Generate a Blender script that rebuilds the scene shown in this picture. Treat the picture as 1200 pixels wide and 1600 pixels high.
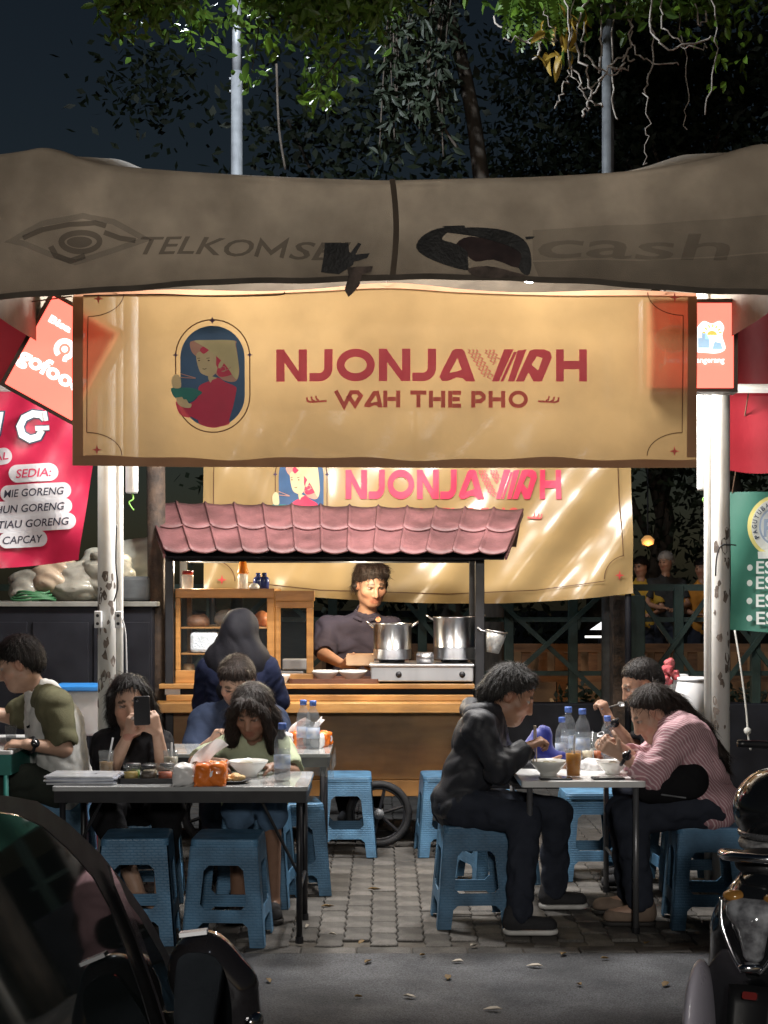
import bpy, bmesh, math, random
import numpy as np
from mathutils import Vector, Matrix, geometry as mgeo
PI = math.pi
R = math.radians
for o in list(bpy.data.objects): bpy.data.objects.remove(o)
SC = bpy.context.scene
COL = SC.collection
# ---------------------------------------------------------------- camera
F, EYE, HY = 2400.0, 1.55, 912.0          # focal length in photo pixels, eye height, horizon row
cam = bpy.data.cameras.new('camera'); camo = bpy.data.objects.new('camera', cam); COL.objects.link(camo)
cam.sensor_fit = 'VERTICAL'; cam.sensor_height = 36.0; cam.sensor_width = 27.0
cam.lens = F / 1600 * 36; cam.shift_y = (HY - 800) / 1600; cam.clip_start = .05; cam.clip_end = 400
camo.location = (0, 0, EYE); camo.rotation_euler = (PI / 2, 0, 0); SC.camera = camo
# ---------------------------------------------------------------- night sky
w = bpy.data.worlds.new('World'); SC.world = w; w.use_nodes = True
wn = w.node_tree.nodes; wl = w.node_tree.links
sky = wn.new('ShaderNodeTexSky'); sky.sky_type = 'NISHITA'; sky.sun_disc = False
sky.sun_elevation = R(14); sky.sun_rotation = R(150)
bg = wn['Background']; bg.inputs[1].default_value = .0034
wl.new(sky.outputs[0], bg.inputs[0])
moon = bpy.data.lights.new('moon', 'SUN'); moon.energy = .01; moon.angle = R(4); moon.color = (.8, .88, 1)
mo = bpy.data.objects.new('moon', moon); COL.objects.link(mo); mo.rotation_euler = (R(40), R(10), R(30))
SC.view_settings.view_transform = 'Standard'; SC.view_settings.look = 'None'
SC.view_settings.exposure = .3; SC.view_settings.gamma = 1
SC.cycles.max_bounces = 8; SC.cycles.transparent_max_bounces = 12; SC.cycles.caustics_reflective = False; SC.cycles.caustics_refractive = False
SC.cycles.sample_clamp_indirect = 4
POWER = dict(canopy=250, cart=34, street=600, road=820, left=13, garden=4)
# ---------------------------------------------------------------- helpers
def at(px, py, d): return Vector(((px - 600) * d / F, d, EYE - (py - HY) * d / F))
def gd(py): return EYE * F / (py - HY)
def gnd(px, py): d = gd(py); return Vector(((px - 600) * d / F, d, 0))
V = Vector
MATS = {}
def pm(name, col, col2=None, scale=8, rough=.6, metal=0, bump=0, bscale=80, coat=0, trans=0, ior=1.45, alpha=1,
       translu=0, seethru=0, stretch=None, sheen=0, spec=.5, emit=0, detail=5, rvar=.12, attr=None, wave=None, ramp=(.35, .65)):
    if name in MATS: return MATS[name]
    m = bpy.data.materials.new(name); m.use_nodes = True; n = m.node_tree.nodes; l = m.node_tree.links
    b = n['Principled BSDF']; out = n['Material Output']
    tc = n.new('ShaderNodeTexCoord'); co = tc.outputs['Object']
    if stretch:
        mp = n.new('ShaderNodeMapping'); mp.inputs['Scale'].default_value = stretch; l.new(co, mp.inputs[0]); co = mp.outputs[0]
    no = n.new('ShaderNodeTexNoise'); no.inputs['Scale'].default_value = scale; no.inputs['Detail'].default_value = detail
    l.new(co, no.inputs['Vector'])
    rp = n.new('ShaderNodeValToRGB'); rp.color_ramp.elements[0].position = ramp[0]; rp.color_ramp.elements[1].position = ramp[1]
    c2 = col2 or tuple(c * .78 for c in col)
    rp.color_ramp.elements[0].color = (*c2, 1); rp.color_ramp.elements[1].color = (*col, 1)
    l.new(no.outputs['Fac'], rp.inputs[0]); base = rp.outputs[0]
    if attr:
        a = n.new('ShaderNodeAttribute'); a.attribute_name = attr
        mx = n.new('ShaderNodeMix'); mx.data_type = 'RGBA'; mx.blend_type = 'MULTIPLY'; mx.inputs[0].default_value = 1
        l.new(rp.outputs[0], mx.inputs[6]); l.new(a.outputs['Color'], mx.inputs[7]); base = mx.outputs[2]
    if wave:   # (scale, colour, axis, width) thin stripes of a second colour
        wv = n.new('ShaderNodeTexWave'); wv.bands_direction = wave[2]; wv.inputs['Scale'].default_value = wave[0]; wv.inputs['Distortion'].default_value = wave[4] if len(wave) > 4 else .6
        wv.inputs['Detail'].default_value = 1
        l.new(tc.outputs['Object'], wv.inputs['Vector'])
        r2 = n.new('ShaderNodeValToRGB'); r2.color_ramp.elements[0].position = wave[3]; r2.color_ramp.elements[1].position = min(1, wave[3] + .12)
        l.new(wv.outputs['Fac'], r2.inputs[0])
        mx = n.new('ShaderNodeMix'); mx.data_type = 'RGBA'; l.new(r2.outputs[0], mx.inputs[0]); l.new(base, mx.inputs[6]); mx.inputs[7].default_value = (*wave[1], 1); base = mx.outputs[2]
    l.new(base, b.inputs['Base Color'])
    b.inputs['Metallic'].default_value = metal; b.inputs['IOR'].default_value = ior
    b.inputs['Coat Weight'].default_value = coat; b.inputs['Coat Roughness'].default_value = .04
    b.inputs['Transmission Weight'].default_value = trans; b.inputs['Alpha'].default_value = alpha
    b.inputs['Sheen Weight'].default_value = sheen; b.inputs['Specular IOR Level'].default_value = spec
    mr = n.new('ShaderNodeMapRange'); mr.inputs[3].default_value = max(0, rough - rvar); mr.inputs[4].default_value = min(1, rough + rvar)
    n2 = n.new('ShaderNodeTexNoise'); n2.inputs['Scale'].default_value = scale * 2.3; n2.inputs['Detail'].default_value = 3; l.new(co, n2.inputs['Vector'])
    l.new(n2.outputs['Fac'], mr.inputs[0]); l.new(mr.outputs[0], b.inputs['Roughness'])
    if bump:
        n3 = n.new('ShaderNodeTexNoise'); n3.inputs['Scale'].default_value = bscale; n3.inputs['Detail'].default_value = 4; l.new(co, n3.inputs['Vector'])
        bp = n.new('ShaderNodeBump'); bp.inputs['Strength'].default_value = bump; bp.inputs['Distance'].default_value = .01
        l.new(n3.outputs['Fac'], bp.inputs['Height']); l.new(bp.outputs[0], b.inputs['Normal'])
    if emit:
        l.new(base, b.inputs['Emission Color']); b.inputs['Emission Strength'].default_value = emit
    sh = b.outputs[0]
    if translu:
        t = n.new('ShaderNodeBsdfTranslucent'); l.new(base, t.inputs[0])
        ms = n.new('ShaderNodeMixShader'); ms.inputs[0].default_value = translu; l.new(sh, ms.inputs[1]); l.new(t.outputs[0], ms.inputs[2]); sh = ms.outputs[0]
    if seethru:
        t = n.new('ShaderNodeBsdfTransparent')
        ms = n.new('ShaderNodeMixShader'); ms.inputs[0].default_value = seethru; l.new(sh, ms.inputs[1]); l.new(t.outputs[0], ms.inputs[2]); sh = ms.outputs[0]
    l.new(sh, out.inputs[0])
    MATS[name] = m; return m
def speckle(m, scale, lo, hi, a=.4, b_=.6, detail=3):      # multiply the colour by a second noise: grit, stains, wear
    n = m.node_tree.nodes; l = m.node_tree.links; b = n['Principled BSDF']; src = b.inputs['Base Color'].links[0].from_socket
    tc = [x for x in n if x.type == 'TEX_COORD'][0]; no = n.new('ShaderNodeTexNoise'); no.inputs['Scale'].default_value = scale; no.inputs['Detail'].default_value = detail; l.new(tc.outputs['Object'], no.inputs['Vector'])
    rp = n.new('ShaderNodeValToRGB'); rp.color_ramp.elements[0].position = a; rp.color_ramp.elements[1].position = b_; rp.color_ramp.elements[0].color = (lo, lo, lo, 1); rp.color_ramp.elements[1].color = (hi, hi, hi, 1); l.new(no.outputs['Fac'], rp.inputs[0])
    mx = n.new('ShaderNodeMix'); mx.data_type = 'RGBA'; mx.blend_type = 'MULTIPLY'; mx.inputs[0].default_value = 1; l.new(src, mx.inputs[6]); l.new(rp.outputs[0], mx.inputs[7])
    for k in list(src.links):
        if k.to_node != mx and k.to_socket.name in ('Base Color', 'Color'): t_ = k.to_socket; l.new(mx.outputs[2], t_)
WL = {}
def wloc(o): return WL.get(o.name, V((0, 0, 0)))
def tag(o, label=None, cat=None, group=None, kind=None):
    if label: o['label'] = label
    if cat: o['category'] = cat
    if group: o['group'] = group
    if kind: o['kind'] = kind
    return o
def thing(name, label, cat, loc=(0, 0, 0), group=None):
    o = bpy.data.objects.new(name, None); COL.objects.link(o); o.location = loc; o.empty_display_size = .1
    WL[o.name] = V(loc); return tag(o, label, cat, group)
def link_mesh(name, verts, faces, mat, parent=None, smooth=False, bevel=0, solid=0, colattr=None, mats=None, fmat=None):
    verts = np.asarray(verts, dtype=np.float64)
    if parent is not None: org = wloc(parent)
    else:
        lo = verts.min(0); hi = verts.max(0); org = V(((lo[0] + hi[0]) / 2, (lo[1] + hi[1]) / 2, lo[2]))
    me = bpy.data.meshes.new(name); me.from_pydata((verts - np.array(org)).tolist(), [], faces if isinstance(faces, list) else faces.tolist())
    me.materials.append(mat)
    for m in (mats or []): me.materials.append(m)
    if fmat is not None: me.polygons.foreach_set('material_index', np.asarray(fmat, dtype=np.int32))
    if smooth: me.polygons.foreach_set('use_smooth', [True] * len(me.polygons))
    if colattr is not None:
        a = me.color_attributes.new('Col', 'FLOAT_COLOR', 'POINT'); a.data.foreach_set('color', np.asarray(colattr, dtype=np.float32).ravel())
    o = bpy.data.objects.new(name, me); COL.objects.link(o)
    if parent is not None: o.parent = parent
    else: o.location = org
    WL[o.name] = V(org)
    if bevel:
        b = o.modifiers.new('bevel', 'BEVEL'); b.width = bevel; b.segments = 2; b.limit_method = 'ANGLE'; b.angle_limit = R(40)
    if solid:
        b = o.modifiers.new('solid', 'SOLIDIFY'); b.thickness = solid; b.offset = 0
    return o
def frame(ax):
    ax = V(ax).normalized(); h = V((0, 0, 1)) if abs(ax.z) < .9 else V((1, 0, 0))
    a = ax.cross(h).normalized(); return a, ax.cross(a).normalized(), ax
class MB:
    def __init__(s): s.v = []; s.f = []
    def add(s, vs, fs):
        k = len(s.v); s.v += [tuple(x) for x in vs]; s.f += [tuple(i + k for i in f) for f in fs]; return s
    def box(s, c, size, rz=0, rot=None):
        c = V(c); M = rot or Matrix.Rotation(rz, 3, 'Z'); x, y, z = [q / 2 for q in size]
        vs = [c + M @ V((i * x, j * y, k * z)) for k in (-1, 1) for j in (-1, 1) for i in (-1, 1)]
        return s.add(vs, [(0, 2, 3, 1), (4, 5, 7, 6), (0, 1, 5, 4), (2, 6, 7, 3), (0, 4, 6, 2), (1, 3, 7, 5)])
    def bb(s, p, q):
        p = V(p); q = V(q); return s.box((p + q) / 2, [abs(a) for a in (q - p)])
    def bar(s, p, q, w, h):       # rectangular bar from p to q
        p = V(p); q = V(q); a, b, ax = frame(q - p)
        vs = [e + a * (i * w / 2) + b * (j * h / 2) for e in (p, q) for i, j in ((-1, -1), (1, -1), (1, 1), (-1, 1))]
        return s.add(vs, [(3, 2, 1, 0), (4, 5, 6, 7)] + [(i, (i + 1) % 4, (i + 1) % 4 + 4, i + 4) for i in range(4)])
    def tube(s, pts, r, n=8, cap=True):
        pts = [V(p) for p in pts]; rs = r if isinstance(r, (list, tuple)) else [r] * len(pts); vs = []; a = None
        for i, p in enumerate(pts):
            t = (pts[min(i + 1, len(pts) - 1)] - pts[max(i - 1, 0)]).normalized()
            if a is None: a = frame(t)[0]
            else:
                a = a - t * a.dot(t); a = a.normalized() if a.length > 1e-6 else frame(t)[0]
            b = t.cross(a)
            vs += [p + (a * math.cos(2 * PI * j / n) + b * math.sin(2 * PI * j / n)) * rs[i] for j in range(n)]
        fs = [(i * n + j, i * n + (j + 1) % n, (i + 1) * n + (j + 1) % n, (i + 1) * n + j) for i in range(len(pts) - 1) for j in range(n)]
        if cap: fs += [tuple(range(n))[::-1], tuple(range((len(pts) - 1) * n, len(pts) * n))]
        return s.add(vs, fs)
    def cyl(s, p, q, r, r2=None, n=16): return s.tube([p, q], [r, r if r2 is None else r2], n)
    def lathe(s, prof, o=(0, 0, 0), n=24, ax=(0, 0, 1), sx=1, sy=1):
        o = V(o); a, b, c = frame(ax); vs = []
        for r, z in prof: vs += [o + a * (r * sx * math.cos(2 * PI * j / n)) + b * (r * sy * math.sin(2 * PI * j / n)) + c * z for j in range(n)]
        fs = [(i * n + j, i * n + (j + 1) % n, (i + 1) * n + (j + 1) % n, (i + 1) * n + j) for i in range(len(prof) - 1) for j in range(n)]
        if prof[0][0] > 1e-5: fs.append(tuple(range(n))[::-1])
        if prof[-1][0] > 1e-5: fs.append(tuple(range((len(prof) - 1) * n, len(prof) * n)))
        return s.add(vs, fs)
    def prism(s, poly, o, ux, uy, depth):
        o, ux, uy = V(o), V(ux), V(uy); nz = ux.cross(uy).normalized() * depth; n = len(poly)
        vs = [o + ux * x + uy * y for x, y in poly] + [o + ux * x + uy * y + nz for x, y in poly]
        return s.add(vs, [tuple(range(n))[::-1], tuple(range(n, 2 * n))] + [(i, (i + 1) % n, (i + 1) % n + n, i + n) for i in range(n)])
    def holed(s, outer, holes, o, ux, uy, depth):   # flat plate with openings
        o, ux, uy = V(o), V(ux), V(uy); nz = ux.cross(uy).normalized() * depth
        loops = [outer] + holes; flat = [p for lp in loops for p in lp]; n = len(flat)
        tri = mgeo.tessellate_polygon([[V((x, y, 0)) for x, y in lp] for lp in loops])
        vs = [o + ux * x + uy * y for x, y in flat] + [o + ux * x + uy * y + nz for x, y in flat]
        fs = [tuple(t) for t in tri] + [tuple(i + n for i in t[::-1]) for t in tri]; k = 0
        for lp in loops:
            m = len(lp); fs += [(k + i, k + (i + 1) % m, k + (i + 1) % m + n, k + i + n) for i in range(m)]; k += m
        return s.add(vs, fs)
    def grid(s, fn, nu, nv):
        vs = [fn(i / nu, j / nv) for j in range(nv + 1) for i in range(nu + 1)]; w_ = nu + 1
        return s.add(vs, [(j * w_ + i, j * w_ + i + 1, (j + 1) * w_ + i + 1, (j + 1) * w_ + i) for j in range(nv) for i in range(nu)])
    def build(s, name, mat, parent=None, **k): return link_mesh(name, s.v, s.f, mat, parent, **k)
def rrect(x0, y0, x1, y1, r, n=5):
    pts = []
    for cx, cy, a in ((x1 - r, y1 - r, 0), (x0 + r, y1 - r, 90), (x0 + r, y0 + r, 180), (x1 - r, y0 + r, 270)):
        pts += [(cx + r * math.cos(R(a + 90 * i / n)), cy + r * math.sin(R(a + 90 * i / n))) for i in range(n + 1)]
    return pts
def copy_tree(o, parent=None):
    c = o.copy(); COL.objects.link(c); c.parent = parent; WL[c.name] = wloc(o)
    for ch in list(o.children): copy_tree(ch, c)
    return c
def lamp(name, loc, power, col, parent=None, r=.05, kind='POINT', rot=None, spot=None):
    l = bpy.data.lights.new(name, kind); l.energy = power; l.color = col
    if kind in ('POINT', 'SPOT'): l.shadow_soft_size = r
    if kind == 'SPOT': l.spot_size = spot or R(150); l.spot_blend = .6
    o = bpy.data.objects.new(name, l); COL.objects.link(o); o.location = V(loc) - (wloc(parent) if parent else V((0, 0, 0)))
    if rot: o.rotation_euler = rot
    if parent: o.parent = parent
    return o
def smooth_pts(pts, n=6, closed=False):      # Catmull-Rom
    P = [V(p) for p in pts]; out = []; m = len(P)
    for i in range(m if closed else m - 1):
        g = (lambda k: P[k % m]) if closed else (lambda k: P[min(max(k, 0), m - 1)])
        p0, p1, p2, p3 = g(i - 1), g(i), g(i + 1), g(i + 2)
        for j in range(n):
            t = j / n; out.append(.5 * ((2 * p1) + (p2 - p0) * t + (2 * p0 - 5 * p1 + 4 * p2 - p3) * t * t + (3 * p1 - p0 - 3 * p2 + p3) * t ** 3))
    if not closed: out.append(P[-1])
    return out
# 2-D print shapes, in photo pixels of the sheet they are printed on
def stroke(pts, w, closed=False):
    P = [V((p[0], p[1])) for p in pts]; n = len(P); L = []; Rr = []
    for i in range(n):
        a = P[i] - P[i - 1] if (i or closed) else P[1] - P[0]
        b = P[(i + 1) % n] - P[i] if (i < n - 1 or closed) else P[i] - P[i - 1]
        a.normalize(); b.normalize(); na = V((-a.y, a.x)); nb = V((-b.y, b.x)); m = (na + nb)
        m = m / max(m.length_squared, .35) * 2 if m.length > 1e-6 else na
        L.append(P[i] + m * (w / 2)); Rr.append(P[i] - m * (w / 2))
    vs = [tuple(p) for p in L] + [tuple(p) for p in Rr]
    return vs, [(i, (i + 1) % n, (i + 1) % n + n, i + n) for i in range(n if closed else n - 1)]
def arc(cx, cy, rx, ry, a0, a1, n=14): return [(cx + rx * math.cos(R(a0 + (a1 - a0) * i / n)), cy + ry * math.sin(R(a0 + (a1 - a0) * i / n))) for i in range(n + 1)]
def poly(pts): return [(p[0], p[1]) for p in pts], [tuple(range(len(pts)))]
def spoly(pts, n=4): return poly([(p.x, p.y) for p in smooth_pts([V((x, y, 0)) for x, y in pts], n, True)])
def text2d(s, x, y, h, wfit=None, bold=0, shear=0, align='LEFT'):
    c = bpy.data.curves.new('t', 'FONT'); c.body = s; c.size = 1; c.offset = bold; c.shear = shear; c.resolution_u = 3
    o = bpy.data.objects.new('t', c); COL.objects.link(o)
    me = bpy.data.meshes.new_from_object(o.evaluated_get(bpy.context.evaluated_depsgraph_get()))
    vs = np.array([v.co[:2] for v in me.vertices]); fs = [tuple(p.vertices) for p in me.polygons]
    bpy.data.objects.remove(o); bpy.data.curves.remove(c); bpy.data.meshes.remove(me)
    lo, hi = vs.min(0), vs.max(0); sy = h / .69; sx = wfit / (hi[0] - lo[0]) if wfit else sy
    X = (vs[:, 0] - lo[0]) * sx; X = X - (X.max() if align == 'RIGHT' else X.max() / 2 if align == 'CENTER' else 0)
    return [(x + a, y - b) for a, b in zip(X, vs[:, 1] * sy)], fs
def holed2d(outer, hole):
    fl = list(outer) + list(hole); tri = mgeo.tessellate_polygon([[V((x, y, 0)) for x, y in lp] for lp in (outer, hole)]); return fl, [tuple(t) for t in tri]
def rot2(shape, cx, cy, ang):
    c, s = math.cos(R(ang)), math.sin(R(ang)); return [(cx + (x - cx) * c - (y - cy) * s, cy + (x - cx) * s + (y - cy) * c) for x, y in shape[0]], shape[1]
def refine2d(sh, L=14.0):       # split long edges so that a print follows the waves of its sheet
    bm = bmesh.new(); vs = [bm.verts.new((x, y, 0)) for x, y in sh[0]]
    for f in sh[1]:
        try: bm.faces.new([vs[i] for i in f])
        except ValueError: pass
    bmesh.ops.triangulate(bm, faces=bm.faces[:])
    for _ in range(4):
        e = [q for q in bm.edges if q.calc_length() > L]
        if not e: break
        bmesh.ops.subdivide_edges(bm, edges=e, cuts=1); bmesh.ops.triangulate(bm, faces=[f for f in bm.faces if len(f.verts) > 3])
    bm.verts.index_update(); out = [(v.co.x, v.co.y) for v in bm.verts], [tuple(v.index for v in f.verts) for f in bm.faces]; bm.free(); return out
class Print:
    def __init__(s, surf, step=.0003): s.surf = surf; s.n = 0; s.step = step
    def put(s, name, shapes, mat, parent, lift=None):
        if isinstance(shapes, tuple): shapes = [shapes]
        m = MB()
        for sh in shapes:
            s.n += 1; h = (.0025 + s.step * s.n) if lift is None else lift
            if len(sh[0]) < 400: sh = refine2d(sh)
            m.add([s.surf(x, y, h) for x, y in sh[0]], sh[1])
        return m.build(name, mat, parent)
# ---------------------------------------------------------------- implicit surfaces (bodies, cloth, bags)
def nets(Fv, org, vox):
    s = Fv < 0; nx, ny, nz = s.shape; c = np.zeros((nx - 1, ny - 1, nz - 1), np.int8)
    cor = [(i, j, k) for i in (0, 1) for j in (0, 1) for k in (0, 1)]
    for i, j, k in cor: c += s[i:nx - 1 + i, j:ny - 1 + j, k:nz - 1 + k]
    act = (c > 0) & (c < 8); ai = np.argwhere(act); idx = np.full(c.shape, -1, np.int32); idx[act] = np.arange(len(ai))
    acc = np.zeros((len(ai), 3)); cnt = np.zeros(len(ai))
    val = {q: Fv[ai[:, 0] + q[0], ai[:, 1] + q[1], ai[:, 2] + q[2]] for q in cor}
    for q in cor:
        for ax in range(3):
            if q[ax] == 0:
                q2 = list(q); q2[ax] = 1; q2 = tuple(q2); f0, f1 = val[q], val[q2]; x = (f0 < 0) != (f1 < 0)
                t = np.where(x, f0 / np.where(x, f0 - f1, 1), 0); p = np.array(q, float) + t[:, None] * (np.array(q2, float) - np.array(q, float))
                acc[x] += p[x]; cnt[x] += 1
    vs = (ai + acc / cnt[:, None]) * vox + org; quads = []
    for ax in range(3):
        sl0 = [slice(1, -1)] * 3; sl1 = [slice(1, -1)] * 3; sl0[ax] = slice(0, -1); sl1[ax] = slice(1, None)
        a, b = s[tuple(sl0)], s[tuple(sl1)]; e = np.argwhere(a != b); flip = a[tuple(e.T)]
        base = e.copy(); o1, o2 = [(1, 2), (2, 0), (0, 1)][ax]
        for k in range(3):
            if k != ax: base[:, k] += 1
        def cell(d1, d2):
            g = base.copy(); g[:, o1] -= d1; g[:, o2] -= d2; return idx[tuple(g.T)]
        q = np.stack([cell(1, 1), cell(0, 1), cell(0, 0), cell(1, 0)], 1); q[~flip] = q[~flip][:, ::-1]; quads.append(q)
    return vs, np.concatenate(quads)
class SDF:
    def __init__(s, vox=.008): s.vox = vox; s.ops = []; s.disp = None
    def rc(s, a, b, ra, rb=None, k=.02, op='+', fl=None):
        a, b = np.array(a, float), np.array(b, float); s.ops.append((op, 'rc', a, b, ra, ra if rb is None else rb, k, fl)); return s
    def el(s, c, r, ax=None, k=.02, op='+'):
        A = np.eye(3) if ax is None else np.array([list(V(q)) for q in ax]); s.ops.append((op, 'el', np.array(c, float), np.array(r, float), A, None, k, None)); return s
    def cut(s, p, n):      # drop what lies on the side n points to
        s.ops.append(('cut', 'cut', np.array(p, float), np.array(V(n).normalized()), 0, 0, 0, None)); return s
    def fn(s, f): s.ops.append(('fn', f)); return s
    def eval(s, lo, dims):
        Fv = np.full(dims, .2, np.float32); vx = s.vox; axs = [lo[i] + np.arange(dims[i]) * vx for i in range(3)]
        for o in s.ops:
            if o[0] == 'cut':
                P = [axs[0][:, None, None], axs[1][None, :, None], axs[2][None, None, :]]
                Fv = np.maximum(Fv, sum((P[i] - o[2][i]) * o[3][i] for i in range(3)).astype(np.float32)); continue
            if o[0] == 'fn':
                P = [axs[0][:, None, None], axs[1][None, :, None], axs[2][None, None, :]]; Fv = o[1](Fv, P).astype(np.float32); continue
            if o[1] == 'rc': mn = np.minimum(o[2] - max(o[4], o[5]), o[3] - max(o[4], o[5])); mxx = np.maximum(o[2] + max(o[4], o[5]), o[3] + max(o[4], o[5]))
            else: rr = o[3].max(); mn = o[2] - rr; mxx = o[2] + rr
            mg = o[6] + 3 * vx; i0 = np.clip(np.floor((mn - mg - lo) / vx).astype(int), 0, dims); i1 = np.clip(np.ceil((mxx + mg - lo) / vx).astype(int) + 1, 0, dims)
            if (i1 <= i0).any(): continue
            P = [axs[0][i0[0]:i1[0]][:, None, None], axs[1][i0[1]:i1[1]][None, :, None], axs[2][i0[2]:i1[2]][None, None, :]]
            sl = tuple(slice(i0[i], i1[i]) for i in range(3))
            if o[1] == 'rc':
                ab = o[3] - o[2]; q = [P[i] - o[2][i] for i in range(3)]; t = np.clip(sum(q[i] * ab[i] for i in range(3)) / max(ab @ ab, 1e-9), 0, 1)
                r = o[4] + (o[5] - o[4]) * t
                dv = [q[i] - ab[i] * t for i in range(3)]
                if o[7] is not None:      # flattened along a direction
                    fd, fk = np.array(V(o[7][0]).normalized()), o[7][1]; dn = sum(dv[i] * fd[i] for i in range(3)); dv = [dv[i] + fd[i] * dn * (1 / fk - 1) for i in range(3)]
                d = np.sqrt(sum(x * x for x in dv)) - r
            else:
                q = [P[i] - o[2][i] for i in range(3)]; lq = [sum(q[j] * o[4][i][j] for j in range(3)) for i in range(3)]
                k0 = np.sqrt(sum((lq[i] / o[3][i]) ** 2 for i in range(3))); k1 = np.sqrt(sum((lq[i] / o[3][i] ** 2) ** 2 for i in range(3))) + 1e-9; d = k0 * (k0 - 1) / k1
            d = d.astype(np.float32); A = Fv[sl]; k = o[6]
            if o[0] == '+':
                h = np.clip(.5 + .5 * (A - d) / k, 0, 1); Fv[sl] = A * (1 - h) + d * h - k * h * (1 - h)
            else:
                h = np.clip(.5 - .5 * (A + d) / k, 0, 1); Fv[sl] = A * (1 - h) - d * h + k * h * (1 - h)
        return Fv, axs
    def mesh(s):
        mn = np.full(3, 1e9); mx = -mn
        for o in s.ops:
            if o[0] != '+': continue
            if o[1] == 'rc': r = max(o[4], o[5]); mn = np.minimum(mn, np.minimum(o[2], o[3]) - r); mx = np.maximum(mx, np.maximum(o[2], o[3]) + r)
            else: r = o[3].max(); mn = np.minimum(mn, o[2] - r); mx = np.maximum(mx, o[2] + r)
        pad = .02 + 2 * s.vox; lo = mn - pad; dims = tuple(np.ceil((mx - mn + 2 * pad) / s.vox).astype(int))
        Fv, axs = s.eval(lo, dims)
        if s.disp is not None:
            nb = np.argwhere(np.abs(Fv) < .03); P = nb * s.vox + lo; Fv[tuple(nb.T)] += s.disp(P).astype(np.float32)
        return nets(Fv, lo, s.vox)
    def build(s, name, mat, parent=None, **k):
        vs, fs = s.mesh(); return link_mesh(name, vs, fs, mat, parent, smooth=True, **k)
def wrinkle(amp, freq=1, seed=0, dirn=None):
    rs = np.random.RandomState(seed); D = rs.normal(size=(4, 3)); D /= np.linalg.norm(D, axis=1)[:, None]; ph = rs.rand(8) * 6.3
    if dirn is not None: D = D * .35 + np.array(V(dirn).normalized())
    def f(P):
        q = P + .022 * np.sin(P[:, [1, 2, 0]] * 19 * freq + ph[:3]) + .01 * np.sin(P[:, [2, 0, 1]] * 43 * freq + ph[3:6])
        n = np.zeros(len(P))
        for i, fr in enumerate((38, 55, 74, 97)): n += (1 - 2 * np.abs(np.sin(q @ D[i] * fr * freq / 2 + ph[i]))) / (1 + .5 * i)
        return n * amp * .5
    return f
# ================================================================ materials
M = {}
M['asphalt'] = pm('asphalt', (.125, .128, .138), (.05, .052, .058), 3.2, .8, bump=1, bscale=150, ramp=(.28, .72), detail=14, rvar=.2)
speckle(M['asphalt'], 190, .55, 1.35, .38, .62); speckle(M['asphalt'], 1.1, .62, 1.1, .42, .55, 8)
M['bed'] = pm('paver_bed', (.11, .098, .082), (.07, .06, .05), 20, .95, bump=.5, bscale=150)
M['soil'] = pm('soil', (.05, .042, .032), (.025, .02, .016), 3, .95, bump=.7, bscale=60)
M['paver'] = pm('paver', (.15, .14, .128), (.085, .078, .07), 16, .82, bump=.5, bscale=190, ramp=(.25, .7))
def add_rand(m, lo, hi):     # per-object brightness so that alike pieces differ
    n = m.node_tree.nodes; l = m.node_tree.links; b = n['Principled BSDF']; src = b.inputs['Base Color'].links[0].from_socket
    oi = n.new('ShaderNodeObjectInfo'); mr = n.new('ShaderNodeMapRange'); mr.inputs[3].default_value = lo; mr.inputs[4].default_value = hi
    l.new(oi.outputs['Random'], mr.inputs[0]); mx = n.new('ShaderNodeMix'); mx.data_type = 'RGBA'; mx.blend_type = 'MULTIPLY'; mx.inputs[0].default_value = 1
    l.new(src, mx.inputs[6]); l.new(mr.outputs[0], mx.inputs[7]); l.new(mx.outputs[2], b.inputs['Base Color'])
speckle(M['paver'], 2.2, .6, 1.1, .4, .6, 6); speckle(M['paver'], 160, .75, 1.2); add_rand(M['paver'], .7, 1.12)
M['white_post'] = pm('chipped_white_paint', (.62, .62, .6), (.52, .51, .48), 6, .45, bump=.15, bscale=40)
M['white'] = pm('white_plastic', (.75, .76, .78), (.68, .69, .71), 5, .4)
M['galv'] = pm('galvanised_steel', (.2, .21, .22), (.13, .135, .145), 12, .5, metal=.3, bump=.1)
M['black_metal'] = pm('black_metal', (.018, .018, .021), (.01, .01, .012), 10, .4, spec=.5)
M['dark'] = pm('dark_paint', (.016, .017, .022), (.009, .009, .012), 5, .55, spec=.2)
M['rust'] = pm('rusty_brown', (.07, .045, .03), (.025, .018, .014), 14, .8, bump=.6, bscale=50)
M['green_paint'] = pm('green_paint', (.015, .034, .028), (.008, .02, .017), 9, .6, bump=.2, bscale=50)
M['bark'] = pm('bark', (.07, .055, .042), (.03, .024, .019), 14, .9, bump=.9, bscale=30, stretch=(1, 1, .3))
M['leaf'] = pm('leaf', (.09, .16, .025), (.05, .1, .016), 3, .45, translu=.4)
M['leaf_lit'] = pm('lit_leaf', (.16, .27, .03), (.1, .19, .022), 3, .42, translu=.45)  # brighter leaf copy; lamp light on the leaves is in its colour
M['leaf_dark'] = pm('dark_leaf', (.02, .03, .014), (.01, .016, .008), 2, .6, translu=.2)  # darker leaf copy; the dimness of unlit crowns is in its colour
M['leaf_dry'] = pm('dry_leaf', (.3, .2, .07), (.17, .1, .04), 9, .7, translu=.3)
M['wood_far'] = pm('garden_wood', (.15, .075, .034), (.08, .04, .018), 5, .8, stretch=(1, 1, 6))
M['cloth_white'] = pm('white_cloth', (.6, .6, .57), (.5, .5, .47), 5, .85, translu=.2)
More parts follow.
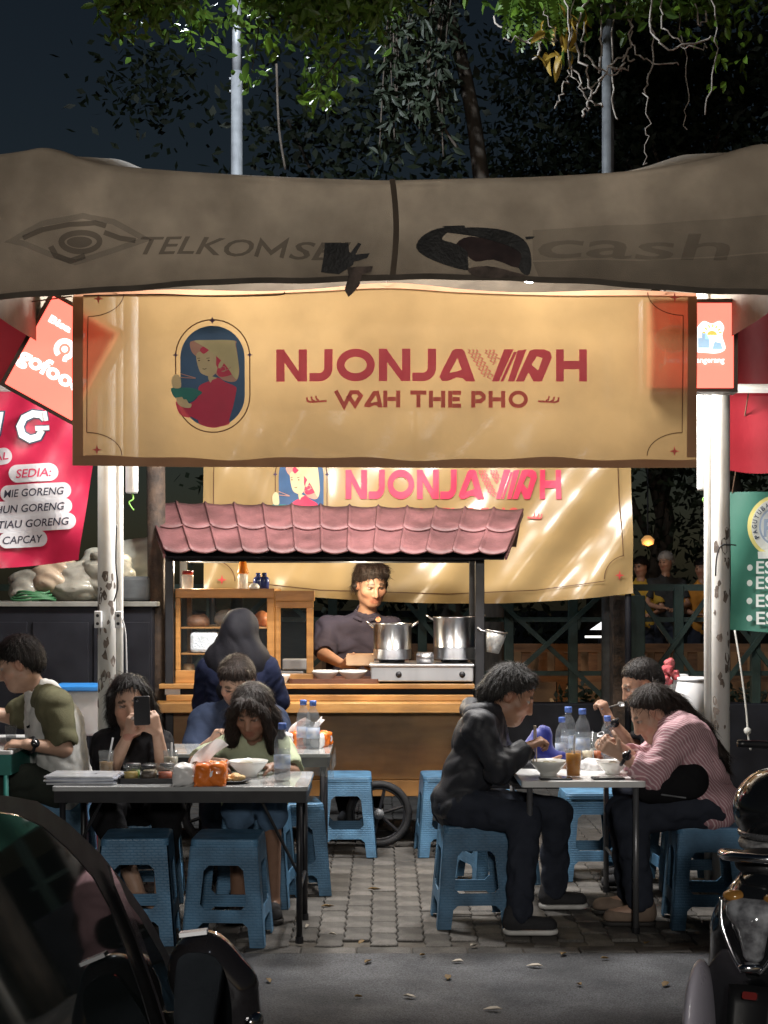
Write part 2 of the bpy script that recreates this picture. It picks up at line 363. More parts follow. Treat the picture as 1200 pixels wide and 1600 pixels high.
# ================================================================ ground
g = MB(); g.bb((-60, -30, -.1), (60, 90, -.03)); tag(g.build('ground', M['soil']), kind='structure')
KY = 6.44
g = MB(); g.bb((-40, -28, -.029), (40, KY, 0)); tag(g.build('road', M['asphalt']), kind='structure')
g = MB(); g.bb((-7, KY + .002, -.029), (7, 12.2, -.012)); paving = tag(g.build('paving', M['bed']), kind='structure')
rnd = random.Random(7)
PW, PD = .117, .235
zz = [(-.5, -.5), (-.42, -.25), (-.5, 0), (-.42, .25), (-.5, .5)]
ol = [(x * PW, y * PD) for x, y in zz] + [((x + 1) * PW, y * PD) for x, y in zz[::-1]]
sc = .965
def paver_mesh():
    m = MB(); n = len(ol); c = (-.46 * PW + .5 * PW, 0)
    pts = [((x - c[0]) * sc, (y - c[1]) * .985) for x, y in ol]; ins = [(x * .93, y * .965) for x, y in pts]
    vs = [(x, y, -.014) for x, y in pts] + [(x, y, -.004) for x, y in pts] + [(x, y, 0) for x, y in ins]
    fs = [(i, (i + 1) % n, (i + 1) % n + n, i + n) for i in range(n)] + [(i + n, (i + 1) % n + n, (i + 1) % n + 2 * n, i + 2 * n) for i in range(n)] + [tuple(range(2 * n, 3 * n))]
    return vs, fs
pv, pf = paver_mesh()
pme = bpy.data.meshes.new('paver'); pme.from_pydata(pv, [], pf); pme.materials.append(M['paver'])
spots = []
for j in range(24):
    y = KY + .13 + PD * .5 + j * PD
    for i in range(-44, 45):
        x = i * PW; spots.append((x, y + (PD / 2 if i % 2 else 0) * 1.0))
for i in range(-26, 27): spots.append((i * .236, KY + .06, 'h'))
inframe = sorted([s for s in spots if abs(s[0]) < .255 * s[1]], key=lambda s: s[1]); near = set(inframe[:296]); rest = MB()
for s in spots:
    hdr = len(s) == 3; dz = rnd.uniform(-.003, .004); rz = rnd.gauss(0, .012) + (PI / 2 if hdr else 0); dy = 0 if not hdr else 0
    if s[1] > 12.05: continue
    if s in near:
        o = bpy.data.objects.new('paver', pme); COL.objects.link(o); o.parent = paving
        o.location = V((s[0], s[1] + dy, dz)) - wloc(paving); o.rotation_euler = (rnd.gauss(0, .008), rnd.gauss(0, .008), rz)
    else:
        c, si = math.cos(rz), math.sin(rz); rest.add([(s[0] + x * c - y * si, s[1] + x * si + y * c, z + dz) for x, y, z in pv], pf)
tag(rest.build('paver_field', M['paver'], paving), kind='stuff')
# ================================================================ fallen leaves
leaf_spots = [(640, 1560), (905, 1541), (700, 1530), (715, 1505), (575, 1505), (565, 1475), (520, 1462), (945, 1500), (1040, 1541), (835, 1512), (512, 1418), (585, 1391), (480, 1450), (660, 1495), (880, 1493), (740, 1480), (1010, 1476), (420, 1535), (770, 1580), (560, 1560)]
for i, (px, py) in enumerate(leaf_spots):
    p = gnd(px, py); m = MB(); L = rnd.uniform(.016, .036); W = L * rnd.uniform(.3, .5); a = rnd.uniform(0, 6.3); ux = V((math.cos(a), math.sin(a), 0)); uy = V((-math.sin(a), math.cos(a), 0))
    up = V((0, 0, 1)); b = p + up * .006
    vs = [b - ux * L, b - ux * L * .3 + uy * W + up * .008, b + ux * L * .4 + uy * W * .8 + up * .011, b + ux * L + up * .004, b + ux * L * .4 - uy * W * .8 + up * .009, b - ux * L * .3 - uy * W + up * .006, b - ux * L * .2, b + ux * L * .4 + up * .002]
    m.add(vs, [(0, 6, 1), (1, 6, 7, 2), (2, 7, 3), (3, 7, 4), (4, 7, 6, 5), (5, 6, 0)])
    onr = py > 1486
    tag(m.build('fallen_leaf', M['leaf_dry'] if i % 3 else pm('pale_dry_leaf', (.5, .46, .38), (.35, .3, .24), 9, .7), smooth=True, solid=.0012),
        'small curled dry leaf lying on the dark asphalt' if onr else 'small curled dry leaf lying on the paving blocks', 'leaf', 'leaves on the asphalt' if onr else 'leaves on the paving')
# ================================================================ background garden: fence, railing, hedge, trees
FD = 11.7
fence = thing('railing_fence', 'dark green railing with crossed braces behind the food cart', 'fence', (1, FD, 0))
def fz(py): return at(0, py, FD).z
def fx(px): return at(px, 0, FD).x
posts = [-40, 150, 330, 520, 660, 795, 895, 1060, 1180, 1320]
for px in posts:
    m = MB(); m.bb((fx(px) - .035, FD - .035, 0), (fx(px) + .035, FD + .035, fz(915))); m.build('post', M['green_paint'], fence, bevel=.004)
for py, h in ((918, .05), (968, .035), (1052, .035)):
    m = MB(); m.bb((fx(-60), FD - .018, fz(py) - h / 2), (fx(1340), FD + .018, fz(py) + h / 2)); m.build('rail', M['green_paint'], fence)
for a, b in ((620, 760), (760, 945), (990, 1110), (1110, 1240), (430, 620), (250, 430), (60, 250)):
    for s, (ya, yb) in enumerate(((922, 1092), (1092, 922))):
        m = MB(); m.bar((fx(a), FD - .045 - .03 * s, fz(ya)), (fx(b), FD - .045 - .03 * s, fz(yb)), .028, .035); m.build('brace', M['green_paint'], fence)
m = MB(); m.bb((fx(-80), FD - .1, 0), (fx(1360), FD + .1, fz(1098))); tag(m.build('kerb_wall', M['dark'], bevel=.01), 'low black kerb wall under the green railing', 'wall')
pil = thing('fence_pillar', 'thick brown and green pillar standing in the railing', 'pillar', (fx(972), FD - .2, 0))
m = MB(); m.bb((fx(948), FD - .32, 0), (fx(974), FD - .14, fz(930))); m.build('brown_half', M['rust'], pil, bevel=.006)
m = MB(); m.bb((fx(974.5), FD - .3, 0), (fx(998), FD - .15, fz(930))); m.build('green_half', M['green_paint'], pil, bevel=.006)
GD = 13.6
gr = thing('wooden_railing', 'low orange brown wooden railing in the garden beyond the fence', 'railing', (2, GD, 0))
for py, h in ((1012, .07), (1058, .08)):
    p = at(500, py, GD); q = at(1240, py, GD); m = MB(); m.bb((p.x, GD - .03, p.z - h / 2), (q.x, GD + .03, p.z + h / 2)); m.build('rail', M['wood_far'], gr)
for px in range(510, 1240, 26):
    p = at(px, 1058, GD); q = at(px, 1012, GD); m = MB(); m.bb((p.x - .04, GD - .02, p.z + .045), (p.x + .04, GD + .02, q.z - .04)); m.build('baluster', M['wood_far'], gr)
for px in range(520, 1240, 180):
    p = at(px, 1012, GD); m = MB(); m.bb((p.x - .05, GD + .035, 0), (p.x + .05, GD + .12, p.z - .05)); m.build('post', M['wood_far'], gr)
m = MB(); m.bb((at(480, 0, 14.6).x, 14.5, 0), (at(1300, 0, 14.6).x, 14.7, .95))
tag(m.build('garden_wall', pm('ochre_plaster', (.28, .15, .065), (.2, .1, .045), 4, .8, bump=.2)), 'low ochre plaster wall behind the wooden railing', 'wall')
def leaf_quad(m, p, L, W, rg, droop=.5, six=False):
    d = V((rg.gauss(0, 1), rg.gauss(0, 1), rg.gauss(-droop, .7))).normalized(); s = d.cross(V((rg.gauss(0, 1), rg.gauss(0, 1), rg.gauss(0, 1)))).normalized(); n = d.cross(s)
    if six: m.add([p, p + d * L * .35 + s * W + n * W * .3, p + d * L * .7 + s * W * .8 + n * W * .2, p + d * L - n * W * .4, p + d * L * .7 - s * W * .8 + n * W * .2, p + d * L * .35 - s * W + n * W * .3], [(0, 1, 2, 3), (0, 3, 4, 5)])
    else: m.add([p, p + d * L * .5 + s * W, p + d * L, p + d * L * .5 - s * W], [(0, 1, 2, 3)])
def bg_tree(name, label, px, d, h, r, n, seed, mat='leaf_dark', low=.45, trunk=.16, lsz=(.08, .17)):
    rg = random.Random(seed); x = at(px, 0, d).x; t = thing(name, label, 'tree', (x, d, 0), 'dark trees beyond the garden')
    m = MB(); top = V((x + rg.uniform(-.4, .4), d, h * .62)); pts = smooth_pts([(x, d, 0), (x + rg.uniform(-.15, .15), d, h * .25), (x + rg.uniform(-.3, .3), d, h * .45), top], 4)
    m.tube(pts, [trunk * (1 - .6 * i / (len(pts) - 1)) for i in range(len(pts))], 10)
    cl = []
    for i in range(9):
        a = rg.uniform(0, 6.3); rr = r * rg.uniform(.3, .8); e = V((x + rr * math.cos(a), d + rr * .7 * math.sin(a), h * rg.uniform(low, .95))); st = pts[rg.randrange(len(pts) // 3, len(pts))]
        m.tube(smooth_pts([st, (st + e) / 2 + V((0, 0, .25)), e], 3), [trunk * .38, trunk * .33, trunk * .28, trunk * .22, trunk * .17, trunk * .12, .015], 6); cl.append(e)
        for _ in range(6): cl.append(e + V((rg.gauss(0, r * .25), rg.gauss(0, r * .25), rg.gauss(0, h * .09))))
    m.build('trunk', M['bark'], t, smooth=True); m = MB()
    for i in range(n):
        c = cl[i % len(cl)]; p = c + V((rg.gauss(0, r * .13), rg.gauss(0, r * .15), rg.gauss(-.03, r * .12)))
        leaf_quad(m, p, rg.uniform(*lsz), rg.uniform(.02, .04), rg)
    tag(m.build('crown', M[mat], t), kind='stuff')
bg_tree('garden_tree', 'wide dark tree with thick crown behind the unlit lamp post', 700, 16.5, 8.5, 2.6, 24000, 3, low=.3)
bg_tree('garden_tree', 'dark leafy tree behind the green drinks banner', 1130, 17.5, 9, 2.8, 24000, 8, low=.28)
bg_tree('garden_tree', 'tall dark tree behind the looping vines', 930, 21, 10.5, 3.4, 22000, 27, low=.3)
bg_tree('garden_tree', 'low dark tree between banner and white post in the garden', 1010, 19, 5.2, 1.7, 6000, 11, low=.3)
hd = MB(); rg = random.Random(2)
for i in range(5200):
    px = rg.uniform(560, 1260); p = at(px, 0, 12.6); leaf_quad(hd, V((p.x, 12.6 + rg.uniform(-.3, .3), rg.uniform(.05, .62 + .09 * math.sin(px * .05)))), rg.uniform(.05, .1), .02, rg, -.3)
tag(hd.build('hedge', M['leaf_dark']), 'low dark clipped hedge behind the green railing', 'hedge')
for i in range(3):
    a = at(880 + i * 5, 0, 17)
fl = thing('shop_light', 'small white lit panel glowing in the dark beyond the fence', 'light', at(945, 1000, 16.5))
m = MB(); p = at(918, 985, 16.5); q = at(968, 962, 16.5)
m.add([at(922, 984, 16.5), at(966, 984, 16.5), at(972, 964, 16.5), at(948, 966, 16.5)], [(0, 1, 2, 3)]); m.build('lit_panel', pm('far_panel_light', (1, 1, .98), (.95, .96, 1), 3, .5, emit=1.1), fl, solid=.03)
m = MB(); m.cyl(at(914, 995, 16.5), at(956, 995, 16.5), .012); m.build('tube', pm('far_tube_light', (1, .98, .92), None, 3, .5, emit=1.4), fl)
m = MB(); m.bb(at(935, 995, 16.56), at(940, 1130, 16.62)); m.build('stand', M['dark'], fl)
# ================================================================ street lamps
def street_lamp(px, d, label, head_dx, lit, z=6.35, py_collar=112, hy=.24):
    x = at(px, 0, d).x; t = thing('street_lamp', label, 'street lamp', (x, d, 0), 'street lamps behind the canopy')
    m = MB(); m.tube([(x, d, 0), (x, d, at(0, py_collar, d).z)], [.05, .045], 18); m.build('lower_pole', M['galv'], t, smooth=True)
    zc = at(0, py_collar, d).z; m = MB(); m.cyl((x, d, zc), (x, d, z), .038, .036, 16); m.build('upper_pole', M['galv'], t, smooth=True)
    for k in range(2):
        for s in (-1, 1):
            m = MB(); m.cyl((x + s * .044, d - .012, zc - .06 - .1 * k), (x + s * .058, d - .012, zc - .06 - .1 * k), .011, n=8); m.build('bolt', M['galv'], t)
    m = MB(); m.tube(smooth_pts([(x, d, z - .05), (x + head_dx * .3, d - .1, z + .12), (x + head_dx, d - hy + .04, z + .16)], 5), .028, 8); m.build('arm', M['galv'], t, smooth=True)
    hx = x + head_dx * 1.2; hd_ = thing('x', '', '') if False else None
    m = MB(); m.lathe([(0, .09), (.07, .085), (.14, .03), (.15, 0)], (hx, d - hy, z + .1), 16, sx=1.6); hh = m.build('lamp_head', M['galv'], t, smooth=True)
    m = MB(); m.lathe([(.13, 0), (.1, -.03), (0, -.04)], (hx, d - hy, z + .1), 16, sx=1.6); m.build('lens', pm('lamp_lens_%d' % lit, (.9, .95, 1), None, 3, .3, emit=30 if lit else 0), hh, smooth=True)
    if lit: lamp('street_light', (hx, d - hy, z + .0), POWER['street'], (.86, .93, 1), t, .12)
    return t
street_lamp(370, 12.2, 'lit grey street lamp on a bolted round pole among leaves', -.12, 1, z=6.3, hy=1.9)
street_lamp(950, 11.6, 'unlit grey lamp pole draped with looping pale vines', .5, 0, z=7.0, py_collar=-30)
# lamp on the road side, behind the viewer, whose light falls on the awning front and the parked vehicles
t = thing('street_lamp', 'road lamp standing beside the lane facing the stall', 'street lamp', (1.5, -4.6, 0))
m = MB(); m.tube([(1.5, -4.6, 0), (1.5, -4.6, 3.2)], [.08, .05], 14); m.build('lower_pole', M['galv'], t, smooth=True)
m = MB(); m.tube([(1.5, -4.6, 3.15), (1.1, -4.3, 3.35), (.3, -3.8, 3.4)], .03, 8); m.build('arm', M['galv'], t, smooth=True)
m = MB(); m.lathe([(0, .09), (.07, .085), (.14, .03), (.15, 0)], (.15, -3.7, 3.35), 16, sx=1.6); hh = m.build('lamp_head', M['galv'], t, smooth=True)
m = MB(); m.lathe([(.13, 0), (.1, -.03), (0, -.04)], (.15, -3.7, 3.35), 16, sx=1.6); m.build('lens', MATS['lamp_lens_1'], hh, smooth=True)
lamp('road_light', (.15, -3.7, 3.1), POWER['road'], (1, .95, .88), t, .3)
t = thing('garden_lantern', 'small warm lantern hanging in the dark beyond the railing', 'lamp', at(1012, 850, 16.2)); c = at(1012, 846, 16.2)
m = MB(); m.lathe([(0, -.05), (.06, -.03), (.07, .02), (.03, .06), (0, .065)], c, 14); m.build('lamp_globe', pm('lantern_glow', (1, .5, .16), None, 3, .4, emit=.35), t, smooth=True)
m = MB(); m.cyl(c + V((.0, 0, .06)), c + V((0, 0, 3)), .008, n=6); m.build('cord', M['dark'], t)
lamp('lantern_light', c - V((0, .12, .1)), 2.5, (1, .6, .3), t, .05)
# garden lamp that lights the railing
t = thing('garden_lamp', 'short bollard lamp lighting the wooden railing in the garden', 'lamp', (1.7, 12.95, 0))
m = MB(); m.cyl((1.7, 12.95, 0), (1.7, 12.95, .38), .03); m.build('stem', M['dark'], t)
m = MB(); m.lathe([(.05, 0), (.055, .06), (0, .07)], (1.7, 12.95, .38), 14); m.build('lamp_globe', pm('garden_globe', (1, .6, .3), None, 3, .4, emit=2), t, smooth=True)
lamp('garden_light', (1.7, 12.95, .58), POWER['garden'], (1, .6, .3), t, .05)
# ================================================================ overhanging trees at the top
def leaf_obj_mesh(name, mat, L=.085, W=.019, bend=.25):
    m = MB(); n = 7; rows = []
    for i in range(n + 1):
        t_ = i / n; w_ = W * math.sin(PI * min(1, t_ * .93 + .05)) ** .8; z_ = -bend * L * t_ * t_; rows += [(t_ * L, -w_, z_ + w_ * .35), (t_ * L, 0, z_), (t_ * L, w_, z_ + w_ * .35)]
    m.add(rows, [(i * 3 + k, i * 3 + k + 1, i * 3 + k + 4, i * 3 + k + 3) for i in range(n) for k in (0, 1)])
    me = bpy.data.meshes.new(name); me.from_pydata(m.v, [], m.f); me.materials.append(mat); me.polygons.foreach_set('use_smooth', [True] * len(me.polygons)); return me
LM = [leaf_obj_mesh('leaf', M['leaf_lit']), leaf_obj_mesh('leaf', M['leaf'], .075, .018, .4), leaf_obj_mesh('leaf', M['leaf_lit'], .06, .016, .1)]
LY = leaf_obj_mesh('leaf', pm('yellow_leaf', (.5, .33, .05), (.34, .22, .04), 4, .5, translu=.4), .1, .022, .5)
for q in (M['leaf_lit'], M['leaf']): add_rand(q, .6, 1.35)
def put_leaf(me, p, d, parent, rg, s=1):
    o = bpy.data.objects.new('leaf', me); COL.objects.link(o); o.parent = parent; o.location = V(p) - wloc(parent)
    q = V(d).normalized().to_track_quat('X', 'Z'); o.rotation_mode = 'QUATERNION'; o.rotation_quaternion = q @ V((1, 0, 0)).rotation_difference(V((1, 0, 0))) @ Matrix.Rotation(rg.uniform(-1, 1), 3, 'X').to_quaternion(); k = s * rg.uniform(.75, 1.2); o.scale = (k, k, k)
def spray(parent, pts, n, rg, meshes, s=1, branch_mat='bark', r=.006, hang=.6, spread=.05):
    pts = smooth_pts(pts, 6); m = MB(); m.tube(pts, [r * (1 - .7 * i / len(pts)) for i in range(len(pts))], 5); m.build('twig', M[branch_mat], parent, smooth=True)
    for i in range(n):
        k = rg.randrange(len(pts) // 4, len(pts)); p = pts[k] + V((rg.gauss(0, spread), rg.gauss(0, spread), rg.gauss(-spread * .3, spread)))
        d = V((rg.gauss(0, .7), rg.gauss(0, .7), rg.gauss(-hang, .45))); put_leaf(rg.choice(meshes), p, d, parent, rg, s)
TD = 8.4; rg = random.Random(31)
t1 = thing('overhanging_tree', 'leafy tree whose bright green sprays hang over the canopy by the lit lamp', 'tree', (-4.1, 9.6, 0))
m = MB(); tp = smooth_pts([(-4.1, 9.6, 0), (-4.0, 9.5, 2), (-3.8, 9.3, 3.8), (-3.0, 9.0, 5.2), (-1.8, 8.7, 5.35), (-.6, 8.5, 5.2), (.4, 8.5, 5.05)], 5); m.tube(tp, [.17 * (1 - .85 * i / (len(tp) - 1)) for i in range(len(tp))], 10); m.build('trunk', M['bark'], t1, smooth=True)
def A(px, py, d=TD): return at(px, py, d)
for a, b, n in (((230, -90), (215, 30), 16), ((260, -90), (250, 40), 16), ((190, -80), (200, 20), 10), ((285, -80), (285, 15), 9), ((395, -80), (365, 60), 7), ((390, -40), (385, 85), 6), ((430, -100), (425, 50), 15),
                ((460, -90), (470, 40), 18), ((490, -100), (500, 85), 18), ((520, -90), (525, 55), 20), ((545, -80), (545, 60), 16), ((480, -60), (515, 100), 10), ((570, -100), (575, 20), 14), ((610, -80), (600, 15), 8)):
    j = V((0, rg.uniform(-.4, .4), 0)); spray(t1, [A(a[0], a[1]) + j, (A(*a) + A(*b)) / 2 + V((rg.uniform(-.05, .05), 0, .02)) + j, A(*b) + j], n, rg, LM, 1.1)
spray(t1, [A(560, -60), A(545, 60), A(497, 135), A(492, 148)], 0, rg, LM)
for px, py, dx, dz in ((497, 148, -.9, -.35), (500, 150, -.45, -.8), (505, 148, .0, -.9), (510, 148, .25, -.9), (515, 148, .6, -.6), (512, 146, .85, -.2), (503, 146, -.8, .0), (490, 132, .2, .5)):
    put_leaf(LM[0], A(px, py), (dx, -.1, dz), t1, rg, 1.15)
m = MB()
for o_ in [q for q in t1.children if q.name.startswith('twig')]:
    vs_ = [V(v.co) + wloc(t1) for v in o_.data.vertices]
    for _ in range(60):
        p_ = rg.choice(vs_[len(vs_) // 4:]); leaf_quad(m, p_ + V((rg.gauss(0, .07), rg.gauss(0, .09), rg.gauss(0, .06))), rg.uniform(.05, .09), .016, rg, .7, True)
for i in range(2200):
    c = rg.choice([(205, -20), (260, -30), (440, -25), (500, -15), (540, -20), (590, -30)]); leaf_quad(m, A(c[0] + rg.gauss(0, 28), c[1] + rg.gauss(0, 26), TD + rg.uniform(-.6, .6)), .09, .018, rg, .6, True)
tag(m.build('crown', M['leaf'], t1), kind='stuff')
# dim hanging spray behind the seam of the awning
t2 = thing('hanging_tree', 'dim drooping tree branch full of narrow leaves behind the awning seam', 'tree', (.9, 12.9, 0)); rg = random.Random(4)
m = MB(); tp = smooth_pts([(.9, 12.9, 0), (.95, 12.9, 3), (.75, 12.8, 5.4), (.35, 12.7, 6.9)], 5); m.tube(tp, [.12 * (1 - .7 * i / (len(tp) - 1)) for i in range(len(tp))], 9); m.build('trunk', M['bark'], t2, smooth=True)
m = MB(); tw = MB()
for k in range(16):
    x0 = rg.uniform(600, 700); y1 = rg.uniform(120, 275); pts = smooth_pts([A(x0 + 20, -80, 12.6), A(x0, 40, 12.5), A(x0 + rg.uniform(-18, 12), y1, 12.4)], 8); tw.tube(pts, .007, 4)
    for p in pts:
        for _ in range(4): leaf_quad(m, p + V((rg.gauss(0, .07), rg.gauss(0, .1), rg.gauss(0, .06))), rg.uniform(.09, .15), .024, rg, .9, True)
tw.tube(smooth_pts([A(680, 130, 12.4), A(690, 190, 12.4), A(715, 232, 12.4)], 5), .012, 5)
tw.tube(smooth_pts([A(432, 100, 12.4), A(436, 200, 12.4), A(446, 265, 12.4)], 5), .01, 5)
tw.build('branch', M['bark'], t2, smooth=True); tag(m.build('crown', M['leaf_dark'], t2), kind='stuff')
# right tree with fern fronds, dry leaves and looping pale vines round the pole
t3 = thing('vine_tree', 'tree with yellow fronds and pale looping vines round the unlit pole', 'tree', (3.9, 11.6, 0)); rg = random.Random(9); RD = 11.0
m = MB(); tp = smooth_pts([(3.9, 11.6, 0), (3.8, 11.5, 3), (3.4, 11.3, 5.2), (2.4, 11.1, 6.3), (1.2, 11, 6.3)], 5); m.tube(tp, [.15 * (1 - .8 * i / (len(tp) - 1)) for i in range(len(tp))], 10); m.build('trunk', M['bark'], t3, smooth=True)
vine = pm('pale_vine', (.42, .38, .33), (.24, .2, .17), 20, .7, bump=.3)
loops = [((905, -40), (890, 70), (905, 135), (940, 125), (985, 105)), ((925, -40), (912, 60), (925, 100), (960, 108), (975, 108)), ((1000, -40), (985, 50), (1010, 95), (1060, 98)),
         ((1030, -50), (1015, 40), (1045, 75), (1110, 62)), ((1050, -40), (1035, 30), (1060, 68), (1105, 70)), ((880, -30), (893, 90), (915, 150), (942, 163)), ((960, -60), (985, 30), (970, 105), (960, 106)),
         ((1075, -60), (1095, 40), (1110, -30)), ((850, 60), (830, 68), (768, 33)), ((845, 10), (870, 60), (838, 62), (788, 62)), ((935, -30), (900, 50), (918, 120), (920, 165), (908, 182)), ((965, -40), (955, 90), (963, 190)),
         ((1020, -30), (1020, 90), (1010, 146)), ((1100, -40), (1120, 60), (1100, 182)), ((842, -20), (845, 50), (838, 92)), ((938, 0), (940, 60), (938, 112)), ((1060, 0), (1072, 120), (1072, 200)), ((1010, 146), (1012, 200), (1008, 258)), ((890, 110), (880, 140), (868, 168)), ((990, 95), (968, 90), (925, 150))]
for i, l_ in enumerate(loops):
    m = MB(); j = rg.uniform(-.35, .3); pts = [q_ + V((rg.gauss(0, .012), rg.gauss(0, .015), rg.gauss(0, .012))) for q_ in smooth_pts([at(x, y, RD + j) for x, y in l_], 7)]; m.tube(pts, rg.uniform(.005, .009) if i not in (16, 17) else .004, 6)
    m.build('vine', vine, t3, smooth=True)
for cx, cy, n, mt in ((820, 25, 22, 1), (875, 60, 16, 0), (905, 20, 12, 0), (860, 85, 8, 0), (1085, 60, 8, 2), (1125, 20, 12, 2), (1130, 85, 8, 2), (1140, 125, 9, 2), (1155, 60, 6, 2), (1060, 5, 6, 2)):
    for _ in range(n):
        p = at(cx + rg.gauss(0, 15), cy + rg.gauss(0, 20), RD + rg.uniform(-.3, .1)); put_leaf(LY if (mt == 0 and rg.random() < .75) else LM[rg.choice((0, 2))], p, (rg.gauss(0, .6), rg.gauss(-.3, .5), rg.gauss(-.7, .4)), t3, rg, 1.25 if mt != 2 else 1.0)
m = MB()
for k in range(5):      # fern fronds
    a = at(800 + 14 * k, -20, RD); b = at(790 + 22 * k, 55 + rg.uniform(-15, 25), RD - .2); pts = smooth_pts([a, (a + b) / 2 + V((.02, -.05, .05)), b], 9); m.tube(pts, .004, 4)
    for i, p in enumerate(pts):
        for s in (-1, 1):
            q = p + V((s * .13 * (1 - i / len(pts)) + s * .02, -.02, -.03)); m.add([p, (p + q) / 2 + V((0, 0, .018)), q, (p + q) / 2 - V((0, 0, .018))], [(0, 1, 2, 3)])
m.build('frond', M['leaf_lit'], t3)
m = MB()
for i in range(1500): leaf_quad(m, at(rg.choice((830, 900, 1000, 1080, 1120)) + rg.gauss(0, 40), -30 + rg.gauss(0, 32), RD + rg.uniform(-.2, .8)), .12, .025, rg, .5, True)
tag(m.build('crown', M['leaf'], t3), kind='stuff')
# ================================================================ awning over the tables
AD = 6.3
fab = pm('grey_canvas', (.215, .178, .132), (.15, .122, .09), 7, .85, bump=.25, bscale=300, translu=.16, detail=8, ramp=(.2, .8))
fab_dark = pm('faded_print', (.12, .095, .075), (.1, .08, .063), 14, .85, translu=.16, seethru=.45)
fab_ghost = pm('ghost_print', (.3, .26, .21), (.26, .22, .18), 14, .85, translu=.16, seethru=.6)
speckle(fab, 1.3, .72, 1.08, .35, .6, 9); speckle(fab, 5, .85, 1.05, .4, .6, 9)
fab_patch = pm('torn_black_patch', (.012, .011, .011), (.022, .02, .018), 22, .6, bump=.5)
fab_brown = pm('brown_patch', (.14, .1, .08), (.05, .038, .03), 16, .75, bump=.5)
def curve1(pts):
    xs = [p[0] for p in pts]; ys = [p[1] for p in pts]
    sp = smooth_pts([V((x, y, 0)) for x, y in pts], 10); X = np.array([p.x for p in sp]); Y = np.array([p.y for p in sp]); return lambda x: float(np.interp(x, X, Y))
atop = curve1([(-40, 240), (0, 237), (35, 232), (65, 227), (95, 232), (130, 245), (180, 255), (300, 265), (450, 273), (560, 277), (615, 278), (700, 276), (850, 272), (1000, 262), (1100, 245), (1160, 228), (1195, 221), (1230, 226)])
abot = curve1([(-40, 476), (0, 472), (100, 464), (250, 456), (400, 448), (560, 442), (610, 441), (750, 442), (900, 449), (1050, 457), (1230, 467)])
def aw_wave(px, t): return .02 * math.sin(px * .012 + 1) * t + .008 * math.sin(px * .05 + t * 3) + .012 * math.sin(px * .021 - t * 2.5)
def aw(px, py, h=0):       # point on the valance
    a, b = atop(px), abot(px); t = (py - a) / (b - a); p = at(px, py, AD); p.y += -.05 * math.sin(PI * min(1, max(0, t)) * .5) + aw_wave(px, t) - h; return p
can = thing('canopy_awning', 'large faded grey canvas awning with torn patches above the tables', 'awning', (0, 7.8, 0))
X0, X1 = -26, 1225
def roofpt(u, s):            # s: 0 at the front rim, 1 at the back
    px = X0 + (X1 - X0) * u; p = at(px, atop(px), AD); y = AD + .1 + s * 3.5; e = 1 - abs(2 * s - 1); return V((p.x * (1 + .02 * s), y, p.z - .01 - .05 * s + e * .5 - .04 * math.sin(PI * u) * e))
rim = [(.04 - .045 * math.cos(R(a_)), -.045 + .045 * math.sin(R(a_))) for a_ in (25, 45, 65, 85, 100)]
def canopy(u, v):
    px = X0 + (X1 - X0) * u; k = v * 34
    if k <= 20:
        py = abot(px) + (atop(px) - abot(px)) * k / 20 * .93 ; p = aw(px, py); return p
    if k <= 25:
        dy, dz = rim[int(k + .01) - 21]; p = at(px, atop(px), AD); return V((p.x, p.y + dy, p.z + dz))
    return roofpt(u, (k - 25) / 9)
m = MB(); m.grid(canopy, 150, 34); m.build('canvas', fab, can, smooth=True)
def sidev(sx):
    def f(u, v):
        p0 = aw(X0 if sx < 0 else X1, abot(X0 if sx < 0 else X1)); p1 = at(X0 if sx < 0 else X1, atop(X0 if sx < 0 else X1), AD); q = p0.lerp(p1, v * .98); s = u
        return V((q.x + sx * .03 * s + sx * .012 * math.sin(s * 14), AD + .0 + 3.5 * s, q.z - .06 * math.sin(PI * s) * v)) + V((sx * .002, 0, 0))
    return f
for sx in (-1, 1):
    m = MB(); m.grid(sidev(sx), 30, 6); m.build('side_valance', fab, can, smooth=True)
pr = Print(aw)
m = MB(); m.grid(lambda u, v: aw(X0 + (X1 - X0) * u, abot(X0 + (X1 - X0) * u) - 9 * (v), .004), 150, 2); m.build('hem', pm('canvas_hem', (.11, .09, .07), (.08, .065, .05), 9, .85, translu=.15), can, smooth=True)
pr.put('seam', stroke([(613 + 6 * math.sin(t / 5.), 280 + t * 10) for t in range(17)][:17], 9), pm('canvas_seam', (.12, .09, .065), None, 9, .85, translu=.2), can)
pr.put('emblem', [stroke([(22, 380), (70, 352), (130, 338), (180, 350), (230, 378), (180, 395), (120, 412), (80, 400), (40, 384)], 9, True)], fab_ghost, can)
pr.put('emblem', [stroke(arc(128, 380, 30, 15, 0, 360, 28)[:-1], 9, True), poly(arc(126, 380, 20, 9, 0, 360, 22)[:-1]), stroke([(40, 376), (70, 362), (110, 352), (150, 350), (168, 356)], 8), stroke([(82, 388), (90, 402), (112, 410), (135, 402)], 9), stroke([(165, 366), (190, 376), (215, 380)], 8)], fab_dark, can)
m_t = text2d('TELKOMSEL', 222, 401, 27, 348, bold=.006, shear=.3)
for q_ in (text2d('TELKO', 222, 401, 27, 176, bold=.012, shear=.3), stroke([(402, 401), (409, 376), (425, 394), (447, 376), (441, 401)], 6.5), text2d('SEL', 452, 401, 27, 106, bold=.012, shear=.3)): pr.put('lettering', rot2(q_, 222, 400, 1.5), fab_dark, can)
pr.put('lettering', text2d('cash', 838, 408, 40, 300, bold=.012, shear=.1), pm('faint_print', (.13, .105, .082), None, 14, .85, translu=.16, seethru=.72), can)
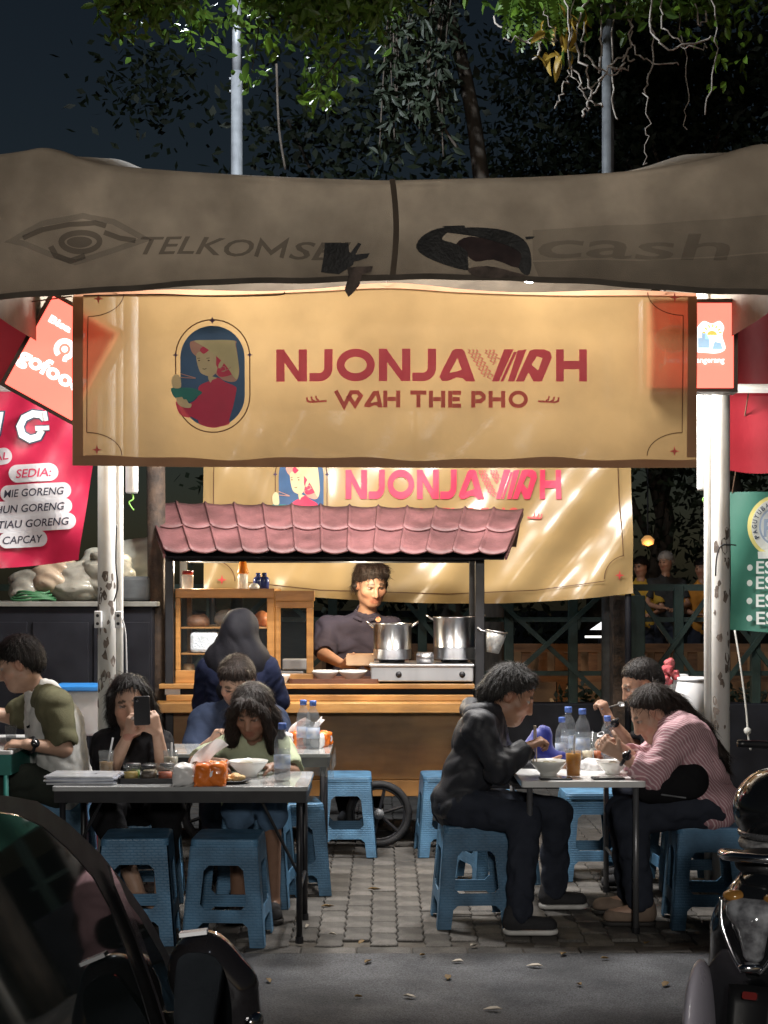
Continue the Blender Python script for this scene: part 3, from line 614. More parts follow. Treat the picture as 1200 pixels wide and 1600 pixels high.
pr.put('ghost_band', [poly([(830, 365), (1000, 352), (1200, 340), (1200, 398), (1000, 408), (830, 412)])], pm('faded_band', (.235, .195, .15), (.17, .14, .107), 9, .85, translu=.16, seethru=.78), can, lift=.0013)
pr.put('lower_band', [poly([(830, 414), (1000, 410), (1205, 400), (1205, 460), (1100, 455), (950, 447), (840, 438)])], pm('faded_lower_band', (.185, .15, .115), (.14, .115, .09), 9, .85, translu=.16, seethru=.7), can, lift=.0012)
# torn patches that stand proud of the canvas
pr.put('torn_patch', [poly([(508, 382), (545, 384), (546, 398), (556, 402), (552, 418), (530, 432), (502, 428), (506, 405)]), poly([(560, 384), (565, 386), (552, 408), (545, 404)]), poly([(540, 404), (578, 400), (574, 407), (556, 409), (560, 412), (540, 414)])], fab_patch, can, lift=.012)
pr.put('hanging_rag', [poly([(543, 423), (583, 421), (580, 430), (566, 434), (562, 450), (552, 462), (545, 468), (539, 458), (546, 456), (545, 436)])], fab_brown, can, lift=.03)
pr.put('torn_patch', [spoly([(650, 392), (658, 374), (682, 361), (715, 357), (700, 366), (690, 378), (712, 385), (730, 398), (722, 412), (732, 426), (700, 420), (668, 408)], 3)], fab_patch, can, lift=.006)
pr.put('torn_patch', [spoly([(692, 366), (730, 358), (775, 361), (808, 374), (824, 392), (828, 420), (822, 436), (808, 424), (812, 402), (780, 384), (740, 372)], 3), poly([(690, 357), (725, 355), (727, 360), (702, 361)]), poly([(818, 376), (833, 375), (830, 379), (820, 380)])], fab_patch, can, lift=.008)
pr.put('torn_patch', [spoly([(735, 372), (785, 384), (812, 402), (808, 424), (770, 410), (742, 412), (725, 398), (712, 385)], 3)], pm('maroon_patch', (.06, .035, .033), (.03, .018, .018), 12, .75, translu=.2), can, lift=.004)
pr.put('torn_patch', [spoly([(730, 424), (760, 420), (800, 430), (818, 436), (790, 439), (745, 437)], 3)], fab_brown, can, lift=.007)
# ================================================================ posts of the stall tent
PDp = 7.75
for px, lab in ((167, 'chipped white tent post beside the phone woman carrying switch boxes'), (1126, 'peeling white tent post behind the woman in the pink shirt')):
    x = at(px, 0, PDp).x; t = thing('tent_post', lab, 'post', (x, PDp, 0), 'white tent posts')
    m = MB(); m.cyl((x, PDp, .012), (x, PDp, 3.18), .046, n=20); m.build('tube', M['white_post'], t, smooth=True)
    m = MB(); m.cyl((x + .058 * (1 if px < 600 else -1), PDp + .03, 0.02), (x + .058 * (1 if px < 600 else -1), PDp + .03, 3.15), .02, n=12); m.build('conduit', M['white_post'], t, smooth=True)
    m = MB(); m.box((x, PDp, .006), (.16, .16, .012)); m.build('base_plate', M['galv'], t)
    rg = random.Random(px); fl_ = pm('bare_rusty_patch', (.16, .13, .11), (.08, .065, .055), 30, .9)
    for k in range(34):
        z0 = at(0, rg.uniform(830, 1160) if px > 600 else rg.uniform(900, 1120), PDp).z; a = rg.uniform(200, 345); s = rg.uniform(.006, .02); m = MB(); n = 8; vs = []
        for i in range(n):
            th = 2 * PI * i / n; rr = s * rg.uniform(.5, 1.2); aa = R(a) + rr * math.cos(th) / .046; vs.append((x + .0467 * math.cos(aa), PDp + .0467 * math.sin(aa), z0 + 1.9 * rr * math.sin(th)))
        m.add(vs, [tuple(range(n))]); m.build('flake', fl_, t)
    if px < 600:
        for bx in (154, 186):
            p = at(bx, 968, PDp - .06); m = MB(); m.box(p, (.035, .05, .085)); s = m.build('switch_box', M['white'], t, bevel=.004)
            for k in (-1, 1): m = MB(); m.cyl(p + V((0, -.026, k * .02)), p + V((0, -.031, k * .02)), .008, n=10); m.build('socket', M['black_metal'], s)
        m = MB(); m.tube(smooth_pts([at(190, 965, PDp - .08), at(196, 990, PDp - .06), at(198, 1050, PDp - .05), at(200, 1110, PDp - .04)], 5), .004, 6); m.build('cable', M['white'], t, smooth=True)
        m = MB(); m.tube(smooth_pts([at(182, 820, PDp - .05), at(181, 880, PDp - .05), at(184, 915, PDp - .05), at(178, 940, PDp - .05)], 5), .004, 6); m.build('cable', M['black_metal'], t, smooth=True)
    else:
        m = MB(); m.tube(smooth_pts([at(1150, 852, PDp - .06), at(1128, 852, PDp - .07), at(1120, 870, PDp - .07), at(1118, 900, PDp - .06)], 5), .004, 6); m.build('cable', M['black_metal'], t, smooth=True)
beam = thing('tent_beam', 'white horizontal tube beam joining the two white posts under the awning', 'beam', (0, PDp, 3.1))
m = MB(); m.cyl((at(120, 0, PDp).x, PDp, 3.19), (at(1170, 0, PDp).x, PDp, 3.19), .03); m.build('tube', M['white_post'], beam, smooth=True)
# ================================================================ main banner
B1 = 7.2
def b1w(px, py): return .016 * math.sin(px * .0062 + .8) + .007 * math.sin(px * .017 + py * .012) + .010 * math.exp(-((px - 215 - (py - 455) * .25) / 40) ** 2) + .008 * math.sin(py * .02)
def b1(px, py, h=0): p = at(px, py, B1); p.y += b1w(px, py) - h; return p
ban = pm('banner_cloth', (.39, .255, .115), (.335, .213, .092), 2.6, .55, bump=.08, bscale=30, translu=.18, seethru=.03, ramp=(.2, .8))
speckle(ban, 3, .86, 1.05, .4, .6, 8)
red_p = pm('banner_red', (.74, .055, .125), (.66, .045, .105), 6, .55, translu=.14, seethru=.06)
rust_p = pm('banner_rust_red', (.68, .085, .08), None, 6, .55, translu=.14, seethru=.06)
blue_p = pm('banner_blue', (.05, .12, .25), None, 6, .55, translu=.12)
line_p = pm('banner_line', (.13, .06, .03), None, 6, .6, translu=.4)
cream_p = pm('banner_cream', (.75, .66, .36), None, 6, .55, translu=.12)
pink_p = pm('banner_pink', (.68, .36, .27), None, 6, .55, translu=.12)
teal_p = pm('banner_teal', (.035, .24, .21), None, 6, .55, translu=.12)
dot_p = pm('banner_violet', (.1, .06, .13), None, 6, .55, translu=.4)
skin_p = pm('banner_skin', (.76, .62, .36), None, 6, .55, translu=.12)
bn = thing('main_banner', 'wide ochre cloth banner with red lettering hung under the canvas awning', 'banner', (0, B1, at(0, 730, B1).z))
btop = curve1([(112, 462), (200, 459), (350, 461), (480, 456), (605, 451), (720, 458), (860, 461), (1000, 461), (1091, 462)])
bbot = curve1([(112, 727), (300, 729), (600, 731), (900, 731), (1091, 730)])
m = MB(); m.grid(lambda u, v: b1(112 + 978 * u, bbot(112 + 978 * u) + (btop(112 + 978 * u) - bbot(112 + 978 * u)) * v), 120, 36); m.build('cloth', ban, bn, smooth=True)
hem_m = pm('banner_hem', (.34, .19, .1), (.28, .15, .08), 4, .6, translu=.25)
m = MB(); m.grid(lambda u, v: b1(112.5 + 977 * u, bbot(112 + 978 * u) - 14 * v - (2 * math.sin(u * 19) + 1.5 * math.sin(u * 43)) * v, .003), 120, 2); m.build('hem', hem_m, bn, smooth=True)
for x0, x1 in ((112.5, 129), (1075, 1089.5)): m = MB(); m.grid(lambda u, v: b1(x0 + (x1 - x0) * u, 464 + 250 * v, .0035), 2, 30); m.build('hem', hem_m, bn, smooth=True)
m = MB(); m.grid(lambda u, v: b1(112 + 978 * u, btop(112 + 978 * u) - (7 + 5 * math.sin(u * 9) ** 2) * v + 2, -.012 - .01 * v), 100, 3); m.build('hem', pm('banner_top_hem', (.52, .28, .17), None, 4, .6, translu=.3), bn, smooth=True)
def star(cx, cy, r, k=.32): return poly([(cx + (r if i % 2 == 0 else r * k) * math.cos(PI * i / 4 - PI / 2), cy + (r if i % 2 == 0 else r * k) * math.sin(PI * i / 4 - PI / 2)) for i in range(8)])
# --- artwork functions shared by both banners: T maps main-banner pixels to the sheet's own pixels
def artwork(P, parent, T, lets=True):
    def tf(sh): return [T(x, y) for x, y in sh[0]], sh[1]
    def put(name, shapes, mat): P.put(name, [tf(s) for s in (shapes if isinstance(shapes, list) else [shapes])], mat, parent)
    stad = lambda x0, x1, y0, y1, r, n=12: arc(x1 - r, y0 + r, r, r, -90, 0, n) + arc(x1 - r, y1 - r, r, r, 0, 90, n) + arc(x0 + r, y1 - r, r, r, 90, 180, n) + arc(x0 + r, y0 + r, r, r, 180, 270, n)
    put('emblem_field', poly(stad(282, 382.5, 509.5, 667, 50)), blue_p)
    put('emblem_ring', stroke(arc(332.5, 558, 58, 58, -180, 0, 22) + arc(332.5, 617, 58, 58, 0, 168, 20), 1.9), line_p)
    put('emblem_ring', stroke([(274.5, 558), (274.5, 585)], 1.9), line_p)
    put('emblem_star', [star(332, 501, 5.5, .5), star(274.5, 555, 5, .4), star(390.5, 555, 5, .4)], dot_p)
    put('hat', spoly([(297, 537), (303, 533), (325, 532), (366, 532.5), (369, 540), (372, 560), (374, 580), (371, 593), (364, 597), (352, 595), (342, 589), (310, 560), (300, 550)], 4), pink_p)
    put('tunic', spoly([(326, 596), (340, 590), (352, 597), (368, 604), (369, 612), (364, 635), (358, 655), (358, 662), (345, 666), (332, 668), (318, 665), (310, 660), (306, 648), (294, 652), (282, 648), (276, 638), (275, 626), (290, 632), (308, 622), (310, 606), (316, 600)], 3), red_p)
    put('hair', spoly([(313, 546), (322, 541), (334, 548), (350, 560), (362, 572), (366, 582), (355, 588), (342, 588), (338, 575), (336, 560), (320, 548)], 4), red_p)
    put('face', spoly([(307, 555), (312, 550), (318, 552), (326, 547), (334, 551), (338, 558), (338, 570), (340, 575), (338, 582), (332, 588), (326, 588), (322, 587), (314, 583), (310, 574), (308, 566)], 4), skin_p)
    put('hair', [spoly([(313, 547), (322, 541), (328, 546), (320, 553), (316, 552)], 3)], red_p)
    put('collar', spoly([(326, 587), (334, 589), (339, 591), (332, 594), (329, 598), (326, 593)], 3), skin_p)
    put('ear', spoly([(342, 570), (347, 563), (350, 567), (347, 573), (342, 576)], 4), skin_p)
    put('hat', spoly([(304, 533), (325, 532), (364, 532.5), (368, 540), (372, 560), (373.5, 580), (371, 592), (366, 590), (352, 570), (330, 550), (315, 540)], 4), cream_p)
    put('curl', stroke(arc(349, 577, 4, 4, 180, 480, 14) + [(356, 578), (361, 574)], 1), pink_p)
    put('face_line', [stroke([(308.5, 560.5), (313, 560)], .8), stroke([(323, 560.5), (328, 559.8)], .8), poly(arc(311.5, 564, 1.6, 1, 0, 360, 8)[:-1]), poly(arc(326.5, 564, 1.8, 1.1, 0, 360, 8)[:-1]), stroke([(317, 576.5), (320, 577.5), (323, 576)], 1)], line_p)
    put('bowl', spoly([(267, 607), (280, 606), (300, 606.5), (316, 613), (308, 620), (299, 627), (284, 626), (272, 620)], 3), teal_p)
    put('hand', [spoly([(275, 621), (279, 623), (284, 620), (287, 624), (291, 624), (295, 630), (299, 631), (297, 637), (285, 636), (277, 630)], 3), spoly([(271, 606), (268, 598), (269, 590), (275, 585), (281, 588), (283, 597), (282, 606)], 3)], skin_p)
    put('chopstick', [stroke([(282, 584), (306, 591)], 1.1), stroke([(283, 590), (306, 591.5)], 1.1)], pink_p)
    if not lets: return
    y0, y1, W = 547, 597, 13
    N = lambda x0, x1: [poly([(x0, y0), (x0 + W, y0), (x0 + W, y1), (x0, y1)]), poly([(x1 - W, y0), (x1, y0), (x1, y1), (x1 - W, y1)]), poly([(x0 + W * .9, y0), (x1 - W * .9, y1 - 14), (x1 - W * .9, y1), (x1 - W * 1.1, y1), (x0 + W * .9, y0 + 19)])]
    J = lambda x0, x1: [stroke([(x1 - W / 2, y0), (x1 - W / 2, 574)] + arc(x1 - W / 2 - 14, 576, 14, 14.5, 0, 90, 8)[1:] + [(x0, 590.5)], W)]
    def Aw(xl, xr, flip=1):   # rounded A with a swung crossbar
        xm = (xl + xr) / 2
        return [stroke([(xr - 3, 597), (xr - (xr - xl) * .32, 551), (xm + 1, 547 + 8), (xl + 9, 583), (xl + 8, 590), (xl + 16, 591), (xm + 6, 586), (xr - 14, 590)], 11.5)]
    def Ar(xl, xr):           # the reversed looped A
        return [stroke([(xl + 3, 597), (xl + 24, 556), (xl + 36, 553), (xl + 49, 558), (xl + 50, 568), (xl + 40, 592), (xl + 26, 577)], 11)]
    put('letter', N(432, 480), red_p); put('letter', J(484, 520), red_p)
    put('letter', stroke(arc(556, 572, 23.5, 19, 0, 360, 36)[:-1], 12.5, True), red_p)
    put('letter', N(592, 641), red_p); put('letter', J(644, 681), red_p)
    put('letter', [holed2d([(686, 591), (689, 583), (706, 550), (711, 547), (721, 547), (725, 550), (742, 597), (728, 597), (722, 592), (713, 591), (701, 596), (691, 597)], [(702, 584), (714, 561), (721, 579), (712, 582)])], red_p)
    wv = lambda x, y, L, k: stroke([(x + k * i * .62 + 2.4 * math.sin(i * 1.0), y + i) for i in range(0, L, 1)], 1.2)
    put('letter', [wv(731 + 6 * i, 548, 46 - 3 * abs(i - 1), 1) for i in range(3)] + [wv(757 + 6 * i, 548, 24 - 4 * i, 1) for i in range(3)], red_p)
    put('letter', [poly([(787, 547), (802, 547), (779, 597), (768, 597)]), poly([(802, 551), (807, 551), (786, 597), (781, 597)]), poly([(808, 549), (822, 547), (803, 597), (793, 597)])], red_p)
    put('letter', [holed2d([(805, 597), (827, 549), (834, 547), (850, 547), (859, 551), (861.5, 560), (846, 597), (833, 597), (825, 583), (818, 597)], [(838, 558), (847, 560.5), (840, 580), (830, 571)])], red_p)
    put('letter', [poly([(868, 547), (880, 547), (880, 597), (868, 597)]), poly([(904, 547), (916, 547), (916, 597), (904, 597)]), poly([(880, 565), (904, 565), (904, 578), (880, 578)])], red_p)
    yy0, yy1, w2 = 612, 638, 6.4
    S = lambda *p: stroke(list(p), w2)
    put('letter', [S((525, 612), (538, 636), (549, 614.5), (559, 614.5), (564, 620), (555, 635), (544, 619))], rust_p)
    put('letter', [holed2d([(569, 637), (570, 633), (583, 613), (592, 612), (598, 638), (591, 638), (589, 635), (584, 635), (577, 638)], [(579, 631), (587.5, 619), (590, 629)])], rust_p)
    put('letter', [S((602, 612), (602, 638)), S((605.5, 625), (618.5, 625)), S((622, 612), (622, 638))], rust_p)
    put('letter', [S((641, 615), (666, 615)), S((653.5, 618.5), (653.5, 638))], rust_p)
    put('letter', [S((673, 612), (673, 638)), S((676.5, 625), (688.5, 625)), S((692, 612), (692, 638))], rust_p)
    put('letter', [S((703, 612), (703, 638)), S((706.5, 615), (720, 615)), S((706.5, 625), (718, 625)), S((706.5, 635), (720, 635))], rust_p)
    put('letter', [S((739, 612), (739, 638)), stroke([(742.5, 615.2), (750, 615.2), (755, 619), (755, 624), (750, 628), (742.5, 628)], w2)], rust_p)
    put('letter', [S((766, 612), (766, 638)), S((769.5, 625), (782, 625)), S((785.5, 612), (785.5, 638))], rust_p)
    put('letter', stroke(arc(809, 625, 12, 10.5, 0, 360, 26)[:-1], 6, True), rust_p)
    put('flourish', [stroke([(480, 622), (481, 628), (486, 629.5), (511, 628)], 3), stroke([(487, 621), (488, 626), (492, 628)], 2.6), stroke([(494, 620), (495, 625), (499, 627)], 2.6)], rust_p)
    put('flourish', [stroke([(872, 622), (871, 628), (866, 629.5), (840, 628)], 3), stroke([(865, 621), (864, 626), (860, 628)], 2.6), stroke([(857, 620), (856, 625), (852, 627)], 2.6)], rust_p)
P1 = Print(b1); artwork(P1, bn, lambda x, y: (x, y))
[P1.put('frame_line', q_, line_p, bn) for q_ in [stroke(arc(138, 459, 55, 36, 0, 90, 10), 1.4), stroke([(138, 495), (136, 676)], 1.4), stroke(arc(136, 712, 55, 36, -90, 0, 10), 1.4), stroke(arc(1066, 712, 55, 36, 180, 270, 10), 1.4), stroke([(1066, 676), (1066, 494)], 1.4), stroke(arc(1066, 458, 55, 36, 90, 180, 10), 1.4)]]
P1.put('corner_star', [star(154, 467, 8), star(152, 703, 8), star(1053, 466, 8), star(1054, 705, 8)], rust_p, bn)
# tension cords of the main banner
for k, pts in enumerate(([(130, 462), (250, 460), (330, 463), (432, 461), (445, 456)], [(112, 463), (60, 470), (8, 476)])):
    m = MB(); m.tube(smooth_pts([at(x, y, B1 - .012) for x, y in pts], 6), .0035, 6); m.build('cord', pm('brown_cord', (.12, .07, .045), None, 9, .8), bn, smooth=True)
for px in (180, 605, 1040):
    p = b1(px, btop(px) - 3, -.02); m = MB(); m.tube([p, V((p.x, PDp - .03 if abs(px - 600) < 460 else PDp, 3.165))], .003, 6); m.build('tie', MATS['brown_cord'], bn)
# ================================================================ second banner behind the cart
B2 = 10.35
def b2w(px, py):
    q = (px - 700) - (940 - py) * .75; f = 1 / (1 + math.exp(-(px - 640) / 60)); g_ = 1 / (1 + math.exp((px - 520) / 70))
    return .035 * f * math.sin(q * .052 + .4) * (.4 + .6 * (py - 700) / 240) + .016 * f * math.sin(q * .024) + .014 * math.sin(px * .021 + py * .03)  + .018 * g_ * math.sin((px + py * .35) * .07) + .003 * math.sin(px * .05 - py * .06)
def b2(px, py, h=0): p = at(px, py, B2); p.y += b2w(px, py) - h; return p
ban2 = pm('glossy_banner_vinyl', (.4, .275, .125), (.345, .235, .105), 2.5, .23, bump=.03, bscale=16, translu=.12, rvar=.05, detail=2)
bk = thing('glossy_banner', 'shiny creased ochre vinyl banner hanging behind the food cart', 'banner', (at(655, 0, B2).x, B2, at(0, 940, B2).z))
b2bot = curve1([(318, 920), (420, 928), (600, 940), (760, 943), (880, 938), (993, 927)])
m = MB(); m.grid(lambda u, v: b2(318 + 672 * u + 6 * v * (0 if u < .5 else -1), b2bot(318 + 674 * u) + (642 - b2bot(318 + 674 * u)) * v), 150, 70); m.build('cloth', ban2, bk, smooth=True)
P2 = Print(b2)
artwork(P2, bk, lambda x, y: (540 + (x - 432) * .696, 757 + (y - 572) * .92))
[P2.put('frame_line', q_, line_p, bk) for q_ in [stroke([(336, 660), (334, 875)], 1.3), stroke(arc(330, 908, 38, 33, -85, 0, 10), 1.3), stroke([(960, 660), (972, 868)], 1.3), stroke(arc(978, 905, 36, 37, 180, 262, 10), 1.3), stroke([(372, 908), (500, 922), (700, 928), (840, 922), (942, 908)], 1.3)]]
P2.put('corner_star', [star(347, 906, 8), star(967, 899, 8)], rust_p, bk)
for px in (330, 984):
    p = b2(px, 645, 0); m = MB(); m.cyl(V((p.x, B2 + .07, 0)), V((p.x, B2 + .07, p.z + .05)), .022, n=10); m.build('support_pole', M['dark'], bk, smooth=True)
p, q = b2(330, 643), b2(984, 643); m = MB(); m.cyl((p.x - .05, B2 + .045, p.z), (q.x + .05, B2 + .045, q.z), .018, n=8); m.build('support_rail', M['dark'], bk)
# ================================================================ lit sign boxes
def lightbox(cx, cy, w_, h_, ang, d, label, fn):
    """panel in its own pixel frame centred on cx, cy"""
    c, s = math.cos(R(ang)), math.sin(R(ang))
    def S(x, y, h=0): x2 = cx + (x - cx) * c - (y - cy) * s; y2 = cy + (x - cx) * s + (y - cy) * c; p = at(x2, y2, d); p.y -= h; return p
    t = thing('sign_box', label, 'lightbox', at(cx, cy + h_ / 2, d + .06))
    f_ = 6; ux = (S(cx + 1, cy) - S(cx, cy)); uy = (S(cx, cy - 1) - S(cx, cy)); m = MB()
    m.holed([(-w_ / 2, -h_ / 2), (w_ / 2, -h_ / 2), (w_ / 2, h_ / 2), (-w_ / 2, h_ / 2)], [[(-w_ / 2 + f_, -h_ / 2 + f_), (w_ / 2 - f_, -h_ / 2 + f_), (w_ / 2 - f_, h_ / 2 - f_), (-w_ / 2 + f_, h_ / 2 - f_)]], S(cx, cy, -.11) , ux, uy, -.12 if ux.cross(uy).y > 0 else .12)
    m.build('frame', pm('sign_frame', (.12, .075, .055), (.08, .05, .04), 9, .5), t, bevel=.003)
    m = MB(); m.grid(lambda u, v: S(cx - w_ / 2 + f_ * .9 + (w_ - 1.8 * f_) * u, cy + h_ / 2 - f_ * .9 - (h_ - 1.8 * f_) * v), 4, 4); m.build('lit_face', pm('lit_red_face', (1, .12, .085), (.95, .11, .08), 3, .35, emit=2.6), t)
    m = MB(); m.box(S(cx, cy, -.112), (1, 1, 1)) if False else m.add([S(cx + a * w_ / 2, cy + b * h_ / 2, -.108) for a, b in ((-1, 1), (1, 1), (1, -1), (-1, -1))], [(0, 1, 2, 3)]); m.build('back_panel', M['dark'], t)
    fn(Print(S, .0006), t); return t
lit_white = pm('lit_white_print', (1, .93, .92), (.97, .9, .9), 3, .4, emit=1.6)
lit_pink = pm('lit_pale_print', (1, .78, .55), None, 3, .4, emit=.95)
def gf(P, t):
    P.put('lettering', text2d('gofood', 36, 596, 24, 112, bold=.04), lit_white, t)
    P.put('emblem', [stroke(arc(94, 546, 13, 13, -250, 60, 20), 8), poly(arc(94, 546, 5, 5, 0, 360, 14)[:-1]), stroke([(101, 556), (103, 563)], 7)], lit_white, t)
    P.put('lettering', text2d('Bisa di', 50, 520, 11, 62, bold=.04), lit_white, t)
lightbox(98, 560, 132, 168, 29, 7.27, 'tilted red lit sign box with white delivery lettering behind the banner edge', gf)
def fc(P, t):
    P.put('oval', stroke(arc(1052, 530, 28, 20, 0, 360, 30)[:-1], 3, True), lit_pink, t)
    P.put('oval', poly(arc(1052, 530, 26, 18, 0, 360, 30)[:-1]), pm('lit_oval', (1, .42, .22), None, 3, .4, emit=.9), t)
    P.put('lettering', [text2d('Food', 1038, 533, 11, 32, bold=.04), text2d('Court', 1040, 547, 10, 36, bold=.04)], pm('lit_red_print', (.8, .1, .08), None, 3, .4, emit=.6), t)
    P.put('sticker', [spoly([(1086, 548), (1084, 522), (1092, 508), (1100, 502), (1112, 506), (1124, 502), (1131, 512), (1128, 525), (1133, 545), (1120, 552), (1100, 551)], 4)], lit_white, t)
    P.put('skyline', [poly([(1090, 544), (1090, 528), (1096, 528), (1096, 518), (1102, 518), (1102, 530), (1108, 530), (1108, 544)]), poly([(1112, 546), (1116, 534), (1126, 536), (1129, 546)])], pm('lit_blue_print', (.45, .72, .95), None, 3, .4, emit=.8), t)
    P.put('sun', [poly(arc(1112, 524, 8, 7, -180, 0, 10))] + [stroke([(1112 + 10 * math.cos(R(a)), 522 + 10 * math.sin(R(a))), (1112 + 15 * math.cos(R(a)), 522 + 15 * math.sin(R(a)))], 2.4) for a in (-170, -140, -112, -85, -58, -30, -8)], pm('lit_amber_print', (1, .7, .15), None, 3, .4, emit=.9), t)
    P.put('lettering', [text2d('Juara Di Tangerang', 1036, 567, 8.5, 95, bold=.012)], lit_white, t)
    P.put('tick', [poly([(1028, 568), (1040, 570), (1034, 574), (1030, 580)])], lit_pink, t)
lightbox(1078, 540, 148, 145, 0, 7.26, 'square red lit food court sign box half hidden by the ochre banner', fc)
for cx, px in ((98, 160), (1078, 1120)):      # the arms that carry the boxes stay with the posts
    pass
# ================================================================ lamps under the awning (hidden behind the main banner)
def bulb(x, y, z, power, col, label, top):
    t = thing('hanging_bulb', label, 'lamp', (x, y, z))
    m = MB(); m.lathe([(0, -.045), (.03, -.035), (.042, 0), (.032, .035), (.018, .05)], (x, y, z), 16); m.build('bulb', pm('bulb_glow', (1, .95, .88), None, 3, .4, emit=2.5), t, smooth=True)
    m = MB(); m.cyl((x, y, z + .05), (x, y, z + .1), .022); m.build('socket', M['white'], t)
    m = MB(); m.cyl((x, y, z + .1), (x, y, top), .004, n=6); m.build('cord', M['black_metal'], t)
    lamp('bulb_light', (x, y, z - .1), power, col, t, .2)
bulb(-.62, 7.9, 3.14, POWER['canopy'], (1, .975, .95), 'white bulb hanging on a cord under the awning above the left tables', 3.52)
bulb(.75, 7.9, 3.14, POWER['canopy'], (1, .975, .95), 'white bulb hanging on a cord under the awning above the right table', 3.52)
bulb(-1.72, 7.6, 2.6, POWER['left'], (1, .95, .88), 'added unseen white bulb on a long cord behind the tilted sign box', 3.3)  # added bulb, out of sight, to brighten the diners at the left
bulb(1.39, 7.6, 2.68, POWER['left'], (1, .95, .88), 'added unseen white bulb on a long cord behind the square sign box', 3.3)  # added bulb, out of sight, to brighten the pink diner and posts
for px, y0, y1, lab in ((206, 724, 771, 'short white plastic tube hanging beside the left white post'), (1099, 724, 766, 'short white plastic tube hanging beside the right white post')):
    p = at(px, y1, 7.95); q = V((p.x, 7.95, 3.28)); t = thing('hanging_tube', lab, 'tube', p, 'white tubes hanging by the posts')
    m = MB(); m.lathe([(.028, 0), (.033, .01), (.033, q.z - p.z)], p, 14); m.build('sleeve', M['white'], t, smooth=True)
    m = MB(); rg = random.Random(px)
    m.tube(smooth_pts([p + V((0, 0, .01)), p + V((.01, -.02, -.03)), p + V((-.01, -.03, -.05)), p + V((.015, -.03, -.09 if px < 600 else -.08))], 5), .004, 5); m.build('string', pm('green_string', (.2, .45, .08), None, 9, .7), t, smooth=True)
# ================================================================ red tents and side banners
red_t = pm('red_tarp', (.4, .03, .045), (.3, .02, .03), 3, .4, bump=.12, bscale=14, translu=.25)
for px0, px1, lab in ((-160, 128, 'red tarpaulin tent valance behind the tilted sign box'), (1140, 1400, 'red tarpaulin tent valance beside the square food court sign')):
    t = thing('red_tent', lab, 'tent', (at((px0 + px1) / 2, 0, 8.6).x, 8.6, 0), 'red tents of the neighbouring stalls')
    m = MB(); m.grid(lambda u, v: at(px0 + (px1 - px0) * u, (735 if px0 > 600 else 606) - ((735 if px0 > 600 else 606) - 425) * v + 5 * math.sin(u * 9), 8.6) + V((0, .008 * math.sin(u * 15 + v) + .01 * math.sin(v * 5), 0)), 40, 12); m.build('valance', red_t, t, smooth=True)
    a, b = at(px0, 424, 8.6), at(px1, 424, 8.6); m = MB(); m.grid(lambda u, v: V((a.x + (b.x - a.x) * u, 8.6 + 3 * v, a.z + .8 * v - .1 * math.sin(PI * v) - .05 * math.sin(PI * u))), 20, 12); m.build('roof', red_t, t, smooth=True)
    z_ = at(0, 607, 8.5).z; a, b = at(px0, 0, 8.5), at(px1 if px0 > 0 else 150, 0, 8.5); m = MB(); m.cyl((a.x, 8.5, z_), (b.x, 8.5, z_), .025, n=14); m.build('crossbar', M['white_post'], t, smooth=True)
    lp = px0 + 20 if px0 < 0 else px1 - 20; a = at(lp, 0, 8.65); m = MB(); m.cyl((a.x, 8.65, 0), (a.x, 8.65, at(0, 428, 8.65).z), .03, n=12); m.build('post', M['white_post'], t, smooth=True)
RB = 8.3
def rb(px, py, h=0): p = at(px, py, RB); s = (py - 620) / 260; p.y += .022 * math.sin(px * .04 - py * .03) * s + .006 * math.sin(px * .09 + py * .05) - h; return p
rbm = pm('red_banner_vinyl', (.62, .03, .09), (.5, .02, .065), 3, .3, bump=.12, bscale=13, translu=.3, rvar=.06)
t = thing('menu_banner', 'crimson vinyl menu banner with fried noodle names on pale pills', 'banner', (at(60, 0, RB).x, RB, at(0, 885, RB).z))
rbr = curve1([(615, 166), (690, 154), (760, 140), (880, 124)]); rbo = curve1([(-140, 893), (0, 888), (70, 882), (130, 874)])
m = MB()
def rbg(u, v):
    py = 612 + (882 - 612) * (1 - v); xr = rbr(py); px = -160 + (xr + 160) * u; return rb(px, 612 + (rbo(px) - 612) * (1 - v))
m.grid(rbg, 44, 34); m.build('cloth', rbm, t, smooth=True)
P3 = Print(rb, .0014); pill = pm('banner_pale_pill', (.72, .73, .76), None, 4, .3, translu=.3); ink = pm('banner_ink', (.03, .03, .05), None, 4, .4); rink = pm('banner_crimson_ink', (.5, .03, .09), None, 4, .4); outl = pm('banner_outline', (.03, .05, .09), None, 4, .4)
def pillrow(x0, x1, yc, h, s, tx, tw, th, mat=ink, slope=-3.2):
    P3.put('pill', rot2(poly(rrect(x0, yc - h, x1, yc + h, h * .98, 6)), (x0 + x1) / 2, yc, slope), pill, t); P3.put('lettering', rot2(text2d(s, tx, yc + th / 2, th, tw, bold=.012, shear=.22), (x0 + x1) / 2, yc, slope), mat, t)
pillrow(-50, 20, 716, 13, 'SPESIAL', -52, 66, 11, rink, -8); pillrow(14, 91, 739, 14, 'SEDIA:', 25, 56, 13, rink); pillrow(0, 112, 769, 13, 'MIE GORENG', 5, 96, 11.5)
pillrow(-30, 114, 794, 12.5, 'BIHUN GORENG', -22, 125, 11.5); pillrow(-40, 120, 818, 13, 'KWETIAU GORENG', -40, 150, 11.5); pillrow(0, 75, 843, 12.5, 'CAPCAY', 6, 62, 11.5)
gl = lambda w_: [stroke([(72, 657), (66, 650), (54, 648), (40, 654), (33, 667), (36, 680), (47, 687), (60, 684), (66, 674)], w_), stroke([(56, 671), (78, 671)], w_ * .7), stroke([(72, 645), (74, 660)], w_ * .6), stroke([(-2, 648), (2, 648), (-4, 676), (-14, 688), (-30, 686)], w_)]
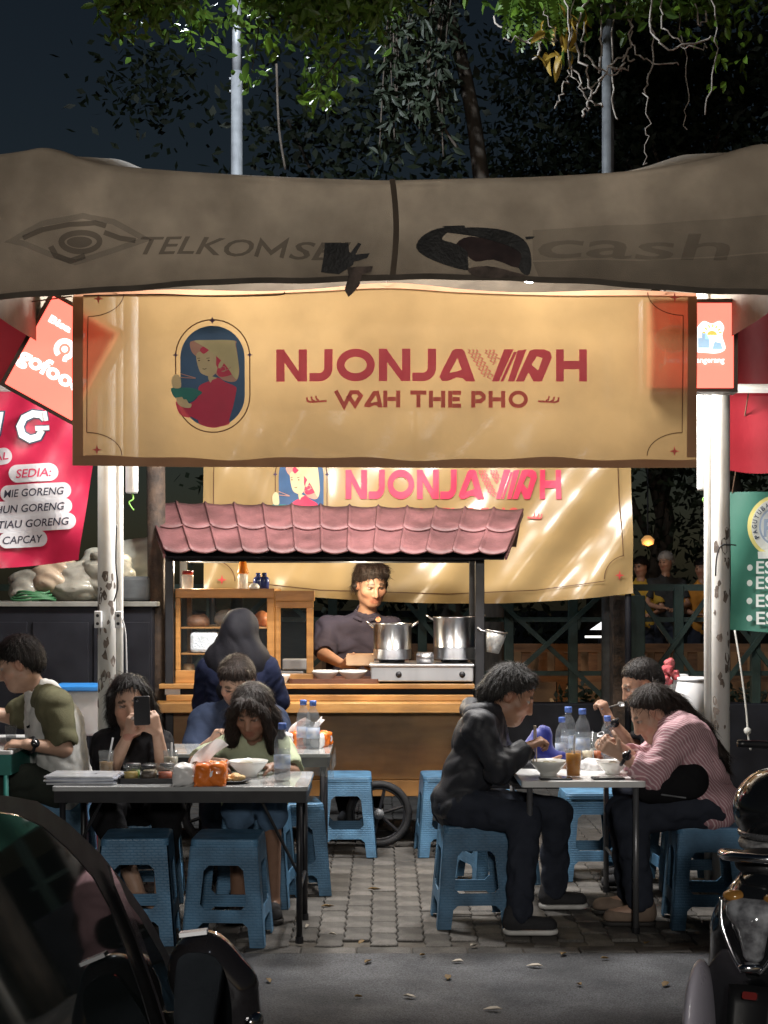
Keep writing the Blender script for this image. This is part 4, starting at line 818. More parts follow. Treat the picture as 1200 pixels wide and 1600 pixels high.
P3.put('lettering', [rot2(s, 40, 665, -3) for s in gl(15)], outl, t); P3.put('lettering', [rot2(s, 40, 665, -3) for s in gl(10.5)], pm('banner_silver', (.7, .71, .73), None, 6, .3), t)
for px in (-120, 150): p = rb(px, 613); m = MB(); m.tube([p, V((p.x, 8.48, at(0, 604, 8.5).z))], .004, 5); m.build('tie', MATS['brown_cord'], t)
GB = 8.9
def gb(px, py, h=0): p = at(px, py, GB); p.y += .02 * math.sin(px * .06 + py * .02) + .02 * math.sin(px * .03 - 1) - h; return p
t = thing('drinks_banner', 'green cloth drinks banner with a round seal and white lettering by the right post', 'banner', (at(1230, 0, GB).x, GB, at(0, 990, GB).z))
m = MB(); m.grid(lambda u, v: gb(1142 + 200 * u, (984 + 14 * u) - (984 - 768 + 14 * u - 3 * u) * v), 30, 24); m.build('cloth', pm('green_banner_cloth', (.05, .19, .14), (.035, .14, .105), 3, .5, bump=.1, bscale=15, translu=.3), t, smooth=True)
P4 = Print(gb, .0008); gw = pm('banner_white', (.7, .74, .72), None, 4, .5, translu=.3)
P4.put('seal', poly(arc(1213, 822, 46, 48, 0, 360, 40)[:-1]), pm('seal_yellow', (.6, .55, .2), None, 5, .5), t); P4.put('seal', poly(arc(1213, 822, 40, 43, 0, 360, 40)[:-1]), gw, t)
P4.put('seal', poly(arc(1213, 822, 28, 30, 0, 360, 36)[:-1]), pm('seal_blue', (.3, .38, .5), None, 5, .5), t); P4.put('seal', poly(arc(1213, 822, 25, 27, 0, 360, 36)[:-1]), gw, t)
word = 'PAGUYUBAN PEDAGANG '
P4.put('lettering', [rot2(text2d(ch, 1213, 822 - 32, 7, 5.5 if ch != 'I' else 2, bold=.02, align='CENTER'), 1213, 822, -118 + i * 13) for i, ch in enumerate(word) if ch != ' '], outl, t)
P4.put('lettering', text2d('P', 1192, 838, 26, 15, bold=.03), MATS['seal_blue'], t)
P4.put('ribbon', poly([(1183, 862), (1240, 860), (1240, 872), (1184, 873)]), gw, t)
for i, y in enumerate((887, 911, 939, 966)):
    P4.put('bullet', poly(arc(1171, y, 4.5, 5, 0, 360, 14)[:-1]), gw, t); P4.put('lettering', text2d('ES', 1181, y + 9, 19, 26, bold=.015), gw, t)
for px in (1146, 1336):
    p = gb(px, 770); m = MB(); m.tube([p, V((p.x, 8.5 if px < 1200 else 8.5, at(0, 607, 8.5).z + .02))], .004, 5); m.build('tie', MATS['brown_cord'], t)
p = gb(1150, 985); m = MB(); m.tube(smooth_pts([p, at(1157, 1040, 8.9), at(1166, 1110, 8.9), at(1169, 1150, 8.9), at(1173, 1172, 8.9)], 5), .006, 6); m.build('rope', M['cloth_white'], t, smooth=True)
m = MB(); m.lathe([(0, -.025), (.02, -.012), (.022, .01), (0, .026)], at(1168, 1142, 8.9), 8); m.build('knot', M['cloth_white'], t, smooth=True)
# ================================================================ food cart
CF = 9.1
wood = pm('varnished_wood', (.46, .225, .065), (.3, .135, .035), 4, .38, bump=.15, bscale=30, stretch=(1.2, 1.2, 9), coat=.25, ramp=(.3, .7))
wood_h = pm('varnished_wood_long', (.5, .26, .08), (.33, .16, .045), 4, .36, bump=.12, bscale=30, stretch=(.8, 6, 9), coat=.25, ramp=(.3, .7))
ply = pm('plywood_panel', (.36, .18, .055), (.25, .115, .033), 3, .45, stretch=(1, 1, 5), bump=.1, ramp=(.3, .7))
for q_ in (wood, wood_h, ply): speckle(q_, 2.5, .62, 1.1, .38, .6, 8)
glass = pm('cabinet_glass', (.05, .055, .055), None, 3, .05, seethru=.86, rvar=.02)
steel = pm('stainless_steel', (.6, .6, .61), (.46, .46, .48), 5, .36, metal=1, rvar=.08, stretch=(1, 1, .1))
tile_m = pm('maroon_roof_tile', (.16, .068, .07), (.1, .042, .043), 9, .55, detail=9, bump=.3, bscale=70)
speckle(tile_m, 3, .7, 1.12, .4, .6, 7)
def cx(px, d=CF): return (px - 600) * d / F
def cz(py, d=CF): return EYE - (py - HY) * d / F
cart = thing('food_cart', 'wooden noodle cart with maroon tiled roof, glass cabinet and black posts', 'food cart', (cx(500), 9.4, 0))
CB = 9.78
def cpart(name, mat, boxes, parent=cart, bevel=.004):
    m = MB()
    for p, q in boxes: m.bb(p, q)
    return m.build(name, mat, parent, bevel=bevel)
body = cpart('body', ply, [((cx(258), CF + .02, .29), (cx(742), CB, .80))])
for i, (a, b) in enumerate(((.29, .385), (.388, .80))): cpart('front_panel', ply, [((cx(262), CF + .002 - .006 * (i == 0), a), (cx(738), CF + .019, b))])
for z in (.8025,): cpart('ledge', wood_h, [((cx(246), 8.9, .80), (cx(739), CF + .0, .858))])
cpart('recess_shade', M['dark'], [((cx(262), CF + .004, .8585), (cx(738), CB - .02, .928))])  # solid dark block; the shade of the slot is in its colour
cpart('ledge_rail', wood_h, [((cx(262), 9.04, .859), (cx(739), 9.075, .895))])
cpart('counter', wood_h, [((cx(250), 9.05, .93), (cx(741), CB, .958))])
cpart('corner_post', M['black_metal'], [((cx(742.5), CF - .005, .27), (cx(757), CF + .045, cz(858)))])
cpart('corner_post', M['black_metal'], [((cx(258), CF - .005, .27), (cx(271), CF + .045, cz(858)))])
cpart('corner_post', M['black_metal'], [((cx(742.5), CB - .05, .27), (cx(757), CB - .01, cz(835, CB)))])
cpart('corner_post', M['black_metal'], [((cx(258), CB - .05, .27), (cx(271), CB - .01, cz(835, CB)))])
# glass cabinet on the left of the counter
cab = thing('x', 'x', 'x') if False else None
z0, zt = .9585, cz(920)
cb = cpart('cabinet', wood, [((cx(272), CF + .05, zt - .055), (cx(428), CB - .06, zt))]); cpart('bottom_rail', wood, [((cx(272), CF + .05, z0), (cx(428), CF + .075, z0 + .075))], cb)
cpart('stile', wood, [((cx(272.2), CF + .051, z0 + .0755), (cx(280), CF + .085, zt - .0555))], cb); cpart('stile', wood, [((cx(416), CF + .051, z0 + .0755), (cx(427.8), CF + .085, zt - .0555))], cb)
cpart('stile', wood, [((cx(272.2), CB - .1, z0), (cx(280), CB - .061, zt - .0555))], cb); cpart('stile', wood, [((cx(416), CB - .1, z0), (cx(427.8), CB - .061, zt - .0555))], cb)
sh1, sh2 = cz(980), cz(1021)
for z in (sh1, sh2): cpart('shelf', wood_h, [((cx(280.5), CF + .06, z - .012), (cx(415.5), CB - .07, z))], cb)
cpart('pane', glass, [((cx(280.5), CF + .064 - .008, z0 + .076), (cx(415.5), CF + .0585, zt - .056))], cb, 0)
# door of the cabinet, swung to the front
dr = cpart('door', wood, [((cx(429), CF + .052, zt - .115), (cx(489), CF + .08, zt - .075))]); cpart('door_rail', wood, [((cx(429), CF + .052, z0 + .006), (cx(489), CF + .08, z0 + .055))], dr)
cpart('door_stile', wood, [((cx(429.2), CF + .053, z0 + .0552), (cx(437), CF + .079, zt - .1152))], dr); cpart('door_stile', wood, [((cx(478), CF + .053, z0 + .0552), (cx(488.8), CF + .079, zt - .1152))], dr)
cpart('pane', glass, [((cx(437.5), CF + .063, z0 + .0555), (cx(477.5), CF + .067, zt - .1155))], dr, 0)
cpart('top_rail', wood, [((cx(428.5), CF + .05, zt - .0745), (cx(491), CF + .075, zt - .0115))])
# tiled roof
RW, RH, NT = 2, 2, 13
def rp(u, v, lift=0):
    a = V((cx(257, 8.88), 8.88, cz(861, 8.88))); b = V((cx(790, 8.88), 8.88, cz(864, 8.88))); c = V((cx(231, 9.45), 9.45, cz(786, 9.45))); e = V((cx(816, 9.45), 9.45, cz(797, 9.45)))
    p = a.lerp(b, u).lerp(c.lerp(e, u), v); n = V((0, -.47, .88)); return p + n * lift
roof = thing('x', 'x', 'x') if False else None
m = MB(); m.grid(lambda u, v: rp(.005 + .99 * u, .02 + .96 * v, -.045), 12, 3); roof = m.build('roof', M['dark'], cart, solid=.012)
for r_ in range(RW):
    for i in range(NT):
        def tf(u, v, i=i, r_=r_):
            uu = (i + u * 1.02) / NT; sag = -.013 * math.sin(PI * min(1, max(0, u))) ** .8; edge = -.0 * v
            vv = (r_ + v * 1.06) / RW - .012 * 0; vv -= .032 * math.sin(PI * min(1, max(0, u))) * (1 - v)
            lip = .012 * max(0, 1 - v * 6); return rp(min(uu, 1.005), vv, sag + .006 * (i % 2) * 0 + (1 - v) * .018 + .004 + (.010 if u < .08 else 0) - lip * .3)
        m = MB(); m.grid(tf, 12, 6); o = m.build('roof_tile', tile_m, roof, smooth=True); s = o.modifiers.new('solid', 'SOLIDIFY'); s.thickness = .011; s.offset = -1
m = MB(); m.grid(lambda u, v: V((rp(u, 1).x, 9.46 + .42 * v, rp(u, 1).z - .012 - .2 * v)), 12, 3); m.build('back_slope', tile_m, cart, smooth=True, solid=.012)
for s, u in ((-1, 0), (1, 1)):
    a, b = rp(u, 0, -.02), rp(u, 1, -.01); m = MB(); m.bar(a + V((s * .002, 0, -.012)), b + V((s * .002, 0, -.012)), .012, .022); m.build('verge_board', tile_m, cart)
m = MB(); m.bar((cx(262), CF + .02, cz(872)), (cx(755), CF + .02, cz(872)), .03, .04); m.build('roof_beam', M['black_metal'], cart)
m = MB(); m.bar((cx(262), CB - .03, cz(872)), (cx(755), CB - .03, cz(872)), .03, .04); m.build('roof_beam', M['black_metal'], cart)
def wheel(px):
    c = V((cx(px, 9.03), 9.03, .197)); tor = [c + V((.175 * math.cos(2 * PI * i / 30), 0, .175 * math.sin(2 * PI * i / 30))) for i in range(31)]
    m = MB(); m.tube(tor, .022, 10, cap=False); wv = m.build('wheel', pm('rubber', (.02, .02, .022), (.012, .012, .013), 20, .7, bump=.3), cart, smooth=True)
    m = MB(); m.tube([c + V((.15 * math.cos(2 * PI * i / 30), 0, .15 * math.sin(2 * PI * i / 30))) for i in range(31)], .008, 6, cap=False); m.build('rim', M['black_metal'], wv, smooth=True)
    for k in range(6): a = k * PI / 3 + .3; m = MB(); m.cyl(c, c + V((.15 * math.cos(a), 0, .15 * math.sin(a))), .01, n=8); m.build('spoke', M['black_metal'], wv)
    m = MB(); m.cyl(c - V((0, .025, 0)), c + V((0, .06, 0)), .03); m.build('hub', M['galv'], wv, smooth=True)
wheel(592); wheel(335)
for px in (300, 700): m = MB(); m.bb((cx(px) - .03, CB - .1, 0), (cx(px) + .03, CB - .04, .289)); m.build('leg', M['black_metal'], cart)
# lamps under the cart roof
for px, lab in ((560, 'warm'), (305, 'warm')):
    x = cx(px, 9.4); m = MB(); m.cyl((x - .12, 9.36, cz(872) - .0), (x + .12, 9.36, cz(872)), .014, n=10); m.build('tube_light', pm('cart_tube_glow', (1, .82, .55), None, 3, .4, emit=5), cart, smooth=True)
    m = MB(); m.bb((x - .13, 9.35, cz(872) + .016), (x + .13, 9.37, cz(872) + .05)); m.build('light_batten', M['white'], cart)
    lamp('cart_light', (x, 9.36, cz(872) - .04), POWER['cart'] * (1 if px > 400 else .55), (1, .85, .62), cart, .05)
m = MB(); m.bb((cx(258), CF - .012, cz(1085)), (cx(282), CF - .008, cz(1073))); m.build('price_tag', M['white'], cart)
# ================================================================ things on the cart
TOPC = .9585
def lathe_thing(name, label, cat, prof, loc, mat, group=None, n=24, ax=(0, 0, 1)):
    m = MB(); m.lathe(prof, loc, n, ax); return tag(m.build(name, mat, smooth=True), label, cat, group)
stove = thing('gas_stove', 'stainless two burner gas stove under the two pots', 'stove', (cx(660), 9.25, TOPC))
m = MB(); m.bb((cx(579), 9.09, TOPC + .012), (cx(740), 9.5, TOPC + .1)); m.build('case', steel, stove, bevel=.006)
m = MB(); m.bb((cx(577), 9.075, TOPC + .1005), (cx(741), 9.52, TOPC + .115)); m.build('hob', steel, stove, bevel=.004)
for px in (585, 735):
    for y in (9.12, 9.46): m = MB(); m.cyl((cx(px), y, TOPC), (cx(px), y, TOPC + .012), .012); m.build('foot', M['black_metal'], stove)
for px in (613, 712):
    m = MB(); m.lathe([(.06, 0), (.06, .012), (.03, .016), (0, .016)], (cx(px), 9.3, TOPC + .1155), 18); m.build('burner', M['black_metal'], stove, smooth=True)
    for a in range(4): m = MB(); m.box((cx(px) + .07 * math.cos(a * PI / 2 + .8), 9.3 + .07 * math.sin(a * PI / 2 + .8), TOPC + .126), (.07, .008, .02), a * PI / 2 + .8); m.build('pan_support', M['black_metal'], stove)
    m = MB(); m.cyl((cx(px + 10), 9.09, TOPC + .055), (cx(px + 10), 9.065, TOPC + .055), .018); m.build('knob', M['black_metal'], stove, smooth=True)
zp = TOPC + .1365
pot_m = pm('brushed_pot_steel', (.5, .51, .53), (.4, .41, .43), 5, .3, metal=1, rvar=.05, stretch=(6, 6, .1)); _n = pot_m.node_tree.nodes; _tg = _n.new('ShaderNodeTangent'); _tg.direction_type = 'RADIAL'; _tg.axis = 'Z'
pot_m.node_tree.links.new(_tg.outputs[0], _n['Principled BSDF'].inputs['Tangent']); _n['Principled BSDF'].inputs['Anisotropic'].default_value = .8; _n['Principled BSDF'].inputs['Anisotropic Rotation'].default_value = .25
def pot(px, r, h, label):
    c = V((cx(px, 9.3), 9.3, zp)); t = thing('stock_pot', label, 'pot', c, 'stock pots')
    m = MB(); m.lathe([(r * .97, 0), (r, .01), (r, h * .27), (r * 1.012, h * .275), (r * 1.012, h * .295), (r, h * .3), (r, h - .01), (r * 1.03, h - .005), (r * 1.03, h), (r * .98, h), (r * .97, h * .9), (r * .97, .02), (0, .02)], c, 36); bo_ = m.build('body', pot_m, t, smooth=True)
    m = MB(); m.lathe([(r * .965, h * .86), (0, h * .861)], c, 24); m.build('broth', pm('broth', (.5, .33, .16), None, 8, .2), t)
    for s in (-1, 1):
        m = MB(); m.tube(smooth_pts([c + V((s * r, -.03, h - .02)), c + V((s * (r + .035), -.025, h + .004)), c + V((s * (r + .035), .025, h + .004)), c + V((s * r, .03, h - .02))], 5), .006, 8); m.build('handle', steel, t, smooth=True)
pot(613, .115, .215, 'smaller stainless stock pot on the left burner'); pot(712, .135, .255, 'larger stainless stock pot on the right burner beside black post')
c = at(664, 1038, 9.16); m = MB(); c.z = TOPC + .1155 + .034; m.lathe([(0, -.045), (.034, -.045), (.034, .045), (.031, .045), (.03, -.04)], c, 20, (1, -.35, 0)); o = m.build('steel_mug', steel, smooth=True); tag(o, 'steel mug lying on its side between the two pots', 'mug')
# strainer hung on the right post
st = thing('noodle_strainer', 'wire mesh noodle strainer hooked on the black cart post', 'strainer', at(772, 1020, 9.06))
mesh_m = pm('wire_mesh', (.6, .6, .58), (.4, .4, .4), 60, .4, metal=.6, seethru=.35)
c = at(773, 1003, 9.06); m = MB(); m.lathe([(.036, -.065), (.052, 0), (.062, .062)], c, 18, (.18, 0, 1)); m.build('mesh_cup', mesh_m, st, smooth=True)
m = MB(); rr = .063; up = V((.18, 0, 1)).normalized(); a, b, _ = frame(up); m.tube([c + up * .062 + (a * math.cos(k * PI / 10) + b * math.sin(k * PI / 10)) * rr for k in range(21)], .004, 6, cap=False); m.build('rim', steel, st, smooth=True)
m = MB(); m.tube([c + up * .062 + V((-.06, 0, 0)), at(752, 985, 9.08), at(746, 980, 9.085)], .005, 6); m.build('handle', steel, st, smooth=True)
# tray, bowls, cup, open box
m = MB(); m.holed(rrect(-.27, -.14, .27, .14, .03), [rrect(-.255, -.125, .255, .125, .025)], (cx(522), 9.22, TOPC), (1, 0, 0), (0, 1, 0), .028); 
t = thing('serving_tray', 'brown serving tray with two bowls on the counter', 'tray', (cx(522), 9.22, TOPC)); m.build('rim', pm('brown_tray', (.14, .06, .035), (.1, .04, .025), 7, .4), t)
m = MB(); m.prism(rrect(-.256, -.126, .256, .126, .025), (cx(522), 9.22, TOPC + .0005), (1, 0, 0), (0, 1, 0), .008); m.build('base', MATS['brown_tray'], t)
china = pm('white_china', (.74, .74, .71), (.68, .68, .65), 6, .18, coat=.3, rvar=.05)
def bowl_prof(r, h): return [(0, 0), (r * .45, 0), (r * .46, .012), (r * .7, h * .45), (r * .93, h * .8), (r, h), (r * .97, h), (r * .88, h * .75), (r * .64, h * .42), (r * .4, .02), (0, .02)]
for px, lab in ((506, 'white bowl on the brown tray next to the cabinet door'), (551, 'white bowl on the brown tray next to the stove')):
    lathe_thing('bowl', lab, 'bowl', bowl_prof(.088, .062), (cx(px), 9.2, TOPC + .009), china, 'bowls on the cart tray')
lathe_thing('small_cup', 'small white sauce cup on the counter under the cabinet', 'cup', bowl_prof(.042, .055), (cx(443), 9.1, TOPC), china)
# things on top of the cabinet
zc = zt + .0005
t = thing('spice_jar', 'plastic jar with red lid on top of the cabinet', 'jar', (cx(288), 9.25, zc)); clear = pm('clear_plastic', (.75, .76, .76), (.6, .6, .6), 9, .2, seethru=.45)
m = MB(); m.lathe([(.034, 0), (.036, .075), (.028, .085)], (cx(288), 9.25, zc), 18); m.build('body', clear, t, smooth=True); m = MB(); m.lathe([(.033, .0855), (.033, .107), (0, .108)], (cx(288), 9.25, zc), 18); m.build('lid', pm('red_plastic', (.5, .03, .03), None, 6, .4), t, smooth=True)
t = thing('sauce_bottle', 'sauce bottle with tall orange cone cap on top of the cabinet', 'bottle', (cx(376), 9.25, zc))
m = MB(); m.lathe([(.03, 0), (.031, .08), (.024, .09)], (cx(376), 9.25, zc), 18); m.build('body', clear, t, smooth=True); m = MB(); m.lathe([(.034, .0905), (.034, .1), (.01, .2), (0, .205)], (cx(376), 9.25, zc), 18); m.build('cone_cap', pm('orange_plastic', (.75, .3, .03), None, 6, .35, translu=.3), t, smooth=True)
for px, lab, y in ((399, 'small dark blue bottle with round shoulder on the cabinet', 9.3), (411, 'small dark blue bottle in front of its twin on the cabinet', 9.2)):
    t = thing('blue_bottle', lab, 'bottle', (cx(px), y, zc), 'blue bottles on the cabinet'); m = MB(); m.lathe([(.028, 0), (.03, .05), (.026, .065), (.012, .075)], (cx(px), y, zc), 16); m.build('body', pm('blue_glass', (.03, .05, .2), (.02, .035, .14), 9, .2), t, smooth=True)
    m = MB(); m.lathe([(.014, .0755), (.014, .095), (0, .096)], (cx(px), y, zc), 12); m.build('cap', MATS['blue_glass'], t, smooth=True)
tag(MB().lathe([(0, 0), (.03, 0), (.034, .012), (.02, .03), (0, .033)], (cx(396), 9.16, zc), 14).build('sauce_packet', china, smooth=True), 'small pale packet in front of the blue bottles', 'packet')
# things in the cabinet
def blob(name, label, cat, c, r, mat, amp=.006, seed=1, group=None, vox=.009, freq=1.4, flat=None):
    s = SDF(vox); s.el(c, r, k=.01); s.disp = wrinkle(amp, freq, seed)
    if flat is not None: s.cut((0, 0, flat), (0, 0, -1))
    return tag(s.build(name, mat), label, cat, group)
plas = pm('thin_plastic_bag', (.62, .63, .62), (.45, .45, .44), 12, .25, seethru=.12, translu=.2, coat=.3)
blob('wrapped_noodles', 'plastic bag of pale noodles on the upper cabinet shelf', 'bag', (cx(304), 9.28, sh1 + .03), (.07, .1, .045), pm('noodle_bag', (.5, .3, .2), (.35, .2, .13), 20, .35, coat=.4), seed=3, flat=sh1 + .001)
blob('wrapped_meat', 'grey plastic wrapped parcel on the upper cabinet shelf', 'parcel', (cx(350), 9.3, sh1 + .045), (.08, .1, .055), plas, seed=5, flat=sh1 + .001)
blob('ingredient_box', 'orange lidded box at the end of the upper cabinet shelf', 'box', (cx(405), 9.3, sh1 + .04), (.045, .08, .05), pm('orange_bag', (.6, .22, .08), None, 9, .4), seed=6, flat=sh1 + .001)
m = MB(); m.box((cx(317), 9.25, sh2 + .062), (.17, .2, .122)); t = tag(m.build('ice_bag', pm('frosted_plastic', (.66, .72, .76), (.52, .58, .62), 25, .3, bump=.6, bscale=90), bevel=.02), 'crumpled frosted plastic bag box on the middle cabinet shelf', 'bag')
for k, (px, c_, h) in enumerate(((290, (.6, .4, .2), .11), (312, (.3, .2, .12), .09), (345, (.55, .53, .5), .1), (375, (.3, .3, .32), .11))):
    m = MB(); m.lathe([(.033, 0), (.035, h * .8), (.03, h), (0, h)], (cx(px), 9.25, .9585 + .0005), 18); tag(m.build('ingredient_jar', pm('jar_fill_%d' % k, c_, None, 14, .3, coat=.4), smooth=True), ['tan jar in the bottom of the glass cabinet', 'brown jar in the bottom of the glass cabinet', 'pale jar in the bottom of the glass cabinet', 'grey jar in the bottom of the glass cabinet'][k], 'jar')
for k, (px, z) in enumerate(((452, .959), (458, 1.03))):
    m = MB(); m.box((cx(px), 9.32, z + .033), (.15, .12, .062)); tag(m.build('food_container', pm('grey_box_%d' % k, (.28, .27, .26), None, 9, .4), bevel=.006), ['grey food container at the bottom behind the cabinet door glass', 'grey food container stacked on another behind the cabinet door glass'][k], 'container')
# ================================================================ stools
SH = .455
def mat_weave(name, col):
    m = pm(name, col, tuple(c * .68 for c in col), 11, .42, rvar=.14, detail=10); n = m.node_tree.nodes; l = m.node_tree.links
    tc = [x for x in n if x.type == 'TEX_COORD'][0]
    br = n.new('ShaderNodeTexBrick'); br.inputs['Scale'].default_value = 1; br.inputs['Brick Width'].default_value = .03; br.inputs['Row Height'].default_value = .012; br.inputs['Mortar Size'].default_value = .0028; br.inputs['Mortar Smooth'].default_value = 1
    mp = n.new('ShaderNodeVectorMath'); mp.operation = 'MULTIPLY_ADD'
    sx = n.new('ShaderNodeSeparateXYZ'); l.new(tc.outputs['Object'], sx.inputs[0]); ad = n.new('ShaderNodeMath'); ad.operation = 'ADD'; l.new(sx.outputs[0], ad.inputs[0]); l.new(sx.outputs[1], ad.inputs[1])
    cb_ = n.new('ShaderNodeCombineXYZ'); l.new(ad.outputs[0], cb_.inputs[0]); l.new(sx.outputs[2], cb_.inputs[1]); l.new(cb_.outputs[0], br.inputs['Vector'])
    bp = n.new('ShaderNodeBump'); bp.inputs['Strength'].default_value = .45; bp.inputs['Distance'].default_value = .003; bp.invert = True; l.new(br.outputs['Fac'], bp.inputs['Height']); l.new(bp.outputs[0], n['Principled BSDF'].inputs['Normal']); return m
M['blue_stool'] = mat_weave('blue_stool_plastic', (.1, .24, .4)); speckle(M['blue_stool'], 5, .7, 1.08, .36, .58, 8); add_rand(M['blue_stool'], .75, 1.1)
def make_stool():
    t = thing('plastic_stool', 'x', 'stool', (0, 0, 0), 'blue woven plastic stools')
    wt, wb = .145, .178
    m = MB(); m.lathe([(0, SH), (wt * 1.16, SH), (wt * 1.3, SH - .004), (wt * 1.36, SH - .014), (wt * 1.37, SH - .03), (wt * 1.3, SH - .03)], (0, 0, 0), 4) if False else None
    pts = rrect(-wt, -wt, wt, wt, .03, 5); n = len(pts); k = [(.95, SH), (.99, SH - .004), (1.005, SH - .014), (1.01, SH - .034)]
    vs = [(x * s, y * s, z) for s, z in k for x, y in pts]; m.add(vs, [tuple(range(n))] + [(i * n + j, (i + 1) * n + j, (i + 1) * n + (j + 1) % n, i * n + (j + 1) % n) for i in range(3) for j in range(n)]); m.build('seat', M['blue_stool'], t, smooth=False)
    for q in range(4):
        a = q * PI / 2; ca, sa = math.cos(a), math.sin(a)
        W = lambda z: wb + (wt * 1.0 - wb) * z / (SH - .034)
        zt_ = SH - .03
        outer = [(-W(zt_), zt_), (-W(0), 0), (-W(0) + .062, 0), (-W(.08) + .066, .085), (-W(.1) + .085, .104), (W(.1) - .085, .104), (W(.08) - .066, .085), (W(0) - .062, 0), (W(0), 0), (W(zt_), zt_)]
        hw = lambda z: W(z) - .066; h0, h1, rr = .158, .345, .022
        hole = [(-hw(h0) + rr, h0), (hw(h0) - rr, h0), (hw(h0), h0 + rr), (hw(h1), h1 - rr), (hw(h1) - rr, h1), (-hw(h1) + rr, h1), (-hw(h1), h1 - rr), (-hw(h0), h0 + rr)]
        m = MB(); loops = [outer, hole]; flat = [p for lp in loops for p in lp]; N = len(flat); tri = mgeo.tessellate_polygon([[V((x, z, 0)) for x, z in lp] for lp in loops]); vs = []
        for dep in (0, .007):
            for x, z in flat: yy = -(W(z) - dep); vs.append((x * ca - yy * sa, x * sa + yy * ca, z))
        fs = [tuple(x) for x in tri] + [tuple(i + N for i in x[::-1]) for x in tri]; kk = 0
        for lp in loops:
            L = len(lp); fs += [(kk + i, kk + (i + 1) % L, kk + (i + 1) % L + N, kk + i + N) for i in range(L)]; kk += L
        m.add(vs, fs); m.build('side_panel', M['blue_stool'], t)
        # moulded lip round the opening
    return t
STOOL = make_stool(); first = [True]
def stool(px, py, rz, label, d=None):
    d = d or gd(py); o = STOOL if first[0] else copy_tree(STOOL); first[0] = False
    o.location = ((px - 600) * d / F, d, .003); o.rotation_euler = (0, 0, rz); o['label'] = label; return o
stool(215, 0, .06, 'empty blue plastic stool at the black table edge beside parked dark car', 6.72); stool(357, 0, -.04, 'empty blue plastic stool pulled up in front of the bowl of the curly haired girl', 6.7)
stool(232, 0, .1, 'blue plastic stool under the woman holding a phone', 7.6); stool(402, 0, -.08, 'blue plastic stool under the girl eating from a bowl', 7.48)
stool(541, 0, .02, 'empty blue plastic stool standing in front of the cart wheel', 9.0 - .16); stool(698, 0, .05, 'empty blue plastic stool between the cart and the man in black jacket', 8.85)
stool(738, 0, .06, 'blue plastic stool under the man in black jacket', 7.05); stool(1102, 0, -.05, 'blue plastic stool under the woman in pink striped shirt', 7.02)
stool(1072, 0, .1, 'blue plastic stool under the man with shaved sides and watch', 7.9); stool(921, 0, .03, 'empty blue plastic stool at the far end of the white table', 8.15)
stool(375, 0, .1, 'blue plastic stool under the man in navy tee', 8.52); stool(95, 0, .02, 'blue plastic stool under the man in raglan tee', 7.85)
stool(775, 0, .3, 'empty blue plastic stool standing behind the seat of the man in black jacket', 8.0); stool(455, 0, .2, 'blue plastic stool half under the small rear table', 7.75)
# ================================================================ tables
top_m = pm('steel_table_top', (.46, .47, .47), (.36, .37, .37), 4, .2, bump=.1, bscale=18, coat=.6, rvar=.1)
wtop = pm('white_table_top', (.74, .74, .73), (.66, .66, .65), 5, .3, coat=.2)
def table(name, label, x0, x1, y0, y1, h, topmat, legmat, th=.02, apron=.05, inset=.04, cover=False, braces=True):
    t = thing(name, label, 'table', ((x0 + x1) / 2, (y0 + y1) / 2, 0))
    m = MB(); m.prism(rrect(x0, y0, x1, y1, .02), (0, 0, h - th), (1, 0, 0), (0, 1, 0), th); m.build('top', topmat, t, bevel=.003)
    if apron:
        for (a, b) in (((x0 + .01, y0 + .008), (x1 - .01, y0 + .02)), ((x0 + .01, y1 - .02), (x1 - .01, y1 - .008)), ((x0 + .008, y0 + .022), (x0 + .02, y1 - .022)), ((x1 - .02, y0 + .022), (x1 - .008, y1 - .022))):
            m = MB(); m.bb((*a, h - th - apron), (*b, h - th - .0005)); m.build('apron', legmat, t)
    for x in (x0 + inset, x1 - inset):
        for y in (y0 + inset, y1 - inset):
            m = MB(); m.cyl((x, y, .0), (x, y, h - th - .001), .0135, n=10); l_ = m.build('leg', legmat, t, smooth=True)
            m = MB(); m.cyl((x, y, .001), (x, y, .03), .018, n=10); m.build('foot', M['black_metal'], l_)
        m = MB(); m.cyl((x, y0 + inset, h * .33), (x, y1 - inset, h * .33), .009, n=8); m.build('stretcher', legmat, t)
    for s in ((x0 + inset, x1 - inset) if braces else ()):
        q = 1 if s < (x0 + x1) / 2 else -1; m = MB(); m.cyl((s, y0 + inset + .02, h * .42), (s + q * .18, y0 + inset + .02, h - th - .02), .007, n=8); m.build('brace', legmat, t)
    return t
TH = .68
T1 = dict(x0=-1.425, x1=-.325, y0=6.58, y1=7.12)
table('folding_table', 'long black folding table with grey top holding menus and tissue pack', **T1, h=TH, topmat=top_m, legmat=M['black_metal'])
T2 = dict(x0=-1.15, x1=-.27, y0=7.68, y1=8.16)
table('folding_table', 'small grey topped table behind the girl holding two water bottles', **T2, h=TH + .02, topmat=top_m, legmat=M['black_metal'])
T3 = dict(x0=.605, x1=1.155, y0=6.76, y1=7.75)
table('folding_table', 'white topped narrow table between the jacket man and pink shirt woman', **T3, h=TH, topmat=wtop, legmat=pm('grey_steel', (.2, .2, .21), None, 9, .4, metal=.6), th=.028, apron=0, braces=False)
film = pm('clear_table_film', (.5, .52, .52), None, 6, .15, seethru=.72, rvar=.05, coat=.5)
